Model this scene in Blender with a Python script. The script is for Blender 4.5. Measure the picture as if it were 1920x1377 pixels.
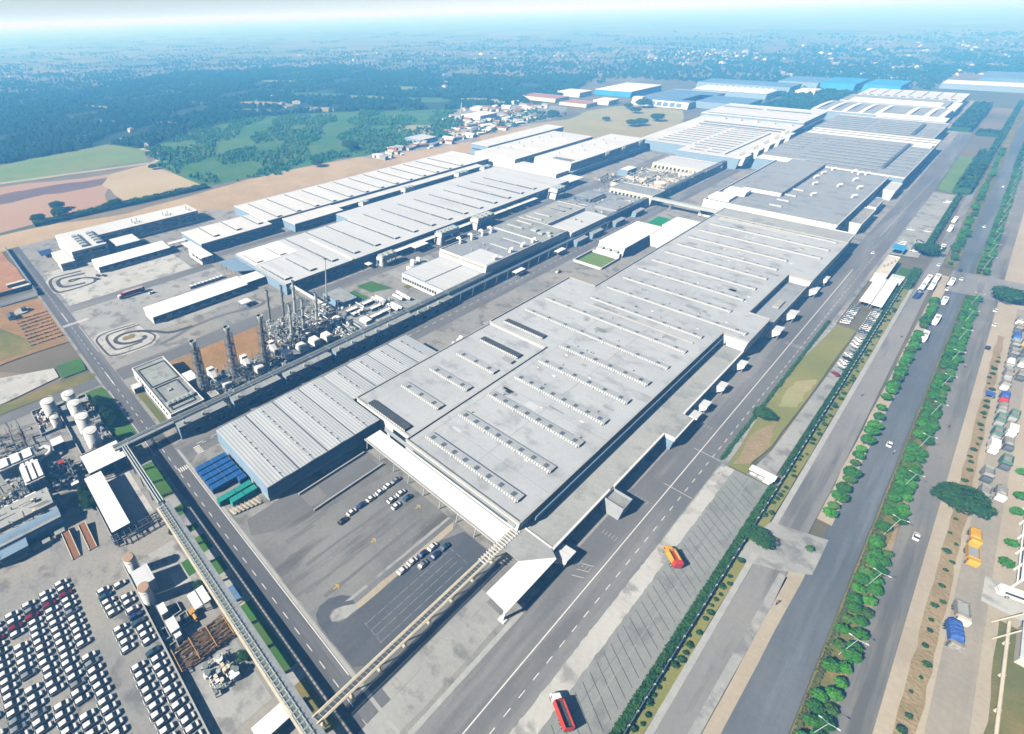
import bpy, bmesh, math, random
from mathutils import Vector, Euler
random.seed(7)
R_ = math.radians
SC = bpy.context.scene
COL = SC.collection
for o in list(bpy.data.objects): bpy.data.objects.remove(o)

# ---------------------------------------------------------------- camera
CAM_H = 150.0
cd = bpy.data.cameras.new('camera'); cam = bpy.data.objects.new('camera', cd); COL.objects.link(cam)
SC.camera = cam
def _axes(a, b, c):
    ca, sa, cb, sb, cc, sc = math.cos(a), math.sin(a), math.cos(b), math.sin(b), math.cos(c), math.sin(c)
    f = Vector((sc*ca, cc*ca, -sa)); r = Vector((cc, -sc, 0)); d = f.cross(r)
    return cb*r + sb*d, -sb*r + cb*d, f
_r, _d, _f = _axes(R_(36.68), R_(1.78), R_(-51.8))
from mathutils import Matrix
m = Matrix((( _r.x, -_d.x, -_f.x), (_r.y, -_d.y, -_f.y), (_r.z, -_d.z, -_f.z))).to_4x4()
m.translation = (0, 0, CAM_H)
cam.matrix_world = m
cd.sensor_fit = 'HORIZONTAL'; cd.sensor_width = 36.0
cd.lens = 36.0*903.9/1920
cd.shift_x = (960-627.3)/1920; cd.shift_y = (699.9-688.5)/1920
cd.clip_start = 1.0; cd.clip_end = 120000.0
def at(px, py, z=0.0):
    """point of the site at height z seen at photo pixel (px,py): used only to lay out distant scatter"""
    v = _r*((px-627.3)/903.9) + _d*((py-699.9)/903.9) + _f
    t = (z-CAM_H)/v.z
    return v.x*t, v.y*t

# ---------------------------------------------------------------- light
SUN_EL = R_(34.5); SUN_AZ = (0.28, 0.96)
w = bpy.data.worlds.new('World'); SC.world = w; w.use_nodes = True
nt = w.node_tree; bg = nt.nodes['Background']
sky = nt.nodes.new('ShaderNodeTexSky'); sky.sky_type = 'NISHITA'; sky.sun_disc = False
sky.sun_elevation = SUN_EL; sky.sun_rotation = math.pi + 0.28
sky.air_density = 0.8; sky.dust_density = 0.0; sky.ozone_density = 1.2
nt.links.new(sky.outputs[0], bg.inputs[0]); bg.inputs[1].default_value = 0.05
sl = bpy.data.lights.new('sun', 'SUN'); sl.energy = 5.0; sl.angle = R_(0.5); sl.color = (1.0, 0.965, 0.91)
so = bpy.data.objects.new('sun', sl); COL.objects.link(so); so.location = (0, -200, 400)
so.rotation_euler = Vector((SUN_AZ[0]*math.cos(SUN_EL), SUN_AZ[1]*math.cos(SUN_EL), -math.sin(SUN_EL))).to_track_quat('-Z', 'Y').to_euler()
SC.view_settings.view_transform = 'Standard'; SC.view_settings.look = 'None'
SC.view_settings.exposure = 0.85; SC.view_settings.gamma = 1.0
SC.render.engine = 'CYCLES'
SC.cycles.max_bounces = 6; SC.cycles.diffuse_bounces = 0; SC.cycles.glossy_bounces = 2
SC.cycles.transmission_bounces = 2; SC.cycles.volume_bounces = 2; SC.cycles.transparent_max_bounces = 6
SC.cycles.use_adaptive_sampling = True; SC.cycles.use_denoising = True

# ---------------------------------------------------------------- materials
def _n(nt, t, **k):
    n = nt.nodes.new(t)
    for a, b in k.items(): setattr(n, a, b)
    return n
def mat(name, c, c2=None, scale=0.1, amt=0.6, stretch=(1, 1, 1), fine=None, fine_amt=0.25, stripe=None, stripe_amt=0.3,
        rough=0.85, metal=0.0, bump=0.0, c3=None, scale3=0.02, amt3=0.5, rnd=0.0, spec=0.3, obj=False, lines=None, voro=None, stain=None):
    """procedural surface: base colour c, broad patches c2, second patches c3, fine grain, optional seams (axis,pitch,width)"""
    M = bpy.data.materials.new(name); M.use_nodes = True; nt = M.node_tree; L = nt.links.new
    b = nt.nodes['Principled BSDF']; b.inputs['Roughness'].default_value = rough; b.inputs['Metallic'].default_value = metal
    b.inputs['Specular IOR Level'].default_value = spec
    if obj: pos = _n(nt, 'ShaderNodeTexCoord').outputs['Object']
    else: pos = _n(nt, 'ShaderNodeNewGeometry').outputs['Position']
    mp = _n(nt, 'ShaderNodeMapping'); L(pos, mp.inputs[0]); mp.inputs['Scale'].default_value = stretch
    def noise(sc, det=5, src=None, lo=0.35, hi=0.65):
        n = _n(nt, 'ShaderNodeTexNoise'); L(src or mp.outputs[0], n.inputs['Vector']); n.inputs['Scale'].default_value = sc; n.inputs['Detail'].default_value = det
        n.inputs['Roughness'].default_value = 0.62
        r = _n(nt, 'ShaderNodeMapRange'); L(n.outputs[0], r.inputs[0]); r.inputs[1].default_value = lo; r.inputs[2].default_value = hi
        return r.outputs[0]
    def mix(fac, a, bcol, k=1.0, mode='MIX'):
        x = _n(nt, 'ShaderNodeMix', data_type='RGBA', blend_type=mode)
        if k != 1.0:
            mm = _n(nt, 'ShaderNodeMath', operation='MULTIPLY'); L(fac, mm.inputs[0]); mm.inputs[1].default_value = k; fac = mm.outputs[0]
        L(fac, x.inputs[0])
        for s, v in ((6, a), (7, bcol)):
            if isinstance(v, tuple): x.inputs[s].default_value = (*v, 1)
            else: L(v, x.inputs[s])
        return x.outputs[2]
    cur = c
    if voro:
        v = _n(nt, 'ShaderNodeTexVoronoi'); v.inputs['Scale'].default_value = voro[0]; L(mp.outputs[0], v.inputs['Vector'])
        rp = _n(nt, 'ShaderNodeValToRGB'); rp.color_ramp.interpolation = 'CONSTANT'
        els = voro[1]
        while len(rp.color_ramp.elements) < len(els): rp.color_ramp.elements.new(0.5)
        for i, cc in enumerate(els):
            rp.color_ramp.elements[i].position = i/len(els); rp.color_ramp.elements[i].color = (*cc, 1)
        sp = _n(nt, 'ShaderNodeSeparateColor'); L(v.outputs['Color'], sp.inputs[0]); L(sp.outputs[0], rp.inputs[0]); cur = rp.outputs[0]
    if c2: cur = mix(noise(scale, 8, None, .40, .60), cur, c2, amt)
    if c3: cur = mix(noise(scale3, 6, pos, .40, .60), cur, c3, amt3)
    if stain:
        st = noise(stain[0], 9, mp.outputs[0], stain[2], stain[2]+.10); cur = mix(st, cur, tuple(x*stain[3] for x in c), stain[1])
    if fine:
        f = noise(fine, 3, pos, 0.3, 0.7)
        dk = tuple(x*0.45 for x in (c if isinstance(c, tuple) else (.2, .2, .2)))
        cur = mix(f, cur, dk, fine_amt)
    if stripe:
        ax, pitch, wd = stripe
        sx = _n(nt, 'ShaderNodeSeparateXYZ'); L(pos, sx.inputs[0])
        a = _n(nt, 'ShaderNodeMath', operation='DIVIDE'); L(sx.outputs[ax], a.inputs[0]); a.inputs[1].default_value = pitch
        fr = _n(nt, 'ShaderNodeMath', operation='FRACT'); L(a.outputs[0], fr.inputs[0])
        lt = _n(nt, 'ShaderNodeMath', operation='LESS_THAN'); L(fr.outputs[0], lt.inputs[0]); lt.inputs[1].default_value = wd/pitch
        cur = mix(lt.outputs[0], cur, tuple(x*0.35 for x in c), stripe_amt)
    if lines:
        br = _n(nt, 'ShaderNodeTexBrick'); L(pos, br.inputs['Vector'])
        br.inputs['Scale'].default_value = 1.0; br.inputs['Mortar Size'].default_value = lines[2]; br.inputs['Brick Width'].default_value = lines[0]; br.inputs['Row Height'].default_value = lines[1]
        br.offset = 0.0; br.inputs['Color1'].default_value = (0, 0, 0, 1); br.inputs['Color2'].default_value = (.35, .35, .35, 1); br.inputs['Mortar'].default_value = (1, 1, 1, 1)
        cur = mix(br.outputs['Color'], cur, tuple(x*0.4 for x in c), lines[3])
    if rnd:
        oi = _n(nt, 'ShaderNodeObjectInfo'); mr = _n(nt, 'ShaderNodeMapRange'); L(oi.outputs['Random'], mr.inputs[0])
        mr.inputs[3].default_value = 1-rnd; mr.inputs[4].default_value = 1+rnd
        hs = _n(nt, 'ShaderNodeHueSaturation'); L(mr.outputs[0], hs.inputs['Value'])
        if isinstance(cur, tuple): hs.inputs['Color'].default_value = (*cur, 1)
        else: L(cur, hs.inputs['Color'])
        cur = hs.outputs[0]
    if isinstance(cur, tuple): b.inputs['Base Color'].default_value = (*cur, 1)
    else: L(cur, b.inputs['Base Color'])
    if bump:
        n = _n(nt, 'ShaderNodeTexNoise'); L(pos, n.inputs['Vector']); n.inputs['Scale'].default_value = (fine or 0.5); n.inputs['Detail'].default_value = 4
        bp = _n(nt, 'ShaderNodeBump'); bp.inputs['Strength'].default_value = bump; bp.inputs['Distance'].default_value = 1.0
        L(n.outputs[0], bp.inputs['Height']); L(bp.outputs[0], b.inputs['Normal'])
    return M
M = {}
def _cool(c):
    return tuple(v*q for v, q in zip(c, (.955, 1.0, 1.03))) if isinstance(c, tuple) and len(c) == 3 and max(c)-min(c) < .055 and .06 < max(c) < .7 else c
def dm(k, *a, **kw): M[k] = mat(k, *[_cool(x) for x in a], **{q: _cool(v) if q in ('c3', 'c2') else v for q, v in kw.items()})
dm('plain', (.17, .155, .10), (.075, .10, .05), scale=0.006, amt=.75, c3=(.22, .19, .14), scale3=.0016, amt3=.6, fine=.03, fine_amt=.4, voro=(.0042, [(.21, .17, .12), (.08, .11, .05), (.17, .14, .095), (.06, .09, .04), (.26, .21, .15), (.10, .115, .06)]))
dm('forest_floor', (.015, .04, .015), (.03, .055, .02), scale=.02, fine=.1)
dm('scrub_grass', (.035, .14, .02), (.06, .17, .03), scale=.012, amt=.8, c3=(.14, .19, .08), scale3=.02, amt3=.55, fine=.3, fine_amt=.4)
dm('meadow', (.15, .26, .06), (.10, .20, .045), scale=.03, c3=(.26, .22, .11), scale3=.01, amt3=.5, fine=.4)
dm('khaki', (.36, .34, .16), (.24, .29, .11), scale=.018, amt=.85, c3=(.36, .28, .16), scale3=.008, amt3=.6, fine=.3)
dm('straw', (.48, .40, .24), (.40, .31, .18), scale=.02, c3=(.46, .40, .27), scale3=.012, amt3=.6, fine=.4, stretch=(1, .2, 1), stripe=(0, 6, 1.4), stripe_amt=.22)
dm('pinksoil', (.40, .26, .17), (.33, .20, .13), scale=.02, c3=(.44, .32, .22), scale3=.01, amt3=.6, fine=.4)
dm('purplesoil', (.17, .11, .10), (.12, .09, .085), scale=.04, fine=.5)
dm('dirt', (.46, .36, .21), (.36, .26, .14), scale=.03, amt=.8, c3=(.50, .38, .24), scale3=.012, amt3=.7, fine=.5, fine_amt=.35)
dm('earth', (.36, .19, .07), (.46, .27, .11), scale=.12, amt=.8, c3=(.20, .17, .06), scale3=.05, amt3=.6, fine=1.2, fine_amt=.45, bump=.5)
dm('redearth', (.36, .17, .08), (.45, .27, .14), scale=.06, amt=.8, fine=.6, fine_amt=.4)
dm('lawn', (.045, .18, .015), (.10, .14, .03), scale=.15, amt=.6, c3=(.04, .085, .02), scale3=.05, fine=1.5, fine_amt=.35)
dm('drylawn', (.15, .16, .035), (.30, .22, .08), scale=.06, amt=.9, c3=(.09, .13, .03), scale3=.035, amt3=.7, fine=1.2, fine_amt=.4)
dm('lawn_bright', (.13, .24, .03), (.18, .24, .05), scale=.05, amt=.8, c3=(.07, .17, .02), scale3=.03, fine=1)
dm('scrub_leaf', (.02, .10, .025), (.05, .14, .03), scale=.02, amt=.8, rough=.9, spec=0)
dm('greennet', (.012, .21, .06), (.02, .26, .08), scale=.2, fine=2)
dm('concrete', (.36, .36, .345), (.265, .268, .262), scale=.06, amt=.7, c3=(.43, .42, .40), scale3=.02, amt3=.6, fine=.7, fine_amt=.22, lines=(9, 9, .03, .2), stain=(.11, .75, .52, .45))
dm('concrete_bright', (.50, .49, .46), (.40, .39, .37), scale=.08, amt=.7, c3=(.56, .55, .52), scale3=.03, amt3=.5, fine=.7, fine_amt=.18, lines=(6, 6, .03, .16), stain=(.11, .75, .52, .45))
dm('yard', (.29, .29, .28), (.22, .225, .22), scale=.05, amt=.8, c3=(.36, .34, .30), scale3=.02, amt3=.7, fine=.8, fine_amt=.25, stain=(.11, .75, .52, .45), lines=(12, 12, .03, .16))
dm('testyard', (.20, .197, .19), (.145, .145, .145), scale=.05, amt=.8, stretch=(1, .12, 1), c3=(.29, .285, .27), scale3=.03, amt3=.6, fine=.8, fine_amt=.2, stain=(.11, .75, .52, .45), lines=(5, 22, .03, .14))
dm('testdark', (.135, .14, .15), (.175, .175, .18), scale=.08, amt=.7, stretch=(1, .1, 1), c3=(.20, .19, .17), scale3=.03, amt3=.5, fine=.8, stain=(.10, .7, .52, 1.6))
dm('asphalt', (.165, .163, .16), (.205, .20, .195), scale=.1, amt=.7, stretch=(1, .06, 1), c3=(.11, .115, .125), scale3=.02, amt3=.5, fine=.8, fine_amt=.2, stain=(.10, .7, .52, 1.6))
dm('asphalt_x', (.12, .12, .125), (.155, .152, .15), scale=.1, amt=.7, stretch=(.06, 1, 1), c3=(.10, .105, .115), scale3=.02, amt3=.5, fine=.8, fine_amt=.2, stain=(.10, .7, .52, 1.6))
dm('highway', (.12, .135, .15), (.165, .175, .185), scale=.14, amt=.8, stretch=(1, .05, 1), c3=(.085, .10, .115), scale3=.015, amt3=.6, fine=.6, fine_amt=.2, stain=(.10, .7, .52, 1.6))
dm('carriageway', (.20, .20, .19), (.155, .165, .165), scale=.13, amt=.8, stretch=(1, .04, 1), c3=(.27, .25, .21), scale3=.02, amt3=.6, fine=.6, fine_amt=.2, stain=(.11, .75, .52, .45))
dm('serviceroad', (.25, .245, .24), (.20, .20, .20), scale=.1, amt=.8, stretch=(1, .07, 1), c3=(.30, .285, .26), scale3=.02, amt3=.6, fine=.6, fine_amt=.2, stain=(.11, .75, .52, .45))
dm('sand', (.42, .375, .29), (.34, .30, .23), scale=.08, amt=.7, stretch=(1, .12, 1), c3=(.47, .43, .34), scale3=.03, amt3=.6, fine=.7, fine_amt=.25)
dm('sandroad', (.33, .305, .255), (.26, .245, .21), scale=.1, amt=.8, stretch=(1, .06, 1), c3=(.38, .345, .28), scale3=.03, amt3=.7, fine=.7, fine_amt=.25, stain=(.1, .5, .54, .7))
dm('brownsoil', (.33, .25, .14), (.24, .20, .09), scale=.15, amt=.8, c3=(.40, .32, .19), scale3=.06, fine=1.0, fine_amt=.4, bump=.4)
dm('paint_worn', (.36, .36, .34), (.22, .22, .21), scale=.5, amt=.8)
dm('park', (.27, .28, .265), (.215, .225, .215), scale=.12, amt=.8, stretch=(1, .5, 1), c3=(.31, .315, .30), scale3=.03, amt3=.6, fine=.9, fine_amt=.25, stain=(.14, .6, .54, .55), lines=(8, 16, .03, .14))
dm('tarmac_dark', (.085, .095, .11), (.12, .125, .135), scale=.09, amt=.8, stretch=(1, .2, 1), fine=.8)
dm('streak', (.165, .163, .158), (.19, .188, .18), scale=.2, amt=.8, stretch=(1, .1, 1), fine=.8)
dm('strip_grass', (.23, .24, .06), (.33, .28, .10), scale=.06, amt=.9, c3=(.15, .19, .04), scale3=.03, amt3=.7, fine=1.2, fine_amt=.4)
dm('house_wall', (.48, .46, .42), (.38, .36, .33), scale=.3)
dm('kerb', (.42, .42, .40), (.34, .34, .33), scale=.3, fine=1.0)
dm('paint_white', (.72, .72, .70), (.5, .5, .5), scale=.6, amt=.5)
dm('paint_yellow', (.60, .42, .06), (.45, .33, .10), scale=.6, amt=.5)
dm('tyre_dark', (.055, .055, .055), (.08, .08, .08), scale=.5)
# buildings
dm('roof_concrete', (.43, .465, .50), (.36, .39, .42), scale=.035, amt=.8, c3=(.49, .51, .53), scale3=.015, amt3=.7, fine=.6, fine_amt=.16, lines=(10, 6.73, .05, .22), stain=(.09, .65, .53, .6))
dm('roof_annex', (.36, .37, .36), (.30, .31, .30), scale=.05, amt=.8, c3=(.42, .42, .40), scale3=.02, amt3=.7, fine=.8, fine_amt=.2, stain=(.09, .65, .53, .6), lines=(8, 6, .04, .2))
dm('roof_grey', (.30, .33, .36), (.25, .27, .29), scale=.04, amt=.8, c3=(.35, .37, .39), scale3=.02, amt3=.6, fine=.6, fine_amt=.2, stain=(.09, .65, .53, .6), lines=(14, 9, .04, .18))
dm('roof_weathered', (.33, .35, .34), (.25, .26, .25), scale=.1, amt=.8, c3=(.38, .39, .37), scale3=.04, fine=.9, fine_amt=.25, stain=(.16, .7, .52, .5))
dm('roof_metal', (.46, .48, .50), (.38, .40, .43), scale=.03, amt=.7, stretch=(.12, 1, 1), c3=(.56, .57, .59), scale3=.015, stripe=(1, 1.5, .5), stripe_amt=.5, rough=.5, stain=(.12, .4, .56, .7))
dm('roof_press', (.60, .61, .63), (.54, .55, .57), scale=.03, amt=.7, stretch=(.1, 1, 1), stripe=(1, 5.25, .22), stripe_amt=.3, fine=.3, fine_amt=.1, rough=.55, stain=(.12, .4, .56, .7), lines=(24, 5.25, .03, .2))
dm('roof_white', (.70, .71, .72), (.60, .61, .63), scale=.03, amt=.7, stretch=(.1, 1, 1), stripe=(1, 3.0, .12), stripe_amt=.18, fine=.3, fine_amt=.08, rough=.5, stain=(.12, .4, .56, .7), lines=(20, 7, .03, .18))
dm('white_sheet', (.80, .81, .82), (.73, .74, .76), scale=.12, amt=.6, rough=.5)
dm('roof_blue', (.10, .19, .34), (.14, .24, .40), scale=.03, amt=.7, stripe=(0, 3, .3), stripe_amt=.2)
dm('bright_blue', (.03, .24, .52), (.05, .30, .58), scale=.05)
dm('wall_white', (.70, .71, .71), (.60, .61, .61), scale=.15, amt=.6, fine=.8, fine_amt=.12, stain=(.35, .4, .54, .6))
dm('wall_cream', (.62, .60, .52), (.52, .50, .43), scale=.15, amt=.6, fine=.8, fine_amt=.15, stain=(.35, .4, .54, .6))
dm('wall_blue', (.20, .30, .42), (.17, .27, .38), scale=.15, amt=.5, stripe=(0, 1.2, .15), stripe_amt=.2, stain=(.35, .4, .54, .6))  # cladding blue; on right-facing walls it also puts blue shade into the colour
dm('wall_grey', (.34, .37, .40), (.29, .31, .34), scale=.15, amt=.6, fine=.8, fine_amt=.15, stain=(.35, .4, .54, .6))
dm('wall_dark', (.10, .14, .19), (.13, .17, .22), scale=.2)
dm('glass', (.025, .04, .055), (.04, .055, .07), scale=1.0, rough=.15, spec=.6)
dm('louvre', (.68, .68, .66), stripe=(0, 1.1, .5), stripe_amt=1.0)
dm('louvre_dark', (.10, .12, .14), (.14, .16, .18), scale=.5)
dm('panel_dark', (.09, .11, .13), (.13, .15, .17), scale=.5)
dm('monitor_top', (.42, .44, .46), (.36, .38, .40), scale=.1, amt=.7, stretch=(.2, 1, 1), fine=.8)
dm('monitor_black', (.06, .065, .07), (.09, .09, .095), scale=.3)
dm('steel', (.33, .35, .36), (.25, .26, .26), scale=.5, amt=.7, rough=.55, metal=.3)
dm('steel_green', (.15, .19, .18), (.20, .22, .20), scale=.4, amt=.7, rough=.6)
dm('steel_dark', (.07, .085, .10), (.10, .115, .13), scale=.4, amt=.7, rough=.6)
dm('galvanised', (.48, .51, .49), (.38, .42, .40), scale=.4, amt=.7, rough=.5, metal=.2)
dm('lattice', (.22, .215, .20), (.16, .15, .14), scale=.4, amt=.7, rough=.6)
dm('cream_steel', (.62, .58, .46), (.50, .46, .36), scale=.4, amt=.6, rough=.6)
dm('rust', (.30, .14, .06), (.22, .11, .06), scale=.8, amt=.8, fine=2)
dm('timber', (.40, .28, .13), (.22, .14, .06), scale=1.2, amt=.9, fine=3, fine_amt=.4)
dm('orange', (.55, .30, .06), (.45, .25, .06), scale=.6)
dm('red', (.42, .03, .025), (.34, .03, .025), scale=.6)
dm('container_blue', (.015, .09, .30), (.02, .12, .36), scale=.3, stripe=(1, .45, .14), stripe_amt=.4, rough=.55)
dm('container_green', (.02, .27, .24), (.03, .33, .28), scale=.3, stripe=(1, .45, .14), stripe_amt=.4, rough=.55)
dm('tarp_blue', (.04, .11, .40), (.08, .17, .48), scale=1.1, rough=.7, fine=1.6, fine_amt=.35, bump=.4)
dm('tarp_grey', (.34, .33, .29), (.22, .21, .19), scale=1.1, amt=.8, fine=1.6, fine_amt=.35, bump=.4)
dm('lorry_yellow', (.62, .36, .03), (.48, .28, .05), scale=.9, rough=.6, fine=2, fine_amt=.3)
dm('lorry_red', (.50, .04, .02), (.40, .04, .03), scale=.6, rough=.5)
dm('lorry_green', (.08, .17, .12), (.10, .20, .15), scale=.6)
dm('tank_white', (.78, .78, .77), (.66, .66, .64), scale=.35, amt=.6, rough=.5, stretch=(1, 1, .15), stain=(.35, .4, .54, .6))
dm('silo_top', (.40, .27, .19), (.32, .22, .16), scale=1.0)
dm('car_white', (.80, .80, .80), rough=.25, spec=.5, rnd=.04)
dm('car_silver', (.42, .43, .42), rough=.3, metal=.5, rnd=.1)
dm('car_red', (.22, .012, .02), rough=.25, spec=.5)
dm('car_navy', (.02, .04, .16), rough=.25, spec=.5)
dm('car_teal', (.03, .09, .15), rough=.25, spec=.5)
dm('car_black', (.015, .015, .017), rough=.25, spec=.5)
dm('rubber', (.02, .02, .02), rough=.9)
dm('leaf', (.03, .15, .012), (.07, .21, .02), scale=.9, amt=.8, rnd=.34, fine=2.5, fine_amt=.4, rough=.7, spec=.1)
dm('leaf_olive_green', (.05, .13, .018), (.085, .17, .025), scale=.9, amt=.8, rnd=.3, fine=2.5, fine_amt=.4, rough=.7, spec=.1)
dm('leaf_dark', (.022, .08, .016), (.045, .11, .022), scale=.6, amt=.8, rnd=.2, fine=2, fine_amt=.4, rough=.8, spec=.1)
dm('leaf_olive', (.08, .10, .03), (.12, .13, .04), scale=.5, amt=.8, rnd=.2, fine=2, rough=.8, spec=.1)
dm('far_leaf', (.006, .036, .022), (.014, .055, .024), scale=.012, amt=.8, c3=(.03, .055, .018), scale3=.004, amt3=.4, rough=.9, spec=.0)
dm('trunk', (.13, .09, .06), (.09, .06, .04), scale=2)
dm('terracotta', (.38, .17, .10), (.30, .14, .09), scale=.3)
dm('skin', (.25, .14, .09), rough=.7)
dm('cloth', (.20, .20, .24), rnd=.5, rough=.9)
M['roof_main2'] = M['roof_concrete']
# ---------------------------------------------------------------- helpers
class MB:
    """collects faces; build() links them as ONE mesh object"""
    def __init__(s): s.v = []; s.f = []; s.mi = []
    def add(s, vs, fs, mi=0):
        k = len(s.v); s.v += vs
        for f in fs: s.f.append([i+k for i in f]); s.mi.append(mi)
        return s
    def box(s, x0, x1, y0, y1, z0, z1, mi=0, bottom=False):
        v = [(x0, y0, z0), (x1, y0, z0), (x1, y1, z0), (x0, y1, z0), (x0, y0, z1), (x1, y0, z1), (x1, y1, z1), (x0, y1, z1)]
        return s.add(v, [(4, 5, 6, 7), (0, 1, 5, 4), (1, 2, 6, 5), (2, 3, 7, 6), (3, 0, 4, 7), (3, 2, 1, 0)], mi)
    def prism(s, poly, z0, z1, mi=0, top=True):
        n = len(poly)
        a = sum(poly[i][0]*poly[(i+1) % n][1]-poly[(i+1) % n][0]*poly[i][1] for i in range(n))
        if a < 0: poly = poly[::-1]
        zz = z1 if isinstance(z1, (list, tuple)) else [z1]*n
        v = [(x, y, z0) for x, y in poly]+[(p[0], p[1], z) for p, z in zip(poly, zz)]
        f = [(i, (i+1) % n, n+(i+1) % n, n+i) for i in range(n)]
        if top: f.append(tuple(range(n, 2*n)))
        return s.add(v, f, mi)
    def cyl(s, x, y, z0, z1, r, n=16, r1=None, mi=0, cap=True):
        r1 = r if r1 is None else r1
        v = [(x+r*math.cos(2*math.pi*i/n), y+r*math.sin(2*math.pi*i/n), z0) for i in range(n)]
        v += [(x+r1*math.cos(2*math.pi*i/n), y+r1*math.sin(2*math.pi*i/n), z1) for i in range(n)]
        f = [(i, (i+1) % n, n+(i+1) % n, n+i) for i in range(n)]
        if cap: f.append(tuple(range(n, 2*n)))
        return s.add(v, f, mi)
    def bar(s, p, q, r=.08, n=4, mi=0):
        p = Vector(p); q = Vector(q); d = (q-p).normalized()
        u = d.orthogonal().normalized(); w_ = d.cross(u)
        v = []
        for c in (p, q):
            for i in range(n):
                a = 2*math.pi*(i+.5)/n; v.append(tuple(c+u*r*math.cos(a)+w_*r*math.sin(a)))
        f = [(i, (i+1) % n, n+(i+1) % n, n+i) for i in range(n)]+[tuple(range(n-1, -1, -1)), tuple(range(n, 2*n))]
        return s.add(v, f, mi)
    def gable(s, x0, x1, y0, y1, z0, z1, axis=0, mi=0):
        """pitched slab: eaves z0, ridge z1, ridge along axis"""
        if axis == 0:
            ym = (y0+y1)/2; v = [(x0, y0, z0), (x1, y0, z0), (x1, y1, z0), (x0, y1, z0), (x0, ym, z1), (x1, ym, z1)]
            f = [(0, 1, 5, 4), (2, 3, 4, 5), (1, 2, 5), (3, 0, 4)]
        else:
            xm = (x0+x1)/2; v = [(x0, y0, z0), (x1, y0, z0), (x1, y1, z0), (x0, y1, z0), (xm, y0, z1), (xm, y1, z1)]
            f = [(1, 2, 5, 4), (3, 0, 4, 5), (0, 1, 4), (2, 3, 5)]
        return s.add(v, f, mi)
    def parapet(s, x0, x1, y0, y1, z0, z1, t=.5, mi=0):
        s.box(x0, x1, y0, y0+t, z0, z1, mi); s.box(x0, x1, y1-t, y1, z0, z1, mi)
        s.box(x0, x0+t, y0+t, y1-t, z0, z1, mi); s.box(x1-t, x1, y0+t, y1-t, z0, z1, mi); return s
    def hcyl(s, x0, x1, y, z, r, n=10, mi=0, axis=0):
        v = []
        for a_ in (x0, x1):
            for i in range(n):
                c_, s_ = r*math.cos(2*math.pi*i/n), r*math.sin(2*math.pi*i/n)
                v.append((a_, y+c_, z+s_) if axis == 0 else (y+c_, a_, z+s_))
        f = [(i, (i+1) % n, n+(i+1) % n, n+i) for i in range(n)]+[tuple(range(n)), tuple(range(n, 2*n))]
        return s.add(v, f, mi)
    def mesh(s, name, mats, smooth=False, origin=(0, 0, 0)):
        me = bpy.data.meshes.new(name); ox, oy, oz = origin
        me.from_pydata([(x-ox, y-oy, z-oz) for x, y, z in s.v], [], s.f)
        for m_ in (mats if isinstance(mats, (list, tuple)) else [mats]): me.materials.append(M[m_] if isinstance(m_, str) else m_)
        me.polygons.foreach_set('material_index', s.mi)
        if smooth: me.polygons.foreach_set('use_smooth', [True]*len(s.f))
        me.validate(); me.update(); return me
    def build(s, name, mats, parent=None, smooth=False):
        """geometry given in world coordinates; parented under a thing, it is moved into its frame"""
        o_ = (0, 0, 0)
        p = parent
        if p is not None:
            while p is not None: o_ = tuple(a+b for a, b in zip(o_, p.location)); p = p.parent
        ob = bpy.data.objects.new(name, s.mesh(name, mats, smooth, o_)); COL.objects.link(ob)
        if parent is not None: ob.parent = parent
        return ob
def tag(o, label, cat, group=None, kind=None):
    if label: o['label'] = label
    if cat: o['category'] = cat
    if group: o['group'] = group
    if kind: o['kind'] = kind
    return o
def thing(name, label, cat, loc=(0, 0, 0), rz=0, group=None):
    o = bpy.data.objects.new(name, None); COL.objects.link(o); o.empty_display_size = .5
    o.location = loc; o.rotation_euler = (0, 0, rz); return tag(o, label, cat, group)
def single(mb, name, mats, label, cat, loc, group=None, smooth=False):
    """a thing that is one mesh, origin at its base"""
    ob = bpy.data.objects.new(name, mb.mesh(name, mats, smooth, loc)); COL.objects.link(ob); ob.location = loc
    return tag(ob, label, cat, group)
def dup(root, loc, rz=0, label=None, scale=None, cat=None, mats=None, group=None):
    r = root.copy(); COL.objects.link(r); r.location = loc; r.rotation_euler = (0, 0, rz)
    if scale: r.scale = scale if isinstance(scale, tuple) else (scale,)*3
    if label: r['label'] = label
    if group: r['group'] = group
    for ch in root.children:
        c = ch.copy(); COL.objects.link(c); c.parent = r
        if mats and ch.name.split('.')[0] in mats:
            c.data = mats[ch.name.split('.')[0]]
        for g in ch.children:
            d = g.copy(); COL.objects.link(d); d.parent = c
    return r
LAYER = {}
def sheet(name, poly, m_, z, label=None):
    """flat piece of ground at height z (metres)"""
    bm = bmesh.new()
    f = bm.faces.new([bm.verts.new((x, y, z)) for x, y in poly]); bmesh.ops.triangulate(bm, faces=[f])
    bmesh.ops.recalc_face_normals(bm, faces=bm.faces)
    if sum(q.normal.z for q in bm.faces) < 0: bmesh.ops.reverse_faces(bm, faces=bm.faces)
    me = bpy.data.meshes.new(name); bm.to_mesh(me); bm.free(); me.materials.append(M[m_])
    o = bpy.data.objects.new(name, me); COL.objects.link(o); o['kind'] = 'structure'
    return o
def rect(name, x0, x1, y0, y1, m_, z): return sheet(name, [(x0, y0), (x1, y0), (x1, y1), (x0, y1)], m_, z)
def wobble(poly, step=12, amp=2.0, seed=1):
    """ragged edge for natural ground"""
    rr = random.Random(seed); out = []
    n = len(poly)
    for i in range(n):
        a = Vector(poly[i]); b = Vector(poly[(i+1) % n]); k = max(1, int((b-a).length/step))
        for j in range(k):
            p = a.lerp(b, j/k)
            if j: p = p+Vector((rr.uniform(-amp, amp), rr.uniform(-amp, amp)))
            out.append((p.x, p.y))
    return out
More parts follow.
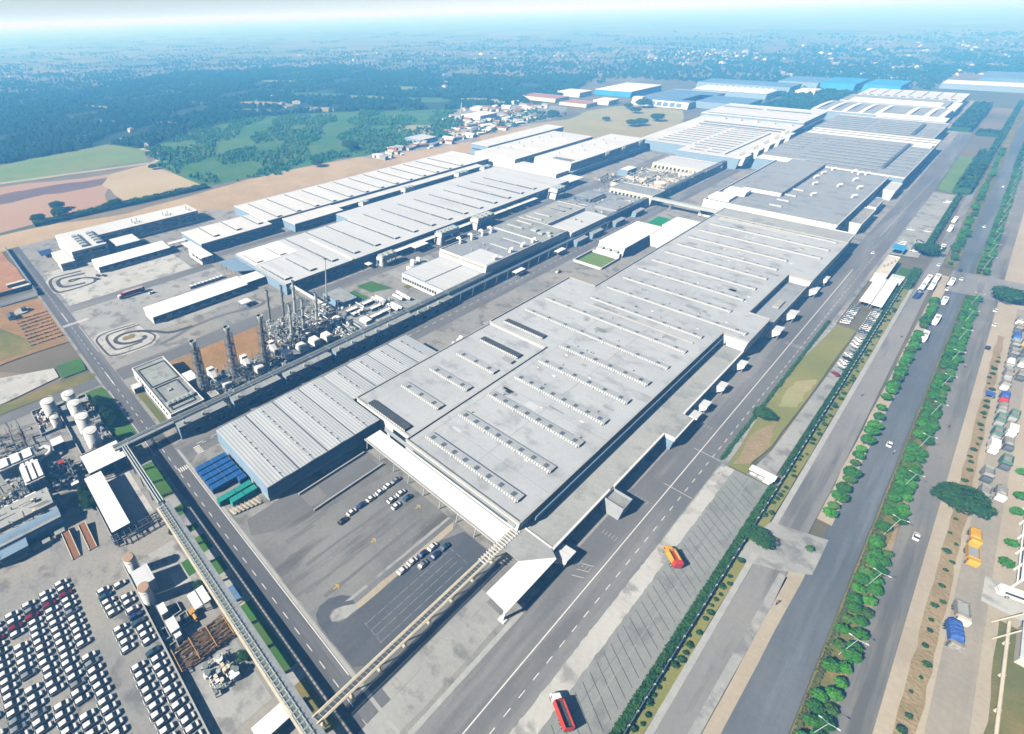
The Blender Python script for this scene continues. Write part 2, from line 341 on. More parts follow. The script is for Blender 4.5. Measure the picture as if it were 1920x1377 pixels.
def marks(name, items, m_, z):
    """painted road markings, one thin mesh per road: items (x0,y0,x1,y1,width)"""
    b = MB()
    for x0, y0, x1, y1, wd in items:
        d = Vector((x1-x0, y1-y0)).normalized(); nx, ny = -d.y*wd/2, d.x*wd/2
        b.add([(x0+nx, y0+ny, z), (x0-nx, y0-ny, z), (x1-nx, y1-ny, z), (x1+nx, y1+ny, z)], [(0, 1, 2, 3)])
    o = b.build(name, m_); o['kind'] = 'structure'; return o
def dash(x0, y0, x1, y1, on, off, wd):
    L = math.hypot(x1-x0, y1-y0); ux, uy = (x1-x0)/L, (y1-y0)/L; t = 0; out = []
    while t+on < L:
        out.append((x0+ux*t, y0+uy*t, x0+ux*(t+on), y0+uy*(t+on), wd)); t += on+off
    return out

# ---------------------------------------------------------------- foliage
def leaf_mesh(name, rx, ry, rz, cz, n, size, seed, m_='leaf', subs=5, spread=.5):
    """crown of small leaf faces gathered in several uneven clumps"""
    rr = random.Random(seed); b = MB(); cl = [(0, 0, 0, .78)]
    for i in range(subs):
        a = 2*math.pi*(i+rr.random()*.7)/subs; d = spread*rr.uniform(.7, 1.15); cl.append((d*math.cos(a), d*math.sin(a), rr.uniform(-.25, .35), rr.uniform(.38, .6)))
    wt = [c[3]**2 for c in cl]
    for i in range(n):
        ox, oy, oz, k0 = rr.choices(cl, wt)[0]
        th = rr.uniform(0, 2*math.pi); u = rr.uniform(-.6, 1); q = math.sqrt(max(0, 1-u*u)); k = k0*(.6+.42*rr.random()**.5)*(1+.12*math.sin(4*th+seed+3*u))
        c = Vector((rx*(ox+k*q*math.cos(th)), ry*(oy+k*q*math.sin(th)), max(.25, cz+rz*(oz+k*u))))
        nrm = Vector((q*math.cos(th), q*math.sin(th), u*1.2+.3)).normalized()+Vector((rr.gauss(0, .55), rr.gauss(0, .55), rr.gauss(0, .55)))
        nrm.normalize(); a = nrm.orthogonal().normalized(); d = nrm.cross(a)
        t = rr.uniform(0, 6.28); a2 = a*math.cos(t)+d*math.sin(t); d2 = nrm.cross(a2)
        s_ = size*rr.uniform(.6, 1.4); p = [c+a2*s_, c+d2*s_*.55+nrm*s_*.15, c-a2*s_, c-d2*s_*.55+nrm*s_*.1]
        b.add([tuple(x) for x in p], [(0, 1, 2, 3)])
    return b.mesh(name, m_)
def tree_proto(label, cat, rx, rz, hz, n, size, seed, m_='leaf', name='round_tree', ry=None, group=None, trunk_r=.16, subs=5, spread=.42):
    """trunk with limbs and a leafy crown"""
    t = thing(name, label, cat, (0, 0, 0), 0, group)
    b = MB(); top = hz-rz*.3
    b.cyl(0, 0, 0, top, trunk_r, 7, trunk_r*.5)
    rr = random.Random(seed)
    for k in range(5):
        a = k*1.257+rr.random(); b.bar((0, 0, top*.6), (rx*.6*math.cos(a), (ry or rx)*.6*math.sin(a), hz+rz*.2), trunk_r*.35)
    b.build('trunk', 'trunk', t)
    ob = bpy.data.objects.new('crown', leaf_mesh('crown', rx, ry or rx, rz, hz, n, size, seed, m_, subs, spread)); COL.objects.link(ob); ob.parent = t
    return t
def hedge_strip(name, label, x0, x1, y0, y1, h, n, size, seed, m_='leaf_dark', cat='hedge'):
    rr = random.Random(seed); b = MB()
    b.box(x0+.35, x1-.35, y0, y1, 0, h*.7)
    for i in range(n):
        x = rr.uniform(x0, x1); y = rr.uniform(y0, y1)
        top = h*(.75+.35*math.sin(y*.35+math.sin(y*.11)*3)*.5+.2*rr.random()); z = rr.uniform(.2, top) if rr.random() < .35 else top
        s_ = size*rr.uniform(.6, 1.4); t = rr.uniform(0, 6.28); tl = rr.gauss(0, .5)
        u = Vector((math.cos(t), math.sin(t), tl))*s_; v = Vector((-math.sin(t), math.cos(t), rr.gauss(0, .5)))*s_*.6
        c = Vector((x, y, z)); b.add([tuple(c+u), tuple(c+v), tuple(c-u), tuple(c-v)], [(0, 1, 2, 3)])
    return single(b, name, m_, label, cat, ((x0+x1)/2, y0, 0))
def blobs(name, pts, m_, label, seed=3, group=None):
    """many small distant crowns in one mesh (uncountable wood)"""
    rr = random.Random(seed); b = MB()
    bm = bmesh.new(); bmesh.ops.create_icosphere(bm, subdivisions=1, radius=1); iv = [v.co.copy() for v in bm.verts]; fi = [[v.index for v in f.verts] for f in bm.faces]; bm.free()
    for x, y, r in pts:
        h = r*rr.uniform(.7, 1.25); sx = r*rr.uniform(.8, 1.25); sy = r*rr.uniform(.8, 1.25)
        b.add([(x+c.x*sx*rr.uniform(.75, 1.2), y+c.y*sy*rr.uniform(.75, 1.2), h*.75+c.z*h*rr.uniform(.8, 1.15)) for c in iv], fi)
    o = b.build(name, m_); return tag(o, label, None, None, 'stuff')

# ---------------------------------------------------------------- vehicles
def loft(b, st, mi=0):
    """stations (x, halfwidth, z0, z1, topinset)"""
    k = len(b.v); rings = []
    for x, hw, z0, z1, ins in st:
        zm = z0+(z1-z0)*.62
        rings.append([(x, -hw*.92, z0), (x, hw*.92, z0), (x, hw, zm), (x, hw-ins, z1), (x, -hw+ins, z1), (x, -hw, zm)])
    v = [p for r in rings for p in r]; f = []; n = 6
    for i in range(len(rings)-1):
        for j in range(n): f.append((i*n+j, i*n+(j+1) % n, (i+1)*n+(j+1) % n, (i+1)*n+j))
    f.append(tuple(range(n-1, -1, -1))); f.append(tuple(range((len(rings)-1)*n, len(rings)*n)))
    return b.add(v, [tuple(reversed(q)) for q in f], mi)
def wheel_mesh(r, wd):
    b = MB(); b.hcyl(-wd/2, wd/2, 0, 0, r, 12, 0, 1); b.hcyl(-wd/2-.01, wd/2+.01, 0, 0, r*.55, 10, 1, 1)
    # axis along y: hcyl(axis=1) keeps (x=y-arg, z)
    return b.mesh('wheel', ['rubber', 'galvanised'])
WH_CAR = wheel_mesh(.32, .2); WH_LORRY = wheel_mesh(.5, .35)
def wheels(parent, me, xs, hw, r):
    for x in xs:
        for s in (-1, 1):
            o = bpy.data.objects.new('wheel', me); COL.objects.link(o); o.parent = parent; o.location = (x, s*hw, r)
def car_body(paint, sedan=False):
    b = MB()
    tail = -2.15
    loft(b, [(tail, .72, .32, .72, .1), (tail+.12, .84, .26, .95, .12), (-1.2, .87, .22, 1.0, .1), (.6, .87, .22, .98, .1), (1.2, .86, .22, .93, .12), (1.85, .80, .26, .82, .2), (2.12, .64, .34, .62, .1)])
    r0, r1 = (-1.15, .2) if sedan else (-1.55, .22)
    loft(b, [(r0, .58, 1.40, 1.47, .08), (r0+.5, .62, 1.42, 1.52, .08), (r1-.3, .62, 1.42, 1.52, .08), (r1, .57, 1.40, 1.46, .08)])
    return b.mesh('body', paint)
def car_glass(sedan=False):
    b = MB(); r0, r1 = (-1.15, .2) if sedan else (-1.55, .22); g0 = -1.8 if sedan else -2.05; g1 = 1.25
    v = [(g0, -.74, .93), (g1, -.74, .93), (g1, .74, .93), (g0, .74, .93), (r0, -.58, 1.44), (r1, -.58, 1.44), (r1, .58, 1.44), (r0, .58, 1.44)]
    b.add(v, [(4, 5, 6, 7), (0, 1, 5, 4), (1, 2, 6, 5), (2, 3, 7, 6), (3, 0, 4, 7)]); return b.mesh('windows', 'glass')
def lamps_mesh():
    b = MB()
    for s in (-.6, .6): b.box(2.0, 2.11, s-.15, s+.15, .55, .66)
    return b.mesh('headlights', 'galvanised')
CAR_BODY = {(p, s): car_body('car_'+p, s) for p in ('white', 'silver', 'red', 'navy', 'teal', 'black') for s in (False, True)}
CAR_GL = {s: car_glass(s) for s in (False, True)}
def car(label, loc, rz, paint='white', sedan=False, group=None, cat='car', detail=True):
    t = thing('parked_car' if group else 'car', label, cat, loc, rz, group)
    for nm, me in (('body', CAR_BODY[paint, sedan]), ('windows', CAR_GL[sedan])):
        o = bpy.data.objects.new(nm, me); COL.objects.link(o); o.parent = t
    if detail: wheels(t, WH_CAR, (-1.3, 1.3), .78, .32)
    return t
def lorry(label, loc, rz, L=8.0, wd=2.4, cabm='lorry_yellow', bodym='lorry_yellow', kind='box', bodyh=2.2, cat='lorry', inner='tarp_grey', name='lorry', group=None):
    """x forward; cab at +x"""
    t = thing(name, label, cat, loc, rz, group); hw = wd/2; f = L/2; cl = 1.9
    b = MB(); b.box(-f, f-.2, -.45, .45, .65, .95); b.box(-f, -f+.2, -hw*.9, hw*.9, .6, .9); b.build_local('chassis', 'steel_dark', t)
    b = MB(); loft(b, [(f-cl, hw, .7, 2.55, .12), (f-.5, hw, .6, 2.6, .12), (f-.12, hw*.97, .6, 2.2, .1), (f, hw*.93, .65, 1.5, .05)]); c = b.build_local('cab', cabm, t)
    b = MB(); b.add([(f-.46, -hw*.85, 2.47), (f-.46, hw*.85, 2.47), (f-.06, hw*.88, 1.55), (f-.06, -hw*.88, 1.55)], [(0, 1, 2, 3)])
    for s in (-1, 1): b.box(f-1.4, f-.6, s*hw-.02, s*hw+.02, 1.6, 2.2)
    b.build_local('windscreen', 'glass', c)
    x0, x1 = -f, f-cl-.3; z0 = 1.0
    b = MB()
    if kind == 'box': b.box(x0, x1, -hw, hw, z0, z0+bodyh)
    elif kind == 'open':
        th = .1; b.box(x0, x1, -hw, hw, z0, z0+.12); b.box(x0, x1, -hw, -hw+th, z0+.12, z0+bodyh); b.box(x0, x1, hw-th, hw, z0+.12, z0+bodyh)
        b.box(x0, x0+th, -hw+th, hw-th, z0+.12, z0+bodyh); b.box(x1-th, x1, -hw+th, hw-th, z0+.12, z0+bodyh+.3)
    elif kind == 'tarp':
        n = 9
        for i in range(n):
            pass
        st = []
        for i in range(n+1):
            x = x0+(x1-x0)*i/n; st.append((x, hw*(1-.03*(i % 2)), z0, z0+bodyh*(1-.05*(i % 2)) if 0 < i < n else z0+bodyh*.8, hw*.45))
        loft(b, st)
    elif kind == 'tanker':
        b.hcyl(x0, x1, 0, z0+bodyh*.55, bodyh*.62, 14); b.box(x0+.6, x1-.6, -.3, .3, z0+bodyh*1.1, z0+bodyh*1.25)
    b.build_local('cargo_body', bodym, t)
    if kind in ('open',):
        b = MB(); b.box(x0+.12, x1-.12, -hw+.12, hw-.12, z0+.14, z0+bodyh*.6); b.build_local('load', inner, t)
    wheels(t, WH_LORRY, (f-1.1, -f+1.2, -f+2.3) if L > 7 else (f-1.0, -f+1.1), hw-.18, .5)
    return t
def _bl(s, name, m_, parent):
    ob = bpy.data.objects.new(name, s.mesh(name, m_)); COL.objects.link(ob); ob.parent = parent; return ob
MB.build_local = _bl
def bus(label, loc, rz, paint='white_sheet', L=11, group=None, stripe=None):
    t = thing('coach', label, 'bus', loc, rz, group); f = L/2; hw = 1.25
    b = MB(); loft(b, [(-f, hw*.96, .4, 2.9, .15), (-f+.3, hw, .35, 3.1, .15), (f-.5, hw, .35, 3.1, .15), (f, hw*.94, .4, 2.6, .12)]); b.build_local('body', paint, t)
    b = MB()
    for s in (-1, 1): b.box(-f+.6, f-1.0, s*hw-.03, s*hw+.03, 1.6, 2.45)
    b.build_local('side_windows', 'glass', t)
    b = MB(); b.add([(f-.36, -1.02, 2.86), (f-.36, 1.02, 2.86), (f+.02, 1.08, 1.5), (f+.02, -1.08, 1.5)], [(0, 1, 2, 3)]); b.build_local('windscreen', 'glass', t)
    b = MB(); b.box(-1.6, 1.2, -.7, .7, 3.08, 3.3); b.build_local('air_conditioner', stripe or 'roof_grey', t)
    wheels(t, WH_LORRY, (-f+2.4, f-2.2), hw-.16, .48)
    return t
def rider(label, loc, rz, group=None):
    t = thing('motorcycle', label, 'motorcycle', loc, rz, group)
    b = MB(); loft(b, [(-.8, .12, .5, .8, .05), (-.2, .16, .45, .85, .05), (.3, .18, .45, .95, .05), (.7, .1, .6, .95, .04)]); b.bar((.6, -.35, 1.05), (.6, .35, 1.05), .03); b.build_local('body', 'car_black', t)
    for x in (-.62, .68):
        o = bpy.data.objects.new('wheel', WH_CAR); COL.objects.link(o); o.parent = t; o.location = (x, 0, .3); o.scale = (.95, .4, .95)
    b = MB(); loft(b, [(-.25, .17, .75, .95, .05), (-.1, .2, .8, 1.35, .08), (.1, .2, .9, 1.42, .1), (.22, .12, .95, 1.3, .05)])
    for s in (-1, 1):
        b.bar((.1, s*.2, 1.32), (.45, s*.28, 1.08), .05, 6); b.bar((.45, s*.28, 1.08), (.6, s*.3, 1.06), .04, 6)
        b.bar((-.15, s*.12, .85), (.28, s*.2, .78), .085, 6); b.bar((.28, s*.2, .78), (.12, s*.2, .32), .06, 6)
    b.cyl(.08, 0, 1.38, 1.5, .06, 8); b.cyl(.1, 0, 1.48, 1.6, .09, 8, .11); b.cyl(.1, 0, 1.6, 1.72, .11, 8, .06)
    p = bpy.data.objects.new('person', b.mesh('person', 'cloth')); COL.objects.link(p); p.location = loc; p.rotation_euler = (0, 0, rz)
    tag(p, 'rider in dull clothes on the '+label, 'person')
    return t
# ---------------------------------------------------------------- setting: ground
def big_ground():
    b = MB(); R = 42000
    b.add([(-R, -R, -.6), (R, -R, -.6), (R, R, -.6), (-R, R, -.6)], [(0, 1, 2, 3)])
    o = b.build('ground', 'plain'); o['kind'] = 'structure'
big_ground()
P = lambda *a: list(a)
# country beyond the plant
sheet('forest_ground', wobble(P((-900, -300), (-815, 83), (-840, 232), (-760, 258), (-850, 390), (-878, 508), (-800, 660), (-700, 780), (-640, 840), (-570, 1000), (-640, 1250), (-740, 1520), (-960, 1300), (-1300, 1250), (-1575, 1310), (-1860, 820), (-1730, 530), (-1650, 380), (-1690, 237), (-1760, -300)), 40, 14, 2), 'forest_floor', -.5)
CLEAR = [(-1000, 620, 70, 30), (-930, 560, 55, 22), (-1020, 780, 80, 36), (-860, 650, 46, 26), (-900, 830, 66, 26), (-1150, 520, 55, 16), (-1250, 350, 60, 14), (-1050, 300, 42, 12), (-780, 880, 50, 30), (-690, 950, 50, 26), (-950, 1000, 66, 26), (-1180, 760, 70, 20), (-930, 380, 40, 10), (-1320, 900, 90, 24), (-1400, 560, 80, 18)]
for i, (x, y, a, c) in enumerate(CLEAR):
    sheet('clearing', wobble([(x+a*math.cos(k*math.pi/6)-c*.3*math.sin(k*math.pi/6), y+c*math.sin(k*math.pi/6)+a*.35*math.cos(k*math.pi/6)) for k in range(12)], 12, 5, 200+i), ('khaki', 'meadow', 'scrub_grass')[i % 3], -.42)
sheet('scrub_grass', wobble(P((-760, 258), (-690, 250), (-669, 232), (-600, 236), (-521, 244), (-500, 330), (-515, 420), (-470, 640), (-520, 760), (-560, 830), (-640, 840), (-700, 780), (-800, 660), (-878, 508), (-850, 390)), 30, 8, 3), 'scrub_grass', -.44)
sheet('meadow', wobble(P((-815, 40), (-707, 40), (-700, 64), (-690, 239), (-760, 258), (-838, 232), (-815, 83)), 25, 5, 4), 'meadow', -.42)
sheet('pink_soil_field', wobble(P((-690, -40), (-690, 60), (-655, 176), (-540, 134), (-522, 49), (-515, -40)), 25, 4, 5), 'pinksoil', -.40)
sheet('purple_soil_field', wobble(P((-650, 20), (-655, 95), (-640, 170), (-613, 152), (-618, 76), (-612, 20)), 15, 4, 6), 'purplesoil', -.36)
sheet('straw_field', wobble(P((-612, 152), (-655, 176), (-669, 232), (-528, 236), (-536, 150)), 25, 2, 7), 'straw', -.35)
sheet('field_path', wobble(P((-712, -40), (-712, 64), (-676, 236), (-700, 262), (-770, 255), (-770, 262), (-698, 270), (-668, 238), (-704, 62), (-704, -40)), 20, 1, 8), 'sand', -.33)
sheet('dirt_road', wobble(P((-515, -60), (-512, 60), (-492, 140), (-506, 235), (-515, 330), (-505, 420), (-472, 640), (-478, 770), (-450, 860), (-408, 845), (-412, 740), (-412, 500), (-420, 240), (-456, 60), (-470, 40), (-470, -60)), 20, 3, 9), 'dirt', -.34)
sheet('khaki_field', wobble(P((-480, 772), (-450, 864), (-470, 970), (-440, 1104), (-352, 1068), (-313, 965), (-290, 900), (-262, 760), (-311, 748), (-354, 757), (-412, 745)), 30, 4, 10), 'khaki', -.30)
sheet('green_bank', wobble(P((-310, 960), (-290, 985), (-262, 880), (-262, 760), (-285, 760)), 20, 3, 11), 'meadow', -.24)
sheet('yellow_field', wobble(P((-560, 560), (-530, 610), (-560, 690), (-620, 640)), 20, 5, 12), 'khaki', -.30)
sheet('settlement_ground', wobble(P((-650, 810), (-640, 940), (-520, 980), (-470, 870), (-470, 690), (-500, 640), (-530, 690), (-600, 740)), 20, 5, 13), 'yard', -.27)
sheet('settlement_track', wobble(P((-498, 450), (-505, 560), (-478, 640), (-455, 640), (-470, 540), (-485, 450)), 20, 3, 14), 'yard', -.29)
# left lots outside the plant wall
sheet('red_earth_lot', wobble(P((-560, -120), (-470, 24), (-378, 27.5), (-376, 6), (-372, -120)), 20, 1, 15), 'redearth', -.2)
sheet('building_plot', wobble(P((-366, -120), (-360, 4), (-357, 27), (-285, 27.5), (-286, 12), (-278, -120)), 15, .8, 16), 'earth', -.14)
sheet('plot_grass', wobble(P((-345, -80), (-338, -4), (-312, 6), (-290, 10), (-281, -80)), 10, 1.5, 17), 'drylawn', -.12)
sheet('plot_sand', wobble(P((-352, -60), (-349, 2), (-336, -2), (-330, -12), (-336, -60)), 6, 1.5, 18), 'sand', -.115)
# factory paving
sheet('factory_apron', P((-471, 38), (-471, 66), (-446, 78), (-446, 200), (-415, 235), (-415, 740), (-300, 760), (-160, 1470), (-20, 1480), (-8, 940), (-5, 520), (-5, 60), (-5, 26), (-108, 27), (-471, 27)), 'yard', -.10)
rect('storage_yard', -232, -20, -140, 27.2, 'yard', -.095)
sheet('concrete_slab', P((-290, -60), (-262, 12.8), (-251.8, 12.8), (-247, -12), (-242, -60)), 'concrete_bright', -.06)
sheet('square_lawn', P((-263, 14), (-263, 27), (-249, 26), (-249, 14)), 'lawn', -.05)
sheet('verge', P((-246, -60), (-246, 20), (-245, 26.5), (-240.5, 28.6), (-237.5, 26), (-238.5, -60)), 'drylawn', -.05)
rect('side_lane', -237.5, -229.5, -120, 27.4, 'asphalt', -.055)
rect('north_lane', -371, -361, -120, 27.4, 'asphalt', -.055)
sheet('tree_lawn', P((-228, 19), (-228, 27.3), (-223, 28.2), (-181, 28.2), (-173, 24), (-186, 19)), 'lawn', -.05)
sheet('approach_road', P((-471, 28.6), (-471, 37.4), (-25, 37.4), (-25, 28.6)), 'asphalt_x', -.08)
sheet('approach_kerb', P((-160, 37.5), (-160, 38.6), (-26, 38.6), (-26, 37.5)), 'kerb', -.03)
marks('approach_road_markings', dash(-450, 33, -30, 33, 2.6, 3.6, .22)+[(-222, 29.0, -163, 29.0, .25), (-300, 36.8, -262, 36.8, .25), (-148, 37.1, -45, 37.1, .3)]+[(-240, 33, -226, 33, .5), (-324, 33, -310, 33, .5)], 'paint_white', -.055)
marks('zebra_crossing', [(-306.5, 29.4+i*1.1, -303.5, 29.4+i*1.1, .5) for i in range(14)], 'paint_white', -.052)
# northern yards: lanes along Y
rect('north_yard', -398, -331, 40, 128, 'concrete_bright', -.075)
rect('hall_lane', -331, -321, 38, 142, 'asphalt', -.07)
rect('hall_lane', -344, -333, 142, 520, 'asphalt', -.07)
rect('lorry_yard', -321, -262, 38, 140, 'concrete', -.075)
rect('power_plant_lane', -238, -226, 38, 160, 'asphalt', -.07)
rect('paint_shop_lane', -240, -229, 160, 470, 'asphalt', -.065)
rect('west_lane', -241, -226, 470, 720, 'asphalt', -.06)
sheet('south_lane', P((-164, 43), (-164, 700), (-152, 700), (-152, 43)), 'asphalt', -.06)
marks('south_lane_markings', dash(-158, 46, -158, 690, 3, 4, .25), 'paint_white', -.045)
rect('utility_apron', -150, -128, 168, 300, 'yard', -.055)
sheet('earth_lot', wobble(P((-226, 62), (-226, 120), (-200, 121), (-198, 64)), 8, .8, 20), 'earth', -.04)
sheet('lawn', P((-225, 199), (-225, 212), (-207, 215), (-212, 200)), 'lawn', -.03)
rect('lawn', -222, -205, 183, 194, 'lawn', -.03)
rect('lawn', -204, -199, 222, 229, 'drylawn', -.03)
rect('walled_lawn', -148.5, -129.5, 345, 369, 'lawn_bright', -.03)
sheet('grass_strip', P((-209.6, 39), (-209.6, 42.3), (-181.5, 42.3), (-181.5, 39.3)), 'drylawn', -.03)
sheet('green_mat', P((-148.5, 462), (-149, 486), (-132, 485), (-137, 462)), 'greennet', .02)
rect('paint_shop_court', -226, -199, 229, 262, 'concrete', -.03)
# practice tracks: raised dark kerbs looping on the apron
def ribbon(name, pts, wd, m_, z, rnd=2):
    """smooth curved strip through the points"""
    P_ = [Vector(p) for p in pts]
    for _ in range(rnd):
        q = [P_[0]]
        for a, b in zip(P_, P_[1:]): q += [a.lerp(b, .25), a.lerp(b, .75)]
        P_ = q+[P_[-1]]
    b = MB(); L_, R2 = [], []
    for i, p in enumerate(P_):
        d = (P_[min(i+1, len(P_)-1)]-P_[max(i-1, 0)]).normalized(); n = Vector((-d.y, d.x))*wd/2
        L_.append((p.x+n.x, p.y+n.y, z)); R2.append((p.x-n.x, p.y-n.y, z))
    n = len(P_); b.add(L_+R2, [(i, n+i, n+i+1, i+1) for i in range(n-1)]); o = b.build(name, m_)
    bm = bmesh.new(); bm.from_mesh(o.data); bmesh.ops.recalc_face_normals(bm, faces=bm.faces)
    if sum(f.normal.z for f in bm.faces) < 0: bmesh.ops.reverse_faces(bm, faces=bm.faces)
    bm.to_mesh(o.data); bm.free(); o['kind'] = 'structure'; return o
sheet('track_slab', wobble(P((-386, 62), (-386, 40), (-381, 36.9), (-358, 36.9), (-353, 40), (-353.5, 63), (-359, 68), (-364, 68), (-369, 64)), 6, .3, 51), 'concrete_bright', -.066)
ribbon('practice_track', [(-377, 63.2), (-379.9, 47.6), (-376.2, 44.1), (-371.3, 43.1), (-362.2, 43.9), (-360, 58.8)], 2.8, 'tyre_dark', -.05)
ribbon('practice_track', [(-383.3, 62.5), (-385.2, 44), (-381.3, 39.8), (-372.3, 38.4), (-360.5, 38.2), (-355.1, 40.6), (-355.3, 62.3), (-359.3, 66), (-363.5, 66.1), (-368.4, 62.5), (-372.6, 52.4), (-371.3, 50.6), (-368.3, 51.3), (-370.2, 58.3)], 2.2, 'tyre_dark', -.048)
sheet('track_slab', wobble(P((-281, 65), (-283, 43), (-277, 38.4), (-255, 38.4), (-249.4, 42), (-247.8, 63), (-254.5, 70), (-261, 70), (-268, 66)), 6, .3, 52), 'concrete_bright', -.066)
ribbon('practice_track', [(-278.6, 64.6), (-281.1, 44.6), (-275.9, 39.6), (-272.1, 39.3), (-256, 39.6), (-252.4, 40.9), (-251.1, 45.2), (-249.9, 62.3), (-255.2, 67.9), (-260, 68.1), (-266.3, 65.1), (-268.2, 61.5)], 1.2, 'tyre_dark', -.05)
ribbon('practice_track', [(-276, 65.6), (-277.4, 48.1), (-275, 45.5), (-270.9, 44.3), (-258.3, 44.4), (-256.3, 47), (-255.8, 59.9)], 1.5, 'tyre_dark', -.048)
ribbon('practice_track', [(-252.6, 90), (-253.4, 76.2), (-261.6, 70.4), (-269.5, 62.5), (-272.2, 55.4), (-270.3, 49.4), (-266.2, 47.4), (-261.2, 49.8), (-258.6, 54.6), (-257.7, 60.6), (-259.4, 63.6), (-261.6, 62.4)], 2.5, 'tyre_dark', -.046)
ribbon('practice_track', [(-246, 66), (-248, 78), (-252, 88), (-252.6, 112), (-246, 134), (-250, 141), (-256, 137)], 2.6, 'testdark', -.047)
sheet('track_grass', [(-265.8, 51.5), (-268.4, 52.9), (-267.9, 59.2), (-265.2, 59.5), (-263.2, 57.4), (-263.6, 52.2)], 'drylawn', -.03)
# delivery lane round the warehouse and the test yard in front of the big hall
sheet('warehouse_lane', P((-161.5, 38), (-161.5, 53), (-152, 53), (-152, 43), (-149, 38.6), (-148, 37.5), (-156, 37.5)), 'asphalt', -.05)
marks('warehouse_lane_markings', [(-156.5+.9*i, 43.6, -156.5+.9*i, 46.5, .45) for i in range(6)]+[(-149.6, 33.4+i*.9, -147, 33.4+i*.9, .45) for i in range(5)]+dash(-157, 48, -157, 60, 2, 2, .2), 'paint_white', -.03)
rect('test_yard', -108, -27, 39, 100, 'testyard', -.06)
sheet('test_lanes', P((-56, 39.2), (-57.3, 52), (-57, 90), (-54, 99.5), (-42.6, 99.5), (-42.6, 44), (-46, 39.2)), 'tarmac_dark', -.045)
sheet('turning_loop', wobble(P((-61.6, 53), (-64.4, 50.4), (-66, 46.7), (-65.9, 43), (-64.6, 40.4), (-61.9, 39.2), (-56, 39.2), (-56.6, 46), (-58.4, 44.2), (-59.8, 42.8), (-61.5, 43.2), (-62.4, 45.2), (-61.4, 48.4), (-59.4, 52)), 3, .1, 90), 'tarmac_dark', -.042)
sheet('loop_island', wobble(P((-61.2, 43.6), (-62, 46), (-61, 49), (-59.2, 52), (-57.5, 52), (-57.6, 47), (-59.6, 43)), 2, .15, 91), 'concrete', -.038)
sheet('yard_strip', wobble(P((-61.9, 50), (-61.8, 100), (-60.9, 100), (-60.9, 52)), 4, .15, 92), 'concrete', -.037)
sheet('yard_strip', wobble(P((-60.9, 52), (-60.9, 100), (-59.2, 100), (-59.2, 53)), 4, .15, 93), 'testdark', -.039)
sheet('yard_strip', wobble(P((-59.2, 52), (-59.2, 100), (-57.2, 97), (-57.4, 52)), 4, .15, 94), 'sand', -.0385)
for x, y0, y1, w_ in ((-72.4, 42, 96, 1.6), (-67.4, 46, 92, 1.2), (-80, 48, 92, 1.4), (-91.6, 48, 60, 2.2)):
    sheet('tyre_streak', wobble(P((x-w_/2, y0), (x-w_*.3, (y0+y1)/2), (x-w_/2, y1), (x+w_/2, y1), (x+w_*.4, (y0+y1)/2), (x+w_/2, y0)), 4, .3, int(-x)), 'streak', -.05)
sheet('worn_bay', wobble(P((-109, 42), (-109.5, 58), (-106.7, 64), (-97, 64), (-98, 48), (-102, 40)), 6, .4, 95), 'testdark', -.049)
rect('bay_strip', -106, -96.4, 72, 98, 'testdark', -.0485)
marks('yard_lines', dash(-52.4, 50.5, -52.4, 90, 4, .8, .12)+dash(-50, 50.5, -50, 90, 4, .8, .12)+dash(-48, 50.5, -48, 90, 4, .8, .12)+dash(-45.6, 50, -45.6, 90, 4, .8, .12)+dash(-53, 50.4, -43.4, 50.2, 2, .8, .12)+dash(-53, 90.3, -44, 90.3, 2, .8, .12)+dash(-64.5, 55, -64.5, 96, 1, 3, .12)+dash(-68.6, 55, -68.6, 96, 1.2, 3, .12)+dash(-83, 58, -83, 98, 1.2, 4, .12), 'paint_worn', -.03)
for x, y0, y1, nm in ((-96, 63.7, 99.3, 'low pale concrete barrier on the test yard, nearer the queue of cars'), (-105.8, 63.7, 98, 'low pale concrete barrier on the test yard, nearer the warehouse')):
    tag(MB().box(x-.25, x+.25, y0, y1, -.05, 1.0).build('low_wall', 'kerb'), nm, 'wall')
def arrow_marks(x, y):
    return [(x, y-1.2, x, y+1, .3), (x-.05, y+1.1, x-.85, y+.1, .3), (x+.05, y+1.1, x+.85, y+.1, .3)]
marks('yard_arrows', arrow_marks(-72.3, 72)+arrow_marks(-72.1, 94.8)+arrow_marks(-67.5, 51), 'paint_yellow', -.03)
rect('concrete_panel', -36.5, -33, 42, 86.5, 'concrete', -.045)
rect('patched_panel', -36.8, -33.2, 33, 42, 'testdark', -.042)
sheet('bright_panel', wobble(P((-33, 30), (-33, 84), (-26.4, 84), (-26, 30)), 5, .2, 96), 'concrete', -.047)
# plant road and the strip beside it
sheet('plant_road', P((-23.5, 26), (-23.5, 60), (-23, 500), (-22, 760), (-23, 1100), (-10, 1100), (-6, 760), (-7, 500), (-8, 60), (-8, 26)), 'asphalt', -.05)
sheet('loading_apron', P((-24.5, 90), (-24.5, 480), (-15.8, 480), (-15.8, 90)), 'asphalt', -.04)
rect('plant_road_edge', -24.9, -23.6, 40, 90, 'kerb', -.03)
marks('plant_road_markings', [(-15.6, 26, -15.6, 470, .28)]+dash(-11.2, 28, -10.8, 520, 3.0, 3.8, .2)+dash(-5.6, 190, -5.6, 430, 2, 4, .15)+dash(-16, 560, -12, 800, 3, 4, .3)+[(-20.8, 113+i*3.2, -17.6, 115+i*3.2, .15) for i in range(3)]+[(-18, y, -8, y, .2) for y in (176, 205, 327, 329)], 'paint_white', -.025)
for y in (118, 136, 160, 222, 252, 277, 300): 
    marks('dock_markings', [(-22.3+i*1.1, y, -22.3+i*1.1, y+2.4, .22) for i in range(5)], 'paint_worn', -.02)
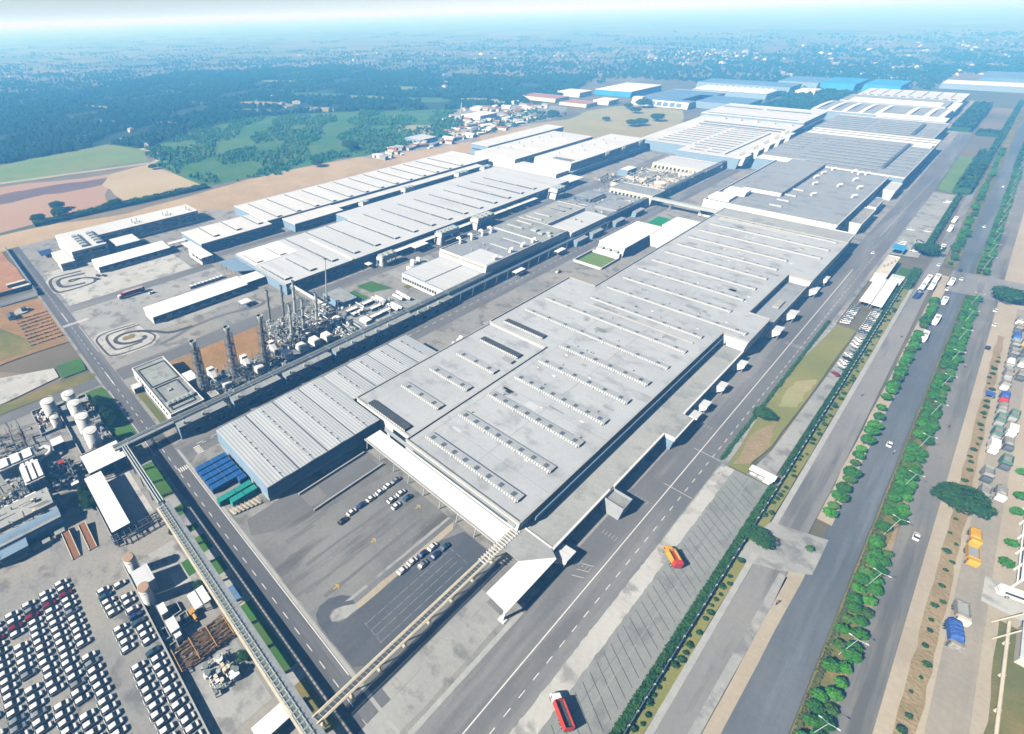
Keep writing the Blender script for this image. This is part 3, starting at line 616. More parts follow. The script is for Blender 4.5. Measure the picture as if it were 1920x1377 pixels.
sheet('concrete_verge', wobble(P((-8, 26), (-8, 60), (-7.2, 204), (-3, 204), (-3.4, 60), (-3.4, 26)), 1.6, .2, 97), 'concrete_bright', -.042)
sheet('verge_strip', P((-8, 204), (-9, 305), (-6.5, 372), (-4.6, 372), (-6.4, 304), (-5.9, 204)), 'concrete', -.042)
sheet('lorry_park', P((-4.4, 26), (-4.4, 204.3), (8.4, 204.3), (8.4, 26)), 'park', -.046)
marks('lorry_park_lines', [(-2.2, y+4, 7.2, y-2.9, .2) for y in [62+i*3.95 for i in range(35)]], 'tyre_dark', -.03)
marks('lorry_park_joints', [(-.4, 60, 1.3, 140, .14), (1.3, 140, 2, 203, .14)], 'asphalt', -.028)
marks('lorry_park_joints', [(2.6, 60, 2.6, 203, .12)], 'paint_worn', -.028)
sheet('green_strip', wobble(P((-5.8, 205), (-8.4, 304), (-4.4, 371), (4, 370.5), (3.5, 318), (2.4, 230), (.2, 214), (1, 205)), 14, .3, 22), 'strip_grass', -.02)
sheet('bare_strip', wobble(P((-4.5, 207), (-5.2, 232), (-1, 250), (1.4, 226), (-.4, 212)), 4, .7, 23), 'brownsoil', -.012)
sheet('bare_strip', wobble(P((-4, 262), (-4.2, 290), (2, 300), (1.8, 268)), 4, .9, 24), 'khaki', -.012)
sheet('gate_lane', P((1, 205), (3.2, 228), (4.6, 318), (5.5, 455), (9.4, 455), (8.4, 205)), 'concrete', -.03)
sheet('planted_verge', wobble(P((10.4, 26), (10.4, 470), (14.2, 470), (13.8, 26)), 10, .15, 25), 'strip_grass', -.03)
rect('pavement', 13.9, 15.5, 26, 168, 'kerb', .05); rect('pavement', 14.2, 15.9, 186, 460, 'kerb', .05)
sheet('service_road', P((15.4, 26), (15.6, 168), (16.2, 500), (15, 760), (14, 1500), (20, 1500), (22, 760), (22, 500), (24, 220), (23.6, 165), (22.4, 26)), 'serviceroad', -.04)
sheet('service_road_verge', P((20.4, 60), (22, 165), (24.2, 165), (22.5, 60)), 'concrete', -.03)
sheet('gate_apron', P((10.2, 160), (14, 186), (29, 192), (29, 172), (22, 166), (15, 162)), 'concrete', -.028)
sheet('bare_verge', wobble(P((22.5, 26), (24, 178), (27.6, 180), (25.4, 26)), 12, .2, 26), 'sand', -.03)
sheet('tree_verge', wobble(P((24, 200), (24.4, 500), (28.8, 500), (28.2, 200)), 12, .2, 27), 'sand', -.03)
sheet('tree_verge', wobble(P((23, 520), (18, 840), (18, 1400), (24, 1400), (27, 840), (29, 520)), 12, .2, 28), 'drylawn', -.03)
sheet('highway', P((24.5, 20), (27.5, 180), (28, 500), (28, 760), (25, 1500), (22, 3000), (32, 3000), (35, 1500), (37, 760), (37, 200), (37.4, 20)), 'highway', -.045)
sheet('median', wobble(P((37.3, 20), (37.2, 470), (43.2, 470), (43.6, 20)), 15, .12, 29), 'drylawn', -.02)
sheet('median', wobble(P((37.6, 516), (37, 760), (34.5, 1500), (39, 1500), (41, 760), (43, 516)), 15, .12, 30), 'drylawn', -.02)
sheet('median_soil', wobble(P((42.1, 20), (42.1, 240), (43.4, 240), (43.6, 20)), 10, .3, 31), 'brownsoil', -.012)
sheet('carriageway', P((43.5, 20), (43, 470), (43, 760), (39, 1500), (34, 3000), (44, 3000), (48, 1500), (51, 760), (51, 470), (50.8, 235), (50.2, 20)), 'carriageway', -.045)
sheet('sandy_verge', wobble(P((49.4, 20), (50, 240), (50.5, 760), (47, 1500), (70, 1500), (73, 760), (74, 470), (80, 20)), 25, .3, 32), 'sand', -.05)
sheet('crossing', P((28, 472), (28, 515), (74, 520), (76, 478)), 'serviceroad', -.03)
sheet('planted_strip', wobble(P((53.7, 20), (54, 235), (54, 420), (56.6, 420), (57.6, 235), (57.4, 20)), 6, .35, 33), 'brownsoil', -.02)
sheet('side_road', P((58.6, 20), (58.8, 470), (66, 470), (65.4, 235), (66.4, 20)), 'sandroad', -.035)
sheet('side_verge', wobble(P((66.6, 20), (65.6, 235), (66.4, 470), (69, 470), (69, 20)), 4, .4, 34), 'sand', -.02)
sheet('garden', wobble(P((68, 20), (68, 196), (80, 196), (80, 20)), 8, .6, 35), 'drylawn', -.015)
rect('driveway', 64, 80, 200.5, 213.5, 'concrete_bright', -.01)
sheet('car_park', P((-5.9, 520), (-6.1, 736), (8.6, 737), (9.6, 540), (9.6, 525)), 'concrete', -.03)
sheet('side_lawn', wobble(P((-7.2, 936), (5.9, 940), (6.6, 740), (-5.3, 750)), 12, .3, 36), 'lawn_bright', -.02)
rect('gate_lawn', 4.6, 14.4, 476, 498, 'lawn', -.015)
rect('shaded_court', 72, 90, 214, 470, 'yard', -.012)
# ---------------------------------------------------------------- large buildings
def hall(name, label, x0, x1, y0, y1, z, wall='wall_white', roof='roof_press', par=.5, parm=None, cat='factory hall', group=None, over=.0, slope=0):
    t = thing(name, label, cat, ((x0+x1)/2, (y0+y1)/2, 0), 0, group)
    MB().box(x0, x1, y0, y1, -.1, z-.02).build('wall', wall, t)
    b = MB()
    if slope: b.gable(x0-over, x1+over, y0-over, y1+over, z, z+slope, 1)
    else: b.box(x0+.05-over, x1-.05+over, y0+.05-over, y1-.05+over, z-.02, z+.06)
    b.build('roof', roof, t)
    if par: MB().parapet(x0-.06, x1+.06, y0-.06, y1+.06, z-.5, z+par, .45).build('parapet', parm or wall, t)
    return t
def monitor(t, x0, x1, yc, z, wd=3.6, h=1.1, top='monitor_top', panels=0, louv='louvre'):
    """long louvred roof light lying across the hall"""
    b = MB(); y0, y1 = yc-wd/2, yc+wd/2
    b.add([(x0, y0, z), (x1, y0, z), (x1, y1, z), (x0, y1, z), (x0, y0, z+h), (x1, y0, z+h), (x1, y1, z+h*.75), (x0, y1, z+h*.75)], [(4, 5, 6, 7), (0, 1, 5, 4), (1, 2, 6, 5), (2, 3, 7, 6), (3, 0, 4, 7)])
    o = b.build('roof_monitor', top, t)
    b = MB(); b.box(x0, x1, y0-.25, y0-.02, z+.05, z+h*.8)
    n = max(1, int((x1-x0)/14))
    for i in range(1, n+1):
        xx = x0+(x1-x0)*i/n-.6; b.box(xx-.4, xx+.4, y0-.8, y0-.26, z, z+.55)
    b.build('louvre_strip', louv, o)
    for i in range(panels):
        xx = x0+(x1-x0)*(i+.5)/panels; MB().box(xx-.75, xx+.75, y0+.25, y0+wd*.62, z+h*.86, z+h*1.01).build('skylight_panel', 'panel_dark', o)
    b = MB()
    for i in range(n): 
        xx = x0+(x1-x0)*(i+.5)/n; b.bar((xx, y1-.1, z+h*.7), (xx, y1-.1, z+h*1.1), .05)
    return o
def band(t, x0, x1, y0, y1, z0, z1, m_='glass', name='window_band'):
    return MB().box(x0, x1, y0, y1, z0, z1).build(name, m_, t)
def shed(name, label, x0, x1, y0, y1, z, roof='white_sheet', posts='steel', cat='shed', drop=0, th=.25, step=6, group=None, axis=0, z2=None):
    """open canopy: roof on posts"""
    t = thing(name, label, cat, ((x0+x1)/2, (y0+y1)/2, 0), 0, group)
    z2 = z if z2 is None else z2
    b = MB()
    za, zb, zc, zd = (z, z2, z2, z) if axis == 0 else (z, z, z2, z2)
    v = [(x0, y0, za-th), (x1, y0, zb-th), (x1, y1, zc-th), (x0, y1, zd-th), (x0, y0, za), (x1, y0, zb), (x1, y1, zc), (x0, y1, zd)]
    b.add(v, [(4, 5, 6, 7), (0, 1, 5, 4), (1, 2, 6, 5), (2, 3, 7, 6), (3, 0, 4, 7), (3, 2, 1, 0)]); b.build('roof', roof, t)
    nx = max(1, round((x1-x0)/step)); ny = max(1, round((y1-y0)/step)); k = 0
    for i in range(nx+1):
        for j in range(ny+1):
            if 0 < i < nx and 0 < j < ny: continue
            x = x0+.4+(x1-x0-.8)*i/nx; y = y0+.4+(y1-y0-.8)*j/ny; k += 1
            if k > 40: break
            MB().box(x-.14, x+.14, y-.14, y+.14, -.05, min(z, z2)-th).build('post', posts, t)
    return t
# --- the big hall in the middle -------------------------------------------------
t = thing('assembly_hall', 'huge flat grey roofed assembly hall with rows of louvred roof lights, in the middle foreground', 'factory hall', (-70, 110, 0))
body = [(-92.4, 108.6), (-40, 108.6), (-39.9, 290.4), (-28.4, 290.4), (-28.4, 324), (-38.4, 324), (-38.4, 396), (-26.5, 396), (-26.5, 486), (-110, 486), (-110, 293), (-126.8, 293), (-126.8, 210.4), (-92.4, 210.4)]
MB().prism(body, -.1, 10.9, top=False).build('wall', 'wall_white', t)
sh = MB(); sh.prism(body, 10.85, 11.0); sh.build('roof', 'roof_concrete', t)
b = MB()
for (xa, ya), (xb, yb) in zip(body, body[1:]+body[:1]):
    if abs(xa-xb) < .6: b.box(min(xa, xb)-.25, max(xa, xb)+.25, min(ya, yb)+.25, max(ya, yb)-.25, 10.6, 11.7)
    else: b.box(min(xa, xb)-.25, max(xa, xb)+.25, ya-.25, ya+.25, 10.6, 11.72)
b.build('parapet', 'kerb', t)
MB().box(-126.8, -92.7, 112.2, 209.9, 9.6, 9.8).build('lower_roof', 'roof_concrete', t)
MB().box(-126.7, -92.8, 112.3, 209.8, -.1, 9.58).build('lower_wall', 'wall_white', t)
b = MB(); b.box(-127, -126.4, 112, 210, 9.5, 10.3); b.box(-126.4, -92.8, 111.8, 112.3, 9.5, 10.3); b.build('lower_parapet', 'kerb', t)
b = MB(); b.box(-92.75, -92.15, 112.4, 210, 9.8, 11.5); b.build('dividing_parapet', 'kerb', t)
band(t, -104.5, -41, 108.25, 108.5, 7.6, 9.8, 'roof_grey', 'facade_panel')
band(t, -88, -44, 108.1, 108.24, 8.0, 8.9, 'glass')
band(t, -38.4, -38.1, 116, 286, 7.6, 10.2, 'wall_blue', 'facade_panel')  # blue of the shaded right face, painted on as a panel
b = MB(); b.box(-121, -99, 115.4-.2, 115.4, 9.8, 10); b.build('roof_joint', 'kerb', t)
for k, yc in enumerate((117.6, 138.2, 158.6, 178.4, 198.4, 217.8)):
    monitor(t, -88.3, -45.5, yc, 11.0, 4.0, 1.25, panels=8 if k < 4 else 6)
for k, yc in enumerate((114.6, 135.4, 155, 175, 194.6)):
    monitor(t, -119.8, -97, yc, 9.8, 4.2, 1.2, top=('monitor_black' if k in (0, 4) else 'monitor_top'), panels=0 if k in (0, 4) else 3)
monitor(t, -121.4, -98, 217.8, 11, 4.0, 1.2, top='monitor_black')
for k in range(13):
    yc = 237.4+20.3*k
    monitor(t, -121.4 if k < 2 else -104.5, -31.5 if (k == 3 or k > 9) else -45, yc, 11.0, 3.0, 1.0, panels=8)
b = MB(); b.box(-104, -46, 268.2, 268.8, 11, 11.9); b.box(-104, -52, 476, 477, 11, 12); b.build('expansion_curb', 'kerb', t)
rr = random.Random(5)
b = MB()
for i in range(46):
    x, y = rr.uniform(-86, -42), rr.uniform(115, 470); s_ = rr.uniform(.3, .8); b.box(x-s_, x+s_, y-s_*.6, y+s_*.6, 11, 11.08+.2*rr.random())
b.build('roof_patch', 'paint_white', t)
rr = random.Random(8)
for i in range(44):
    x, y = rr.uniform(-100, -44), rr.uniform(122, 470); yc = 117.6+20.2*round((y-117.6)/20.2)+rr.uniform(6, 13); a_, c_ = rr.uniform(1, 4), rr.uniform(.6, 2.2)
    if x < -93.5-a_ or yc > 215: MB().box(x-a_, x+a_, yc-c_, yc+c_, 11.0, 11.03).build('roof_sheet', rr.choice(('roof_annex', 'roof_grey', 'roof_weathered')), t)
    elif x-a_ > -91.5: MB().box(x-a_, x+a_, yc-c_, yc+c_, 11.0, 11.03).build('roof_sheet', rr.choice(('roof_annex', 'roof_grey', 'roof_weathered', 'roof_press')), t)
for x in (-66.7, -88.9): MB().box(x-.12, x+.12, 112, 480, 11.0, 11.05).build('roof_seam', 'roof_annex', t)
for k in range(9): MB().box(-104 if k > 4 else -91.6, -41, 127.7+40.5*k-.1, 127.9+40.5*k, 11.0, 11.06).build('roof_seam', 'roof_annex', t)
for i in range(30):
    k = rr.randrange(16); y = 121.5+20.2*k; x = rr.uniform(-88, -48); MB().cyl(x, y, 11, 11.9, .28, 8).build('roof_vent', 'galvanised', t)
# recess roof of the big hall and its loading annex
t = thing('loading_annex', 'long low flat roofed loading annex along the right side of the big hall', 'annex', (-33, 110, 0))
ann = [(-39.7, 112), (-28.6, 112), (-28.4, 196), (-24.2, 196), (-24.2, 215), (-28.4, 215), (-28.2, 288), (-39.7, 288)]
MB().prism(ann, -.1, 6.3, top=False).build('wall', 'wall_blue', t); MB().prism(ann, 6.3, 6.45).build('roof', 'roof_annex', t)
b = MB(); b.box(-28.9, -28.2, 112, 150, 5.2, 6.9); b.box(-28.7, -28.0, 153, 195.7, 5.2, 6.9); b.box(-28.5, -27.8, 215.3, 288, 5.2, 6.9); b.box(-39, -29, 111.7, 112.2, 5.6, 6.9); b.box(-28.2, -23.9, 195.6, 196.1, 5.2, 6.9); b.box(-24.3, -23.8, 196.1, 215, 5.2, 6.9); b.build('parapet', 'wall_white', t)
for i in range(9): MB().box(-28.35, -28.0, 120+i*8.2, 124.5+i*8.2, .6, 4.6).build('dock_bay_shade', 'wall_dark', t)  # dark colour paints in the deep shade of the open dock bays
t = thing('dock_office', 'small open topped dock court at the corner of the loading annex roof', 'annex', (-23, 148, 0))
b = MB(); b.box(-28.2, -21.2, 145.4, 152.4, -.1, 5.2); b.build('wall', 'wall_grey', t)
MB().parapet(-28.2, -21.2, 145.4, 152.4, 5.2, 6.3, .3).build('parapet', 'wall_grey', t); MB().box(-27.7, -21.7, 145.9, 151.9, 5.2, 5.3).build('roof', 'roof_weathered', t)
t = thing('side_extension', 'sunken grey roof extension set into the right flank of the big hall', 'annex', (-33, 360, 0))
MB().box(-38.1, -27, 325, 395.4, -.1, 7.2).build('wall', 'wall_white', t); MB().box(-38.1, -27.2, 325.2, 395.2, 7.2, 7.35).build('roof', 'roof_grey', t)
b = MB(); b.box(-27.4, -26.8, 325, 395.5, 7.0, 8); b.box(-33, -30, 350, 362, 7.35, 8.4); b.build('parapet', 'kerb', t)
def pod(label, y, L=6, z=4.6, x0=-28.1, wd=4.6):
    t = thing('dock_canopy', label, 'dock canopy', (x0+wd/2, y, 0), 0, 'dock canopies along the plant road')
    b = MB(); v = [(x0, y-L/2, z-.6), (x0+wd, y-L/2, z), (x0+wd, y+L/2, z), (x0, y+L/2, z-.6)]
    b.add([(a, c, d-.2) for a, c, d in v]+v, [(4, 5, 6, 7), (0, 1, 5, 4), (1, 2, 6, 5), (2, 3, 7, 6), (3, 2, 1, 0)]); b.build('roof', 'roof_press', t)
    for s in (-1, 1): MB().box(x0+wd-.5, x0+wd-.2, y+s*(L/2-.4)-.15, y+s*(L/2-.4)+.15, 0, z-.4).build('post', 'steel', t)
    b = MB()
    for s in (-1, 1):
        ya, yb = y+s*(L/2-.01), y+s*(L/2-.35); v = [(x0, ya, .0), (x0+1.6, ya, .0), (x0+wd, ya, z-1.5), (x0+wd, ya, z-.2), (x0, ya, z-.82)]
        v2 = [(p_[0], yb, p_[2]) for p_ in v]; b.add(v+v2, [(0, 1, 2, 3, 4), (9, 8, 7, 6, 5)]+[(k, k+5, (k+1) % 5+5, (k+1) % 5) for k in range(5)])
    b.build('side_cheek', 'white_sheet', t); MB().box(x0+.05, x0+1.4, y-L/2+.25, y+L/2-.25, 0, z-.95).build('curtain', 'wall_grey', t)
for y, nm in ((115.5, 'white dock canopy nearest the corner of the white entrance roof'), (222, 'white dock canopy just past the raised part of the annex'), (233, 'second white dock canopy past the raised part of the annex'), (254, 'lone white dock canopy halfway along the loading annex'), (281, 'white dock canopy before the step in the big hall wall')): pod(nm, y)
for y, nm in ((330, 'dock canopy at the near end of the sunken roof extension'), (357, 'dock canopy in front of the middle of the sunken roof extension'), (402, 'dock canopy just past the sunken roof extension'), (425, 'dock canopy near the grey road stain by the far end of the big hall')): pod(nm, y, 8, 5.4, -26.6, 5)
# entrance canopies
t = thing('entrance_canopy', 'long bright white canopy roof along the front of the big hall over the covered bay', 'canopy', (-75, 105, 0))
MB().box(-107, -42, 99.6, 108, 6.2, 6.5).build('roof', 'white_sheet', t)
b = MB(); b.box(-107.2, -42, 99.2, 99.55, 5.9, 6.75); b.build('gutter', 'kerb', t)
for i in range(9): MB().box(-106.5+i*8, -106.2+i*8, 100, 100.3, 0, 6.2).build('post', 'galvanised', t)
b = MB()
for i in range(32): b.box(-106+i*2, -105.8+i*2, 99.7, 107.5, 5.9, 6.18)
b.build('purlin', 'steel', t)
t = thing('corner_canopy', 'bright white sloping canopy on a single white column at the corner of the big hall', 'canopy', (-33, 100, 0))
MB().prism([(-41.8, 99.6), (-33.3, 99.6), (-26.2, 109.8), (-28.7, 111.6), (-41.8, 111.6)], 6.2, 6.5).build('roof', 'roof_annex', t)
MB().prism([(-33.5, 83), (-25.9, 82.4), (-25.9, 109.6), (-26.4, 109.6), (-33.3, 99.4)], 6.1, [6.3, 6.3, 6.56, 6.56, 6.56]).build('white_roof', 'white_sheet', t)
b = MB(); b.box(-26.9, -26.2, 82.9, 83.6, -.05, 6.1); b.box(-27.6, -25.5, 82.2, 84.3, -.05, .35); b.build('column', 'wall_white', t)
b = MB()
for i in range(4): b.bar((-33+i*2, 90+i*3, 0), (-33+i*2, 90+i*3, 6.1), .15)
b.build('post', 'galvanised', t)
# --- warehouse with corrugated roof ---------------------------------------------
def warehouse(name, label, x0, x1, y0, y1, z, nb):
    t = thing(name, label, 'warehouse', ((x0+x1)/2, y0, 0))
    MB().box(x0, x1, y0, y1, 2.6, z).build('wall', 'wall_blue', t)
    MB().box(x0+.4, x1-.4, y0+.4, y1-.4, -.1, 2.6).build('lower_wall', 'wall_grey', t)
    b = MB(); bw = (y1-y0)/nb
    for i in range(nb): b.gable(x0-.5, x1+.5, y0+i*bw, y0+(i+1)*bw, z+.05, z+.4, 0)
    b.build('roof', 'roof_metal', t)
    b = MB(); b.box(x0-.6, x0-.5, y0-.2, y1+.2, z-.4, z+.2); b.box(x1+.5, x1+.6, y0-.2, y1+.2, z-.4, z+.2); b.build('fascia', 'kerb', t)
    for i in range(nb):
        yc = y0+(i+.5)*bw
        b = MB()
        n = int((x1-x0)/4.4)
        for k in range(n): b.cyl(x0+3+k*4.3, yc, z+.35, z+.85, .26, 8, .3); b.box(x0+3.6+k*4.3, x0+5.6+k*4.3, yc-.08, yc+.08, z+.38, z+.5)
        b.build('ridge_ventilator', 'steel_dark', t)
        if i: MB().box(x0-.45, x1+.45, y0+i*bw-.22, y0+i*bw+.22, z+.1, z+.2).build('valley_gutter', 'steel_dark', t)
    return t
warehouse('warehouse', 'grey ribbed roof warehouse with light blue walls beside the blue containers', -150, -110.3, 53, 110.4, 9.0, 4)
t2 = warehouse('warehouse', 'narrower ribbed roof warehouse between the big hall and the pipe bridge', -149.7, -128, 110.8, 168.6, 8.9, 4)
b = MB()
for i in range(9): b.box(-111.4, -110.2, 57+i*6, 61.5+i*6, .2, 4.4)
# --- press shop and north west halls ---------------------------------------------
t = thing('press_shop', 'very long white roofed hall with fifteen dark edged roof lights, behind the chimneys', 'factory hall', (-288, 156, 0))
MB().prism([(-284.6, 156), (-246.6, 156), (-246.6, 504), (-331, 504), (-331, 268), (-313.4, 268), (-313.4, 156)], -.1, 7.9, top=False).build('wall', 'wall_blue', t)
MB().prism([(-285, 155.6), (-246.2, 155.6), (-246.2, 504.4), (-331.4, 504.4), (-331.4, 267.6), (-313.8, 267.6), (-313.8, 155.6)], 7.9, 8.1).build('roof', 'roof_press', t)
b = MB(); b.box(-246.15, -245.9, 155, 504, 7.0, 8.4); b.box(-285, -246.2, 155.2, 155.55, 7.2, 8.4); b.build('eaves_trim', 'kerb', t)
MB().box(-313.6, -286, 157, 194, 8.12, 8.3).build('white_roof', 'white_sheet', t)
MB().box(-298, -247, 213.6, 215, 8.12, 8.75).build('raised_rib', 'white_sheet', t)
for k in range(15):
    yc = 160.8+21.0*k
    for x0, x1 in (((-281, -251.5),) if k < 2 else ((-313, -253.5),)):
        o = MB().add([(x0, yc-2.6, 8.1), (x1, yc-2.6, 8.1), (x1, yc+2.6, 8.1), (x0, yc+2.6, 8.1), (x0, yc-2.6, 8.5), (x1, yc-2.6, 9.3), (x1, yc+2.6, 9.3), (x0, yc+2.6, 8.5)], [(4, 5, 6, 7), (0, 1, 5, 4), (1, 2, 6, 5), (2, 3, 7, 6), (3, 0, 4, 7)]).build('roof_monitor', 'roof_press', t)
        b = MB(); n = 3
        for i in range(n): 
            xa = x0+(x1-x0)*i/n; b.box(xa+.2, xa+(x1-x0)/n-.7, yc-2.85, yc-2.62, 8.12, 8.55+.65*(i+1)/n)
        b.box(x1+.02, x1+.25, yc-2.2, yc+2.2, 8.12, 9.2); b.build('louvre_strip', 'louvre_dark', o)
for k in range(2):
    o = MB().box(-307, -288, 159+20*k, 164+20*k, 8.32, 9.1).build('roof_monitor', 'white_sheet', t)
    b = MB(); b.box(-306.5, -289, 158.75+20*k, 158.98+20*k, 8.35, 8.9); b.box(-287.98, -287.75, 159.4+20*k, 163.6+20*k, 8.4, 9); b.build('louvre_strip', 'louvre_dark', o)
for i in range(16): band(t, -246.55, -246.3, 162+i*21, 178+i*21, 4.3, 5.6, 'glass')
for i in range(8): MB().box(-246.5, -240.8, 252+i*24, 274+i*24, 4.6, 4.9).build('side_canopy', 'white_sheet', t)
t = thing('link_canopy', 'pale blue flat canopy joined to the near end of the long white hall', 'canopy', (-300, 150, 0))
MB().prism([(-316, 143), (-293, 143), (-286, 155.4), (-316, 155.4)], 4.8, 5.05).build('roof', 'wall_blue', t)
for x, y in ((-315, 144), (-294, 144), (-300, 144), (-308, 144)): MB().box(x, x+.3, y, y+.3, -.05, 4.8).build('post', 'steel', t)
# north west hall: three stepped parts
for nm, x0, x1, y0, y1, k0, k1, xr in (('short front part', -385, -349, 146, 212, 163, 210, (-384, -356)), ('long main part', -415, -358, 213, 524, 227, 485, (-411, -360))):
    t = hall('north_hall', 'white roofed stepped hall at the edge of the dirt strip, '+nm, x0, x1, y0, y1, 8, 'wall_blue', 'roof_white', .3, 'wall_white')
    yy = k0
    while yy < k1:
        o = MB().add([(xr[0], yy-2, 8.06), (xr[1], yy-2, 8.06), (xr[1], yy+2.4, 8.06), (xr[0], yy+2.4, 8.06), (xr[0], yy-2, 8.4), (xr[1], yy-2, 9.2), (xr[1], yy+2.4, 9.2), (xr[0], yy+2.4, 8.4)], [(4, 5, 6, 7), (0, 1, 5, 4), (1, 2, 6, 5), (2, 3, 7, 6), (3, 0, 4, 7)]).build('roof_monitor', 'roof_white', t)
        b = MB(); b.box(xr[0]+1, xr[1]-.5, yy-2.25, yy-2.02, 8.1, 8.85); b.box(xr[1]+.02, xr[1]+.25, yy-1.6, yy+2, 8.1, 9.1); b.build('louvre_strip', 'louvre_dark', o); yy += 20.8
    for i in range(int((y1-y0)/16)): band(t, x1+.05, x1+.25, y0+3+i*16, y0+15+i*16, 4, 5.6)
t = hall('side_aisle', 'lower white lean-to along the front of the long stepped hall', -357.8, -338, 228, 282, 6.8, 'wall_blue', 'roof_white', .3, 'wall_white', 'annex')
for i in range(3): band(t, -337.95, -337.7, 231+i*17, 244+i*17, 2.6, 4.2)
t = hall('side_aisle', 'narrow lean-to in shade between the two long white halls', -357.8, -347, 284, 500, 6.2, 'wall_blue', 'roof_white', .2, 'wall_white', 'annex')
# small front annex of north hall
t = thing('front_annex', 'small white two storey porch at the near corner of the stepped hall', 'annex', (-350, 143, 0))
MB().box(-352, -330, 136, 145.6, -.1, 5.4).build('wall', 'wall_white', t); MB().box(-352.3, -329.7, 135.7, 145.6, 5.4, 5.6).build('roof', 'white_sheet', t)
for i in range(3): band(t, -346+i*6, -342+i*6, 135.75, 135.95, 2.8, 4.6)
for i in range(2): band(t, -329.95, -329.75, 137+i*4.4, 140+i*4.4, 2.6, 4.6)
shed('porch_roof', 'white lean-to porch roof joining the stepped hall porch', -370, -352.5, 138, 149, 4.8, 'white_sheet')
# office block, L shape
t = thing('office_block', 'L shaped white office block with ribbon windows at the far left plant corner', 'office building', (-430, 100, 0))
L = [(-445, 63), (-398, 63), (-398, 89.5), (-421, 89.5), (-421, 179), (-445, 179)]
MB().prism(L, -.1, 9.9, top=False).build('wall', 'wall_white', t); MB().prism([(x+(.3 if x > -422 else -.3), y+(.0)) for x, y in L], 9.9, 10.15).build('roof', 'roof_white', t)
for z in (2.4, 6.6):
    for i in range(2): band(t, -397.95, -397.7, 65+i*12.5, 75+i*12.5, z, z+1.7)
    for i in range(5): band(t, -420.95, -420.7, 92+i*17.4, 106+i*17.4, z, z+1.7)
band(t, -397.95, -397.75, 63.4, 89, 4.6, 5.6, 'wall_blue', 'facade_panel'); band(t, -420.95, -420.75, 90, 178.6, 4.5, 5.6, 'wall_blue', 'facade_panel')
for i, x0 in enumerate((-436, -436)):
    for k in range(5):
        MB().box(-431+k*6.2, -427+k*6.2, 72+i*11, 76+i*11, 10.15, 11.7).build('roof_cooler', 'galvanised', t)
    MB().box(-432, -401, 77.2+i*11, 77.9+i*11, 10.15, 11.2).build('cooler_screen', 'steel_dark', t)
for y in (122, 126, 150, 154, 172):
    b = MB(); b.cyl(-430, y, 10.1, 13.4, .35, 8); b.cyl(-426, y+1, 10.1, 12, .5, 8); b.build('roof_vent', 'galvanised', t)
t = hall('canteen', 'low white roofed block in the angle of the office block', -416, -397, 95.5, 115, 6, 'wall_blue', 'white_sheet', .2, 'wall_white', 'building')
t = thing('entrance_block', 'white stair block at the near left end of the office block', 'building', (-400, 58, 0))
MB().box(-404, -392, 52, 62.6, -.1, 5.5).build('wall', 'wall_white', t); MB().box(-426, -404.2, 53, 62.6, -.1, 4).build('side_wing', 'roof_white', t); band(t, -391.95, -391.7, 54, 60, 1.5, 4.2)
def dockshed(name, label, x0, x1, y0, y1, z, n):
    t = thing(name, label, 'shed', ((x0+x1)/2, y0, 0))
    MB().prism([(x0, y0), (x1, y0), (x1, y1), (x0, y1)], z-.3, [z+.9, z-.1, z-.1, z+.9]).build('roof', 'white_sheet', t)
    MB().box(x0+1, x1-2.2, y0+.6, y1-.6, -.1, z-.35).build('wall', 'wall_blue', t)
    MB().box(x0+.4, x1-.6, y0+.15, y0+.55, -.1, z-.4).build('end_wall', 'wall_white', t)
    for i in range(n):
        yy = y0+3+(y1-y0-6)*i/(n-1); MB().box(x1-2.1, x1-1.2+.5*(i % 3 == 2), yy-1.6, yy+1.6, -.05, 1.6+.9*(i % 2)).build('dock_bay', 'wall_white', t)
    MB().box(x1-1.2, x1-.7, y0+1, y1-1, -.05, 1.1).build('low_wall', 'wall_white', t)
dockshed('delivery_shed', 'long white roofed delivery shed below the office block by the first practice track', -384, -368, 72, 128, 5, 9)
dockshed('delivery_shed', 'long white roofed delivery shed between the lorry yard and the chimney yard', -284, -269.5, 73, 140, 5, 9)
shed('link_roof', 'white connecting roof between the far delivery shed and the stepped hall', -381, -376.6, 128.4, 147, 4, 'white_sheet')
shed('link_roof', 'white connecting roof between the delivery shed and the long white hall', -284, -272, 140.4, 155.2, 4.9, 'white_sheet')
shed('pavilion', 'small free standing white canopy by the tyre mark beyond the second practice track', -256, -250.5, 124, 131, 3.2, 'white_sheet')
# halls A, B, C beyond the press shop
t = thing('tall_hall', 'tall narrow white hall at the far edge of the plant beside the dirt strip', 'factory hall', (-398, 560, 0))
MB().box(-412, -386.5, 560, 736, -.1, 12).build('wall', 'wall_blue', t); MB().box(-412.3, -386.2, 559.7, 736.3, 12, 12.3).build('roof', 'roof_white', t)
band(t, -386.4, -386.2, 562, 734, 8.6, 10.2, 'glass'); band(t, -410, -388, 559.75, 559.95, 6, 7.2)
t = thing('tall_hall', 'tall white hall with a dark clerestory band, second from the dirt strip', 'factory hall', (-345, 530, 0))
MB().box(-383, -327, 530, 705, -.1, 11).build('wall', 'wall_white', t); MB().box(-383.3, -326.7, 529.7, 705.3, 11, 11.3).build('roof', 'roof_white', t)
band(t, -326.95, -326.75, 531, 704, 6.6, 9.6, 'glass'); 
for i in range(9): MB().cyl(-372+8*(i % 3), 560+15*i, 11.3, 13.6, .5, 8).build('roof_vent', 'galvanised', t)
t = thing('tall_hall', 'tallest white hall with pale pipes down its blue shaded side', 'factory hall', (-290, 525, 0))
MB().box(-312, -268, 545, 722, -.1, 13.8).build('wall', 'wall_white', t); MB().box(-312.3, -267.7, 544.7, 722.3, 13.8, 14.1).build('roof', 'roof_white', t)
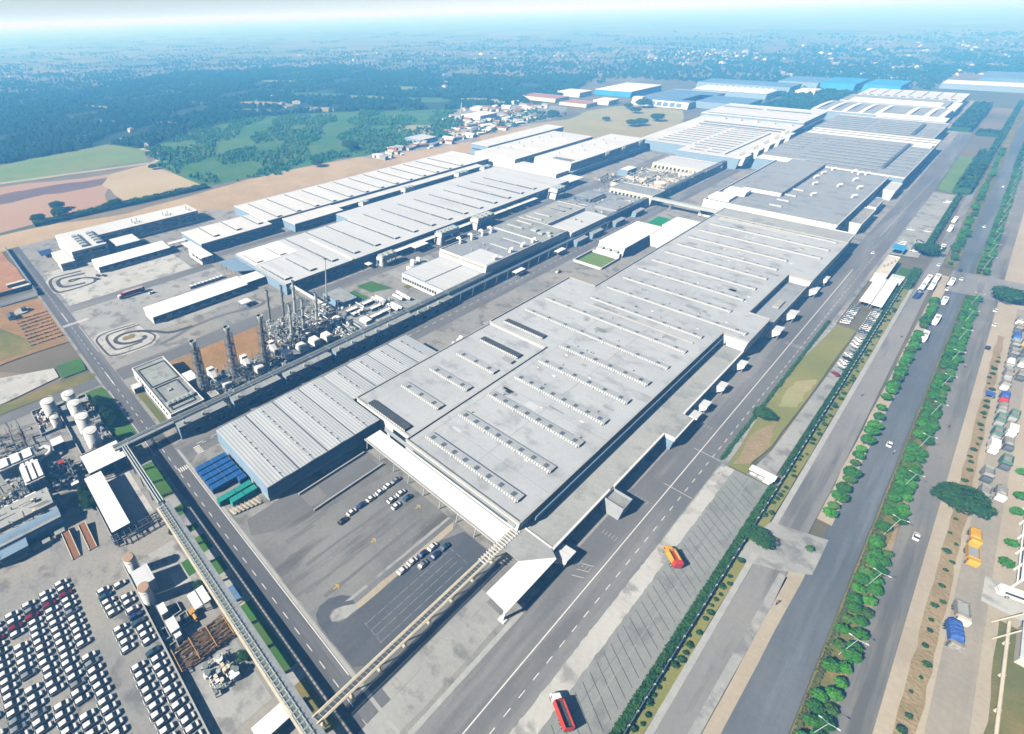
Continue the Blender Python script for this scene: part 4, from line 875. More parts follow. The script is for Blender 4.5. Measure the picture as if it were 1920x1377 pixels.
MB().box(-267.95, -267.6, 547, 720, 7.4, 13).build('side_shade', 'wall_grey', t); MB().box(-267.9, -264, 545, 720, 5.4, 6.2).build('side_canopy', 'wall_blue', t)  # darker sheet paints shade onto this side of the white hall
MB().box(-326, -269, 520, 544.6, -.1, 7.2).build('front_block', 'roof_white', t)
for k, y in enumerate((622, 662, 706)):
    for i in range(4): MB().bar((-266.4, y+i*2.6-4, 3.5), (-266.4, y+i*2.6-4, 15.6), .55, 8).build('wall_duct', 'galvanised', t)
for i in range(8): MB().cyl(-300+6*(i % 3), 575+17*i, 14.1, 16.4, .5, 8).build('roof_vent', 'galvanised', t)
for i in range(2): MB().box(-294, -272, 552+5*i, 553+5*i, 14.1, 15).build('roof_light', 'louvre_dark', t)
shed('side_canopy', 'small white canopy with blue sides at the foot of the tallest white hall', -262, -246, 508, 535, 6, 'white_sheet')
# roof plant towers beside the press shop
def ahu(label, x0, x1, y0, y1, z, n):
    t = thing('cooling_tower', label, 'cooling unit', ((x0+x1)/2, (y0+y1)/2, 0))
    MB().box(x0, x1, y0, y1, z-2.2, z).build('platform', 'wall_white', t)
    for x in (x0+.5, x1-.5):
        for y in (y0+.5, y1-.5): MB().box(x-.3, x+.3, y-.3, y+.3, -.05, z-2.2).build('leg', 'wall_grey', t)
    MB().box(x0+1, x1-1, y0+2, y0+6, -.05, z-2.25).build('duct', 'wall_white', t)
    for i in range(n):
        yy = y0+(y1-y0)*(i+.5)/n; b = MB(); b.box(x0+.4, x1-.4, yy-(y1-y0)/n*.38, yy+(y1-y0)/n*.38, z, z+1.7); b.cyl((x0+x1)/2, yy, z+1.7, z+2.2, 1.0, 10); b.build('fan_unit', 'galvanised', t)
for a in (('white cooling unit tower nearest the tall thin mast', -241, -235, 232, 247, 7, 3), ('big row of white cooling units on a white tower beside the paint shop', -240, -233, 294, 316, 9, 5), ('second big white cooling unit tower further up the long white hall', -242, -234, 341, 364, 9, 4), ('white cooling unit tower at the far corner of the long white hall', -243, -234, 462, 478, 9, 3),
          ('white cooling unit tower in the lane between the two long halls, near end', -341, -335, 303, 312, 8, 2), ('white cooling unit tower in the lane between the two long halls, middle', -342, -336, 360, 374, 9, 3), ('white cooling unit tower in the lane between the two long halls, far', -341, -335, 440, 458, 9, 3), ('white cooling unit tower at the far end of the lane between the long halls', -338, -332, 480, 494, 9, 2)): ahu(*a)
shed('dock_roof', 'white dock roof at the side of the long white hall above the paint shop lane', -244.5, -236, 268, 283, 5, 'white_sheet')
shed('small_pavilion', 'small white square pavilion by the lane before the big lawn', -244, -239.5, 222.6, 227, 3.6, 'white_sheet')
# --- paint shop and utilities ------------------------------------------------------
t = hall('paint_shop', 'tall grey roofed paint shop with fat white exhaust pipes and a white front parapet', -211, -170.5, 266, 330, 12, 'wall_white', 'roof_grey', .7)
band(t, -209, -193, 265.75, 265.92, 10.2, 11.4, 'roof_annex', 'facade_panel'); band(t, -191, -172, 265.75, 265.92, 10.2, 11.4, 'roof_annex', 'facade_panel')
MB().box(-192, -172, 268, 288, 12.06, 12.3).build('pale_roof', 'roof_press', t)
for x, y in ((-208, 285), (-207, 297), (-206.5, 309), (-206, 319)):
    b = MB(); b.cyl(x, y, 12, 15.4, 1.0, 10); b.bar((x, y, 15.2), (x-2.6, y+1, 15.9), 1.0, 8); b.bar((x-2.6, y+1, 15.9), (x-4.2, y+1.4, 14.6), .95, 8); b.build('exhaust_pipe', 'tank_white', t)
for x, y in ((-174.4, 298), (-174.4, 312.5), (-173.8, 279), (-174, 325)):
    b = MB(); b.cyl(x, y, 12, 14.8, 1.15, 10); b.bar((x, y, 14.6), (x+1.6, y+.8, 15.2), 1.1, 8); b.build('exhaust_pipe', 'tank_white', t)
for x, y in ((-195, 295), (-194.6, 281), (-188, 290)): MB().cyl(x, y, 12, 14, .4, 8).build('roof_vent', 'galvanised', t)
for y in (301.6, 317.6): monitor(t, -193, -178, y, 12.06, 1.6, .7)
t = hall('paint_shop_hall', 'pale low roofed hall in front of the paint shop beside the court', -210, -169.2, 227, 265.6, 7, 'wall_white', 'roof_press', .15, 'wall_blue')
b = MB(); b.box(-189.8, -189.2, 227.5, 265, 7.06, 7.3); b.build('roof_seam', 'steel_dark', t)
for i in range(14): MB().box(-209+i*2.2, -207.6+i*2.2, 226.7, 226.95, 2, 3.8).build('window', 'glass', t)
band(t, -169.15, -168.95, 228, 265, 3, 5.4, 'wall_blue', 'facade_panel')
t = hall('oven_hall', 'weathered grey roofed hall with small roof boxes behind the paint shop', -214, -170.5, 330.6, 368, 11, 'wall_white', 'roof_weathered', .3)
for i, (x, y, a) in enumerate(((-187, 350, 3), (-180, 347, 2.4), (-176.5, 352, 2), (-172.8, 347, 1.6))): MB().box(x-a, x+a*.6, y-a*.8, y+a*.8, 11.06, 12.5).build('roof_box', 'galvanised', t)
for y in (347, 360): monitor(t, -210, -196, y, 11.06, 2.0, .8)
t = hall('oven_hall', 'grey roofed hall with two roof lights past the weathered one', -215, -189.5, 368.6, 430, 10.5, 'wall_white', 'roof_annex', .3)
for y in (376, 388): monitor(t, -211.5, -197, y, 10.56, 2.2, .8)
for y in (408, 418): monitor(t, -208, -196, y, 10.56, 2.2, 1.0, louv='louvre_dark')
t = hall('final_hall', 'light grey low hall beside the long pipe bridge past the paint shop', -187, -168, 370, 427, 9, 'wall_white', 'roof_press', .2)
for x, y in ((-182, 400), (-176, 398)): MB().cyl(x, y, 9, 10.6, .7, 10).build('roof_vent', 'galvanised', t)
t = hall('boiler_house', 'grey roofed boiler house with a cream front, beside the pipe bridge', -205, -166, 506, 533, 9, 'wall_cream', 'roof_grey', .5)
b = MB(); b.box(-204, -168, 503.4, 505.8, 0, 3.2); b.build('front_dado', 'wall_cream', t)
for i in range(10): MB().box(-203+i*3.6, -201+i*3.6, 505.75, 505.95, 4.5, 7).build('window', 'glass', t)
t = hall('pump_house', 'small grey flat roofed block between the pipe racks and the lawn', -223, -204.5, 168, 181, 6, 'wall_blue', 'roof_weathered', .25)
t = hall('substation', 'grey flat roofed substation with white walls at the road corner', -223.4, -175.8, 43.3, 60, 6, 'wall_white', 'roof_weathered', .5)
MB().parapet(-219.5, -201, 44.6, 58.8, 6.06, 6.5, .35).build('roof_curb', 'steel_dark', t); MB().parapet(-199.5, -178.6, 45.4, 57, 6.06, 6.55, .35).build('roof_curb', 'steel_dark', t)
for i in range(6):
    b = MB(); b.box(-184.4, -181.8, 44.9+i*2.3, 46.6+i*2.3, 6.1, 7.5); b.cyl(-183.1, 45.75+i*2.3, 7.5, 7.8, .7, 10); b.build('roof_cooler', 'galvanised', t)
MB().box(-195, -193, 50, 51.6, 6.06, 6.7).build('roof_hatch', 'kerb', t)
for i in range(12): MB().box(-217+i*3.2, -215.6+i*3.2, 43.05, 43.25, 3.2, 4.6).build('window', 'glass', t)
t = hall('switch_room', 'small white flat roofed box on the far side of the substation', -202.4, -194.3, 60.4, 66, 6, 'wall_white', 'white_sheet', 0)
t = hall('guard_kiosk', 'small white kiosk in front of the substation by the road', -214.5, -210.2, 38.4, 42.2, 3, 'wall_cream', 'white_sheet', .1, cat='kiosk')
band(t, -210.15, -210, 39, 41.6, 1.2, 2.2)
# centre offices
t = thing('centre_office', 'bright white flat roofed office between the lane and the big hall, beside the walled lawn', 'office building', (-138, 374, 0))
MB().box(-147.5, -128.4, 374, 436, -.1, 7.8).build('wall', 'wall_white', t); MB().box(-147.8, -128.1, 373.7, 436.3, 7.8, 8.05).build('roof', 'white_sheet', t)
band(t, -128.35, -128.15, 375, 412, 1, 7.2, 'wall_blue', 'facade_panel')
for i in range(24): MB().box(-144+3.2*(i % 4), -143+3.2*(i % 4), 384+7*(i//4), 385+7*(i//4), 8.05, 8.35).build('roof_dome', 'roof_press', t)
t = hall('link_block', 'white link block joining the centre office to the big hall', -128, -112, 413, 440, 8, 'wall_white', 'white_sheet', .4, cat='building')
t = hall('link_block', 'white flat block beside the dark green mat', -131, -111.5, 443, 470, 7.6, 'wall_white', 'white_sheet', .3, cat='building')
t = hall('test_canopy', 'white roofed lean-to on the left edge of the big hall', -126.4, -110.4, 273, 292.6, 9.6, 'wall_white', 'white_sheet', .2, cat='annex')
MB().box(-125, -112, 281.6, 282.4, 9.7, 10.3).build('roof_light', 'louvre_dark', t)
for (x0, x1, y0, y1), nm in (((-149.5, -149, 344, 370), 'white low wall along the lane side of the walled lawn'), ((-149, -129, 343.4, 344, ), 'white low wall at the near end of the walled lawn'), ((-149, -129, 370, 370.7), 'white low wall between the walled lawn and the centre office'), ((-129, -128.5, 344, 370), 'white low wall on the big hall side of the lawn')):
    single(MB().box(x0, x1, y0, y1, -.05, 1.6), 'low_wall', 'wall_white', nm, 'wall', ((x0+x1)/2, y0, 0))
t = thing('loading_terrace', 'cluttered white terrace with pipes at the near end of the centre office', 'terrace', (-138, 372, 0))
MB().box(-147, -129.5, 371, 373.6, -.1, 3.4).build('slab', 'wall_white', t)
for i in range(3): MB().box(-146+i*5.4, -142.5+i*5.4, 371.2, 373.4, 3.4, 5).build('equipment', 'galvanised', t)
# ---------------------------------------------------------------- power plant, pipe bridges, tanks
def bridge(name, label, x0, x1, y0, y1, z, axis, rungs=0, closed=False, legs=(), mt='galvanised', cat='pipe bridge', wd_beam=.18, h=1.6):
    """elevated truss / gallery along an axis"""
    t = thing(name, label, cat, ((x0+x1)/2, (y0+y1)/2, 0))
    b = MB()
    if closed: b.box(x0, x1, y0, y1, z-h, z)
    else:
        if axis == 0:
            for y in (y0, y1): b.box(x0, x1, y-wd_beam, y+wd_beam, z-.35, z); b.box(x0, x1, y-wd_beam*.6, y+wd_beam*.6, z-h, z-h+.2)
        else:
            for x in (x0, x1): b.box(x-wd_beam, x+wd_beam, y0, y1, z-.35, z); b.box(x-wd_beam*.6, x+wd_beam*.6, y0, y1, z-h, z-h+.2)
    b.build('deck' if closed else 'chord', mt, t)
    if rungs:
        b = MB(); L_ = (x1-x0) if axis == 0 else (y1-y0); n = int(L_/rungs)
        for i in range(n+1):
            s = i*L_/n
            if axis == 0: b.box(x0+s-.12, x0+s+.12, y0-.35, y1+.35, z+.02, z+.2); b.bar((x0+s, y0, z-h), (x0+s, y0, z), .06)
            else: b.box(x0-.35, x1+.35, y0+s-.12, y0+s+.12, z+.02, z+.2); b.bar((x0, y0+s, z-h), (x0, y0+s, z), .06)
        b.build('cross_bars', mt, t)
    for lx, ly in legs:
        b = MB(); wd = .18
        if axis == 0:
            for y in (y0, y1): b.box(lx-wd, lx+wd, y-wd, y+wd, -.05, z-h)
            b.bar((lx, y0, .3), (lx, y1, z-h), .08)
        else:
            for x in (x0, x1): b.bar((x+(.25 if x == x0 else -.25), ly, z-h), (x, ly, -.05), .2)
            b.box((x0+x1)/2-.6, (x0+x1)/2+.6, ly-.4, ly+.4, -.05, .3); b.box(x0, x1, ly-.15, ly+.15, z-h-.25, z-h)
        b.build('trestle', mt, t)
    return t
# overhead conveyor from the road to the big hall
t = bridge('conveyor_bridge', 'long straight overhead conveyor on slim trestles crossing the test yard to the big hall', -41.6, -39.7, 22, 110, 6.6, 1, 0, False, [(-40.6, y) for y in (24, 34, 44.5, 54.6, 65.2, 75.8, 86.4, 96.6)], 'cream_steel')
MB().box(-41.1, -40.2, 22.5, 90, 5.6, 6.15).build('conveyor_floor', 'steel_dark', t)
b = MB()
for i in range(15): b.box(-42.1, -39.2, 90.2+i*1.35, 90.5+i*1.35, 6.62, 6.85)
b.build('cross_bars', 'wall_white', t)
b = MB()
for i in range(44): b.bar((-41.6, 22+i*1.55, 6.5), (-39.7, 22.7+i*1.55, 6.5), .05)
b.build('bracing', 'cream_steel', t)
# pipe bridge along the approach road
t = bridge('pipe_bridge', 'green grey ladder like pipe bridge running beside the approach road over the little lawns', -131, -22, 18.6, 20.2, 6.6, 0, 1.55, False, [(-131+9.1*i, 19.4) for i in range(13)], 'galvanised')
MB().box(-131, -22, 20.45, 22.6, 6.0, 6.25).build('walkway', 'steel', t)
MB().box(-131, -22, 18.75, 20.1, 4.95, 5.05).build('lower_deck', 'steel_green', t)
MB().box(-131, -22, 17.6, 18.3, 5.6, 5.75).build('cable_tray', 'cream_steel', t)
t = bridge('pipe_bridge', 'closed grey pipe bridge between the white tank roof and the ladder like bridge', -171, -131.4, 18.8, 21.4, 7, 0, 0, True, [(-168+9*i, 19.4) for i in range(5)], 'steel', h=1.4)
b = MB()
for y in (19.1, 20, 21): b.hcyl(-171, -131.4, y, 7.25, .22, 8)
b.build('pipe', 'galvanised', t)
t = bridge('pipe_bridge', 'very long dark pipe bridge running the whole length of the plant beside the power house', -172.6, -168.8, 16, 700, 7.2, 1, 0, False, [(-170.7, 20+11.5*i) for i in range(58)], 'steel_dark', wd_beam=.25, h=2.2)
MB().box(-172.2, -169.2, 16, 700, 4.9, 5.1).build('lower_deck', 'steel_dark', t)
MB().box(-169.9, -168.9, 16, 42, 7.2, 7.5).build('walkway', 'galvanised', t)
for i, (x, r, m_) in enumerate(((-172.1, .28, 'galvanised'), (-171.4, .2, 'steel'), (-170.8, .34, 'steel_green'), (-170.1, .2, 'galvanised'), (-169.5, .25, 'steel'))):
    MB().hcyl(16, 700, x, 7.25+r*.4, r, 8, 0, 1).build('pipe', m_, t)
for i, (x, r, m_) in enumerate(((-171.8, .3, 'steel_green'), (-170.6, .26, 'steel'), (-169.6, .3, 'steel_dark'))):
    MB().hcyl(16, 700, x, 5.3, r, 8, 0, 1).build('pipe', m_, t)
for i in range(56): MB().box(-173, -168.4, 22+12*i-.15, 22+12*i+.15, 7.5, 7.7).build('portal', 'steel', t)
# pipe rack from long white hall to power plant
t = bridge('pipe_rack', 'pale pipe rack crossing the lane between the long white hall and the chimney stacks', -246.4, -206, 157.6, 160.8, 6.4, 0, 3.4, False, [(-243, 158), (-232, 158), (-222, 158), (-212, 158)], 'galvanised')
for y in (158.2, 159, 159.8): MB().hcyl(-246.4, -206, y, 6.75, .22, 8).build('pipe', 'tank_white', t)
t = bridge('foot_bridge', 'pale covered foot bridge over the lane from the pipe bridge to the tall grey hall', -168, -92, 506.5, 510.5, 8.4, 0, 0, True, [(-150, 508), (-126, 508), (-108, 508)], 'galvanised', h=2.2)
# power house: long narrow building under the pipe bridge
t = thing('power_house', 'long blue shaded power house with barred windows under the dark pipe bridge', 'building', (-167, 96, 0))
for y0, y1, z in ((42.3, 66, 6.8), (69.5, 96, 7.0), (99, 128, 6.6), (131, 190, 6.8), (192, 226, 5.8)):
    MB().box(-168.6, -164.6, y0, y1, -.1, z).build('wall', 'wall_blue', t); MB().box(-168.7, -164.5, y0-.1, y1+.1, z, z+.2).build('roof', 'roof_weathered', t)  # blue wall colour carries the shade on the concrete
    n = int((y1-y0)/5.6)
    for i in range(n):
        yy = y0+1+i*5.6; MB().box(-164.58, -164.4, yy, yy+3.9, 3.6, 5.4).build('window', 'glass', t)
        if i % 2: MB().box(-164.58, -164.4, yy, yy+3.4, .6, 2.2).build('window', 'glass', t)
    for i in range(max(1, n//2)): MB().cyl(-165.6, y0+3+i*9, z+.2, z+1.9, .6, 8).build('roof_vent', 'galvanised', t)
t = thing('gallery', 'dark glazed gallery with regular white posts below the paint shop', 'gallery', (-167, 300, 0))
MB().box(-168.4, -165.4, 228, 430, -.1, 5.2).build('wall', 'wall_dark', t)
b = MB()
for i in range(84): b.box(-165.38, -165.2, 229+i*2.4, 229.5+i*2.4, 3.6, 4.8)
b.build('window_band', 'wall_blue', t)
for i in range(16): MB().bar((-163.6, 232+i*12.6, -.05), (-163.6, 232+i*12.6, 6.4), .12).build('post', 'galvanised', t)
for (y, nm) in ((294, 'white roofed bus shelter on the lane below the paint shop'), (347, 'white roofed bus shelter further along the lane by the walled lawn')): shed('bus_shelter', nm, -164.4, -160.9, y-5.5, y+5.5, 3.8, 'white_sheet')
for (y, nm) in ((402, 'blue clad loading box by the lane before the foot bridge'), (378, 'blue clad loading box by the lane opposite the centre office'), (440, 'blue clad loading box on the lane nearest the green mat'), (476, 'blue clad loading box on the lane just before the foot bridge')):
    t = thing('loading_box', nm, 'building', (-163, y, 0)); MB().box(-165, -161.4, y-8, y+8, -.05, 4.2).build('wall', 'wall_blue', t); MB().box(-165.2, -161.1, y-8.2, y+8.2, 4.2, 4.4).build('roof', 'wall_grey', t)
# lattice chimneys
def lattice_stack(label, x, y, h, w0=2.1, r=1.05, top=True):
    t = thing('chimney', label, 'chimney', (x, y, 0), 0)
    b = MB(); b.cyl(x, y, 0, h-3, r, 12, r*.9); b.build('flue', 'lattice', t)
    b = MB(); b.cyl(x, y, h-3, h-1.2, r, 12, r*1.5, cap=False); b.cyl(x, y, h-1.2, h, r*1.5, 12, r*1.45, cap=False); b.cyl(x, y, h-2.2, h-.8, r*.9, 12); b.build('cowl', 'galvanised', t)
    b = MB(); n = int(h/2.4)
    c = [(x+sx*w0, y+sy*w0) for sx, sy in ((-1, -1), (1, -1), (1, 1), (-1, 1))]
    for (cx, cy) in c: b.bar((cx, cy, 0), (x+(cx-x)*.75, y+(cy-y)*.75, h-3.4), .16)
    for i in range(n):
        z0, z1 = i*(h-3.6)/n, (i+1)*(h-3.6)/n; k0 = 1-.25*i/n; k1 = 1-.25*(i+1)/n
        for j in range(4):
            a, d = c[j], c[(j+1) % 4]
            p = lambda q, k, z: (x+(q[0]-x)*k, y+(q[1]-y)*k, z)
            b.bar(p(a, k0, z0), p(d, k1, z1), .09); b.bar(p(d, k0, z0), p(a, k1, z1), .09); b.bar(p(a, k1, z1), p(d, k1, z1), .1)
    b.build('lattice', 'lattice', t)
    b = MB()
    for i in range(3, n, 3): b.box(x-w0*.95, x+w0*.95, y-w0*.95, y+w0*.95, i*(h-3.6)/n, i*(h-3.6)/n+.12)
    b.build('platform', 'steel_dark', t)
    return t
for i, (x, y, h, nm) in enumerate(((-187, 65, 31.5, 'nearest'), (-189.4, 83.6, 30.5, 'second'), (-188, 101.6, 30.5, 'third'))): lattice_stack('grey brown lattice clad chimney, '+nm+' of three from the substation', x, y, h)
def slim_stack(label, x, y, h, r=.75, m_='galvanised'):
    t = thing('chimney', label, 'chimney', (x, y, 0)); b = MB(); b.cyl(x, y, 0, h*.45, r*1.2, 12, r*1.15); b.cyl(x, y, h*.45, h-1.5, r, 12, r*.95); b.build('flue', m_, t)
    b = MB(); b.cyl(x, y, h-1.5, h, r*1.25, 12, r*1.2, cap=False); b.cyl(x, y, h-5.6, h-4.6, r*1.7, 12); b.cyl(x, y, h*.55, h*.55+.9, r*1.6, 12); b.build('collar', 'steel', t)
    b = MB()
    for z in range(2, int(h)-2, 2): b.bar((x+r+.3, y-.25, z), (x+r+.3, y+.25, z), .05)
    b.bar((x+r+.3, y-.25, 1), (x+r+.3, y-.25, h-2), .05); b.bar((x+r+.3, y+.25, 1), (x+r+.3, y+.25, h-2), .05); b.build('ladder', 'steel', t)
for x, y, h, nm, m_ in ((-215.7, 122.9, 26.6, 'tan based slim chimney standing at the edge of the bare earth', 'lattice'), (-215.5, 132.4, 26.3, 'tan slim chimney standing second along the far edge of the tangled pipework', 'lattice'), (-217, 141.6, 26, 'grey slim chimney in front of the corner of the long white hall', 'galvanised'), (-195.4, 124, 25.8, 'pale slim chimney nearest the white boiler boxes', 'galvanised'), (-194.8, 132, 26.4, 'pale slim chimney in the middle of the front row above the pipework', 'galvanised'), (-197.5, 143.4, 25, 'pale slim chimney nearest the grey steel tank', 'galvanised')): slim_stack(nm, x, y, h, .75, m_)
t = thing('mast', 'tall thin tapering mast, the highest thing among the chimneys', 'mast', (-208.4, 159.7, 0))
b = MB(); b.cyl(-208.4, 159.7, 0, 14, .9, 10, .6); b.cyl(-208.4, 159.7, 14, 37.5, .5, 10, .25); b.build('shaft', 'galvanised', t); b = MB(); b.box(-209.4, -207.4, 159, 160.4, 36.6, 37.2); b.cyl(-208.4, 159.7, 11.6, 12.2, 2.0, 10); b.cyl(-208.4, 159.7, 9.6, 10, 2.4, 10); b.build('collar', 'steel_dark', t)
# white boiler boxes under the chimneys
bx = [(-194, 73.5, 'tall', 4.6, 5.5), (-182.8, 75, 'wide', 3.4, 4.8), (-192.5, 92, 'tall', 4.6, 5.5), (-183.6, 94.5, 'wide', 3.4, 4.8), (-194.5, 110.4, 'tall', 4, 5), (-184.2, 113, 'wide', 3.2, 4.6), (-184.6, 123, 'wide', 3.6, 5.4), (-185, 132, 'wide', 3.6, 5), (-184.2, 140, 'wide', 3.4, 5)]
names = ['tall white boiler duct by the nearest lattice chimney', 'white ribbed boiler box by the nearest lattice chimney', 'tall white boiler duct by the second lattice chimney', 'white ribbed boiler box by the second lattice chimney', 'tall white boiler duct behind the third lattice chimney', 'white ribbed boiler box behind the third lattice chimney', 'white stained boiler box, second after the three lattice chimneys', 'white stained boiler box, third after the three lattice chimneys', 'white stained boiler box nearest the upright grey tank']
for (x, y, kd, hx, hz), nm in zip(bx, names):
    t = thing('boiler_box', nm, 'boiler', (x, y, 0))
    if kd == 'tall':
        MB().box(x-2.8, x-.4, y-1.6, y+1.6, 2.4, 7.4).build('duct', 'tank_white', t); MB().prism([(x-.4, y-1.4), (x+3.2, y-1.1), (x+3.2, y+1.1), (x-.4, y+1.4)], 3, [6.6, 4.2, 4.2, 6.6]).build('hood', 'tank_white', t)
    else:
        for k in range(4): MB().box(x-3.2+.22*k, x+3.2-.22*k, y-2.2, y+2.2, 2.2+k*.85, 2.9+k*.85).build('casing', 'tank_white', t)
        MB().box(x-2.4, x+2.2, y-1.7, y+1.7, 5.5, 5.7).build('roof_plate', 'paint_white', t)
    b = MB()
    for sx in (-2.2, 2.2):
        for sy in (-1.4, 1.4): b.box(x+sx-.15, x+sx+.15, y+sy-.15, y+sy+.15, -.05, 2.4)
    b.box(x-2.6, x+2.6, y-1.8, y+1.8, 1.2, 1.5); b.build('frame', 'steel_green', t)
rr = random.Random(11)
def pipework(label, x0, x1, y0, y1, zmax, n, ms, seed, nm='pipework'):
    """dense pipes and steel frame"""
    rr = random.Random(seed); t = thing(nm, label, 'pipework', ((x0+x1)/2, (y0+y1)/2, 0))
    bs = [MB() for _ in ms]
    nx, ny = max(1, int((x1-x0)/4)), max(1, int((y1-y0)/4)); fr = MB()
    for i in range(nx+1):
        for j in range(ny+1):
            h = zmax*rr.uniform(.45, 1); X, Y = x0+(x1-x0)*i/nx, y0+(y1-y0)*j/ny; fr.box(X-.12, X+.12, Y-.12, Y+.12, -.05, h)
    fr.build('frame', 'steel', t)
    for k in range(n):
        b = rr.choice(bs); x, y, z = rr.uniform(x0, x1), rr.uniform(y0, y1), rr.uniform(1, zmax); r = rr.uniform(.08, .26); a = rr.random()
        if a < .4: q = (min(x1, max(x0, x+rr.uniform(-8, 8))), y, z)
        elif a < .75: q = (x, min(y1, max(y0, y+rr.uniform(-8, 8))), z)
        else: q = (x, y, rr.uniform(.2, zmax))
        if (Vector(q)-Vector((x, y, z))).length > .5: b.bar((x, y, z), q, r, 6)
        if rr.random() < .12: b.cyl(x, y, z, z+rr.uniform(1, 2), rr.uniform(.4, .9), 10)
        if rr.random() < .12: b.box(x-.6, x+.6, y-.5, y+.5, z, z+rr.uniform(.6, 1.6))
    for b, m_ in zip(bs, ms):
        if b.f: b.build('pipe_run', m_, t)
    return t
pipework('tangle of grey pipes and steel frames at the feet of the slim chimneys', -212, -190, 113, 154, 9.5, 820, ['galvanised', 'steel', 'lattice', 'tank_white'], 1)
pipework('low green frames and pipes under the lattice chimneys', -199, -174, 62, 112, 4, 330, ['steel_green', 'steel', 'galvanised'], 2)
pipework('pipes on the roof edge below the chiller yard', -186, -172, 146, 160, 6.4, 130, ['galvanised', 'tank_white', 'steel_green'], 3)
pipework('dark pipes against the wall under the long pipe bridge', -174, -169, 60, 226, 6.4, 420, ['steel_dark', 'steel', 'wall_blue'], 4)
t = thing('steel_tank', 'upright grey steel tank with a white top beside the chimney pipework', 'tank', (-190.4, 152.4, 0)); MB().cyl(-190.4, 152.4, -.05, 8.2, 2.4, 20).build('shell', 'wall_blue', t, True); MB().cyl(-190.4, 152.4, 8.2, 8.7, 2.5, 20, 2.2).build('top', 'tank_white', t)
t = hall('meter_hut', 'small dark flat roofed hut beside the nearest lattice chimney', -183.8, -178.8, 64.8, 69, 3, 'wall_cream', 'roof_weathered', .15, cat='hut')
# chiller yard
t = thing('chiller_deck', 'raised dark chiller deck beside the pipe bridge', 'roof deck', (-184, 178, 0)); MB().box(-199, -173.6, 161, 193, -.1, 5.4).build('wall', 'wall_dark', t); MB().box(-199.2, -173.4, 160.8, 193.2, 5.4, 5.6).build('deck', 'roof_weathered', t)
nmx = ['first', 'second', 'third', 'fourth', 'fifth', 'sixth']
for i, (x, y) in enumerate(((-193.3, 167), (-188.7, 167.4), (-193.6, 180), (-186.2, 180), (-179, 181), (-199.6+20.9, 173))):
    t = thing('air_chiller', 'black sided air chiller with white fan tops, '+nmx[i]+' along the chiller deck', 'chiller', (x, y, 5.6), 0, 'air chillers on the chiller deck')
    MB().box(x-1.2, x+1.2, y-4.2, y+4.2, 5.7, 7.4).build('casing', 'steel_dark', t)
    for k in range(5): MB().box(x-1.1, x+1.1, y-4+1.65*k, y-2.8+1.65*k, 7.4, 7.75).build('fan', 'tank_white', t)
for i, (x, y, L_) in enumerate(((-191.8, 189.4, 9), (-191, 186.6, 11), (-179, 190.6, 9), (-179.4, 187.6, 9), (-186.4, 199, 8), (-183.4, 203, 8), (-188, 203.6, 8))):
    t = thing('white_cylinder', 'long white horizontal vessel, '+['first', 'second', 'third', 'fourth', 'fifth', 'sixth', 'seventh'][i]+' of the vessels by the chiller deck', 'vessel', (x, y, 5.6), 0, 'white vessels by the chiller deck')
    MB().hcyl(x-L_/2, x+L_/2, y, 7.0, .95, 12).build('vessel', 'tank_white', t); b = MB()
    for sx in (-L_*.3, L_*.3): b.box(x+sx-.2, x+sx+.2, y-.7, y+.7, 5.6, 6.4)
    b.build('saddle', 'steel', t)
t = thing('chiller_deck', 'narrow raised deck with white vessels next to the paint shop court', 'roof deck', (-185, 200, 0)); MB().box(-192, -173.6, 194, 208, -.1, 5.35).build('wall', 'wall_dark', t); MB().box(-192.2, -173.4, 193.8, 208.2, 5.35, 5.55).build('deck', 'roof_weathered', t)
t = hall('control_hut', 'small white hut standing on the near corner of the chiller deck', -182, -176.2, 163, 167.4, 7.6, 'wall_white', 'white_sheet', 0, cat='hut')
pipework('white pipes running along the chiller deck', -200, -174, 160.5, 194, 8.2, 120, ['tank_white', 'galvanised'], 6)
t = hall('vessel_hut', 'white cylinder hut and pipes between the paint shop and the long white hall lane', -221, -214, 243, 262, 3.2, 'wall_white', 'galvanised', 0, cat='hut')
for i in range(2):
    t = thing('upright_vessel', 'upright white vessel beside the paint shop court, '+('nearer' if i == 0 else 'farther')+' one', 'vessel', (-219, 247+6*i, 0)); MB().cyl(-219, 247+6*i, 0, 7, 1.8, 14).build('shell', 'tank_white', t, True); MB().cyl(-219, 247+6*i, 7, 7.5, 1.8, 14, .6).build('top', 'tank_white', t)
# rooftop plant between the oven halls and the boiler house
t = hall('treatment_hall', 'grey decked treatment hall crowded with pipes before the boiler house', -217, -169, 432, 500, 6.5, 'wall_dark', 'roof_grey', .2)
pipework('cream and grey pipes crowding the roof before the boiler house', -216, -170, 434, 500, 9, 330, ['cream_steel', 'steel_dark', 'steel', 'galvanised'], 7)
t = hall('blower_house', 'grey flat roofed block among the pipes of the treatment hall', -216.5, -199, 458, 484, 9.2, 'wall_dark', 'roof_grey', .2)
for i in range(6): MB().box(-199-.1, -197, 460+i*4, 462+i*4, 6.5, 8.6).build('blower', 'steel_dark', t)
t = hall('filter_house', 'grey flat roofed block near the cream front of the boiler house', -190, -170.6, 448, 478, 8.4, 'wall_grey', 'roof_grey', .3)
t = thing('effluent_plant', 'cream coloured sunken treatment basins beyond the boiler house', 'treatment plant', (-195, 590, 0))
for (x0, x1, y0, y1) in ((-222, -200, 545, 575), (-198, -170, 538, 560), (-198, -170, 564, 596), (-222, -202, 580, 625), (-200, -168, 600, 632)):
    MB().parapet(x0, x1, y0, y1, -.1, 4, 1.0).build('basin_wall', 'wall_cream', t); MB().box(x0+1, x1-1, y0+1, y1-1, -.05, 2.2).build('basin_floor', 'roof_weathered', t)
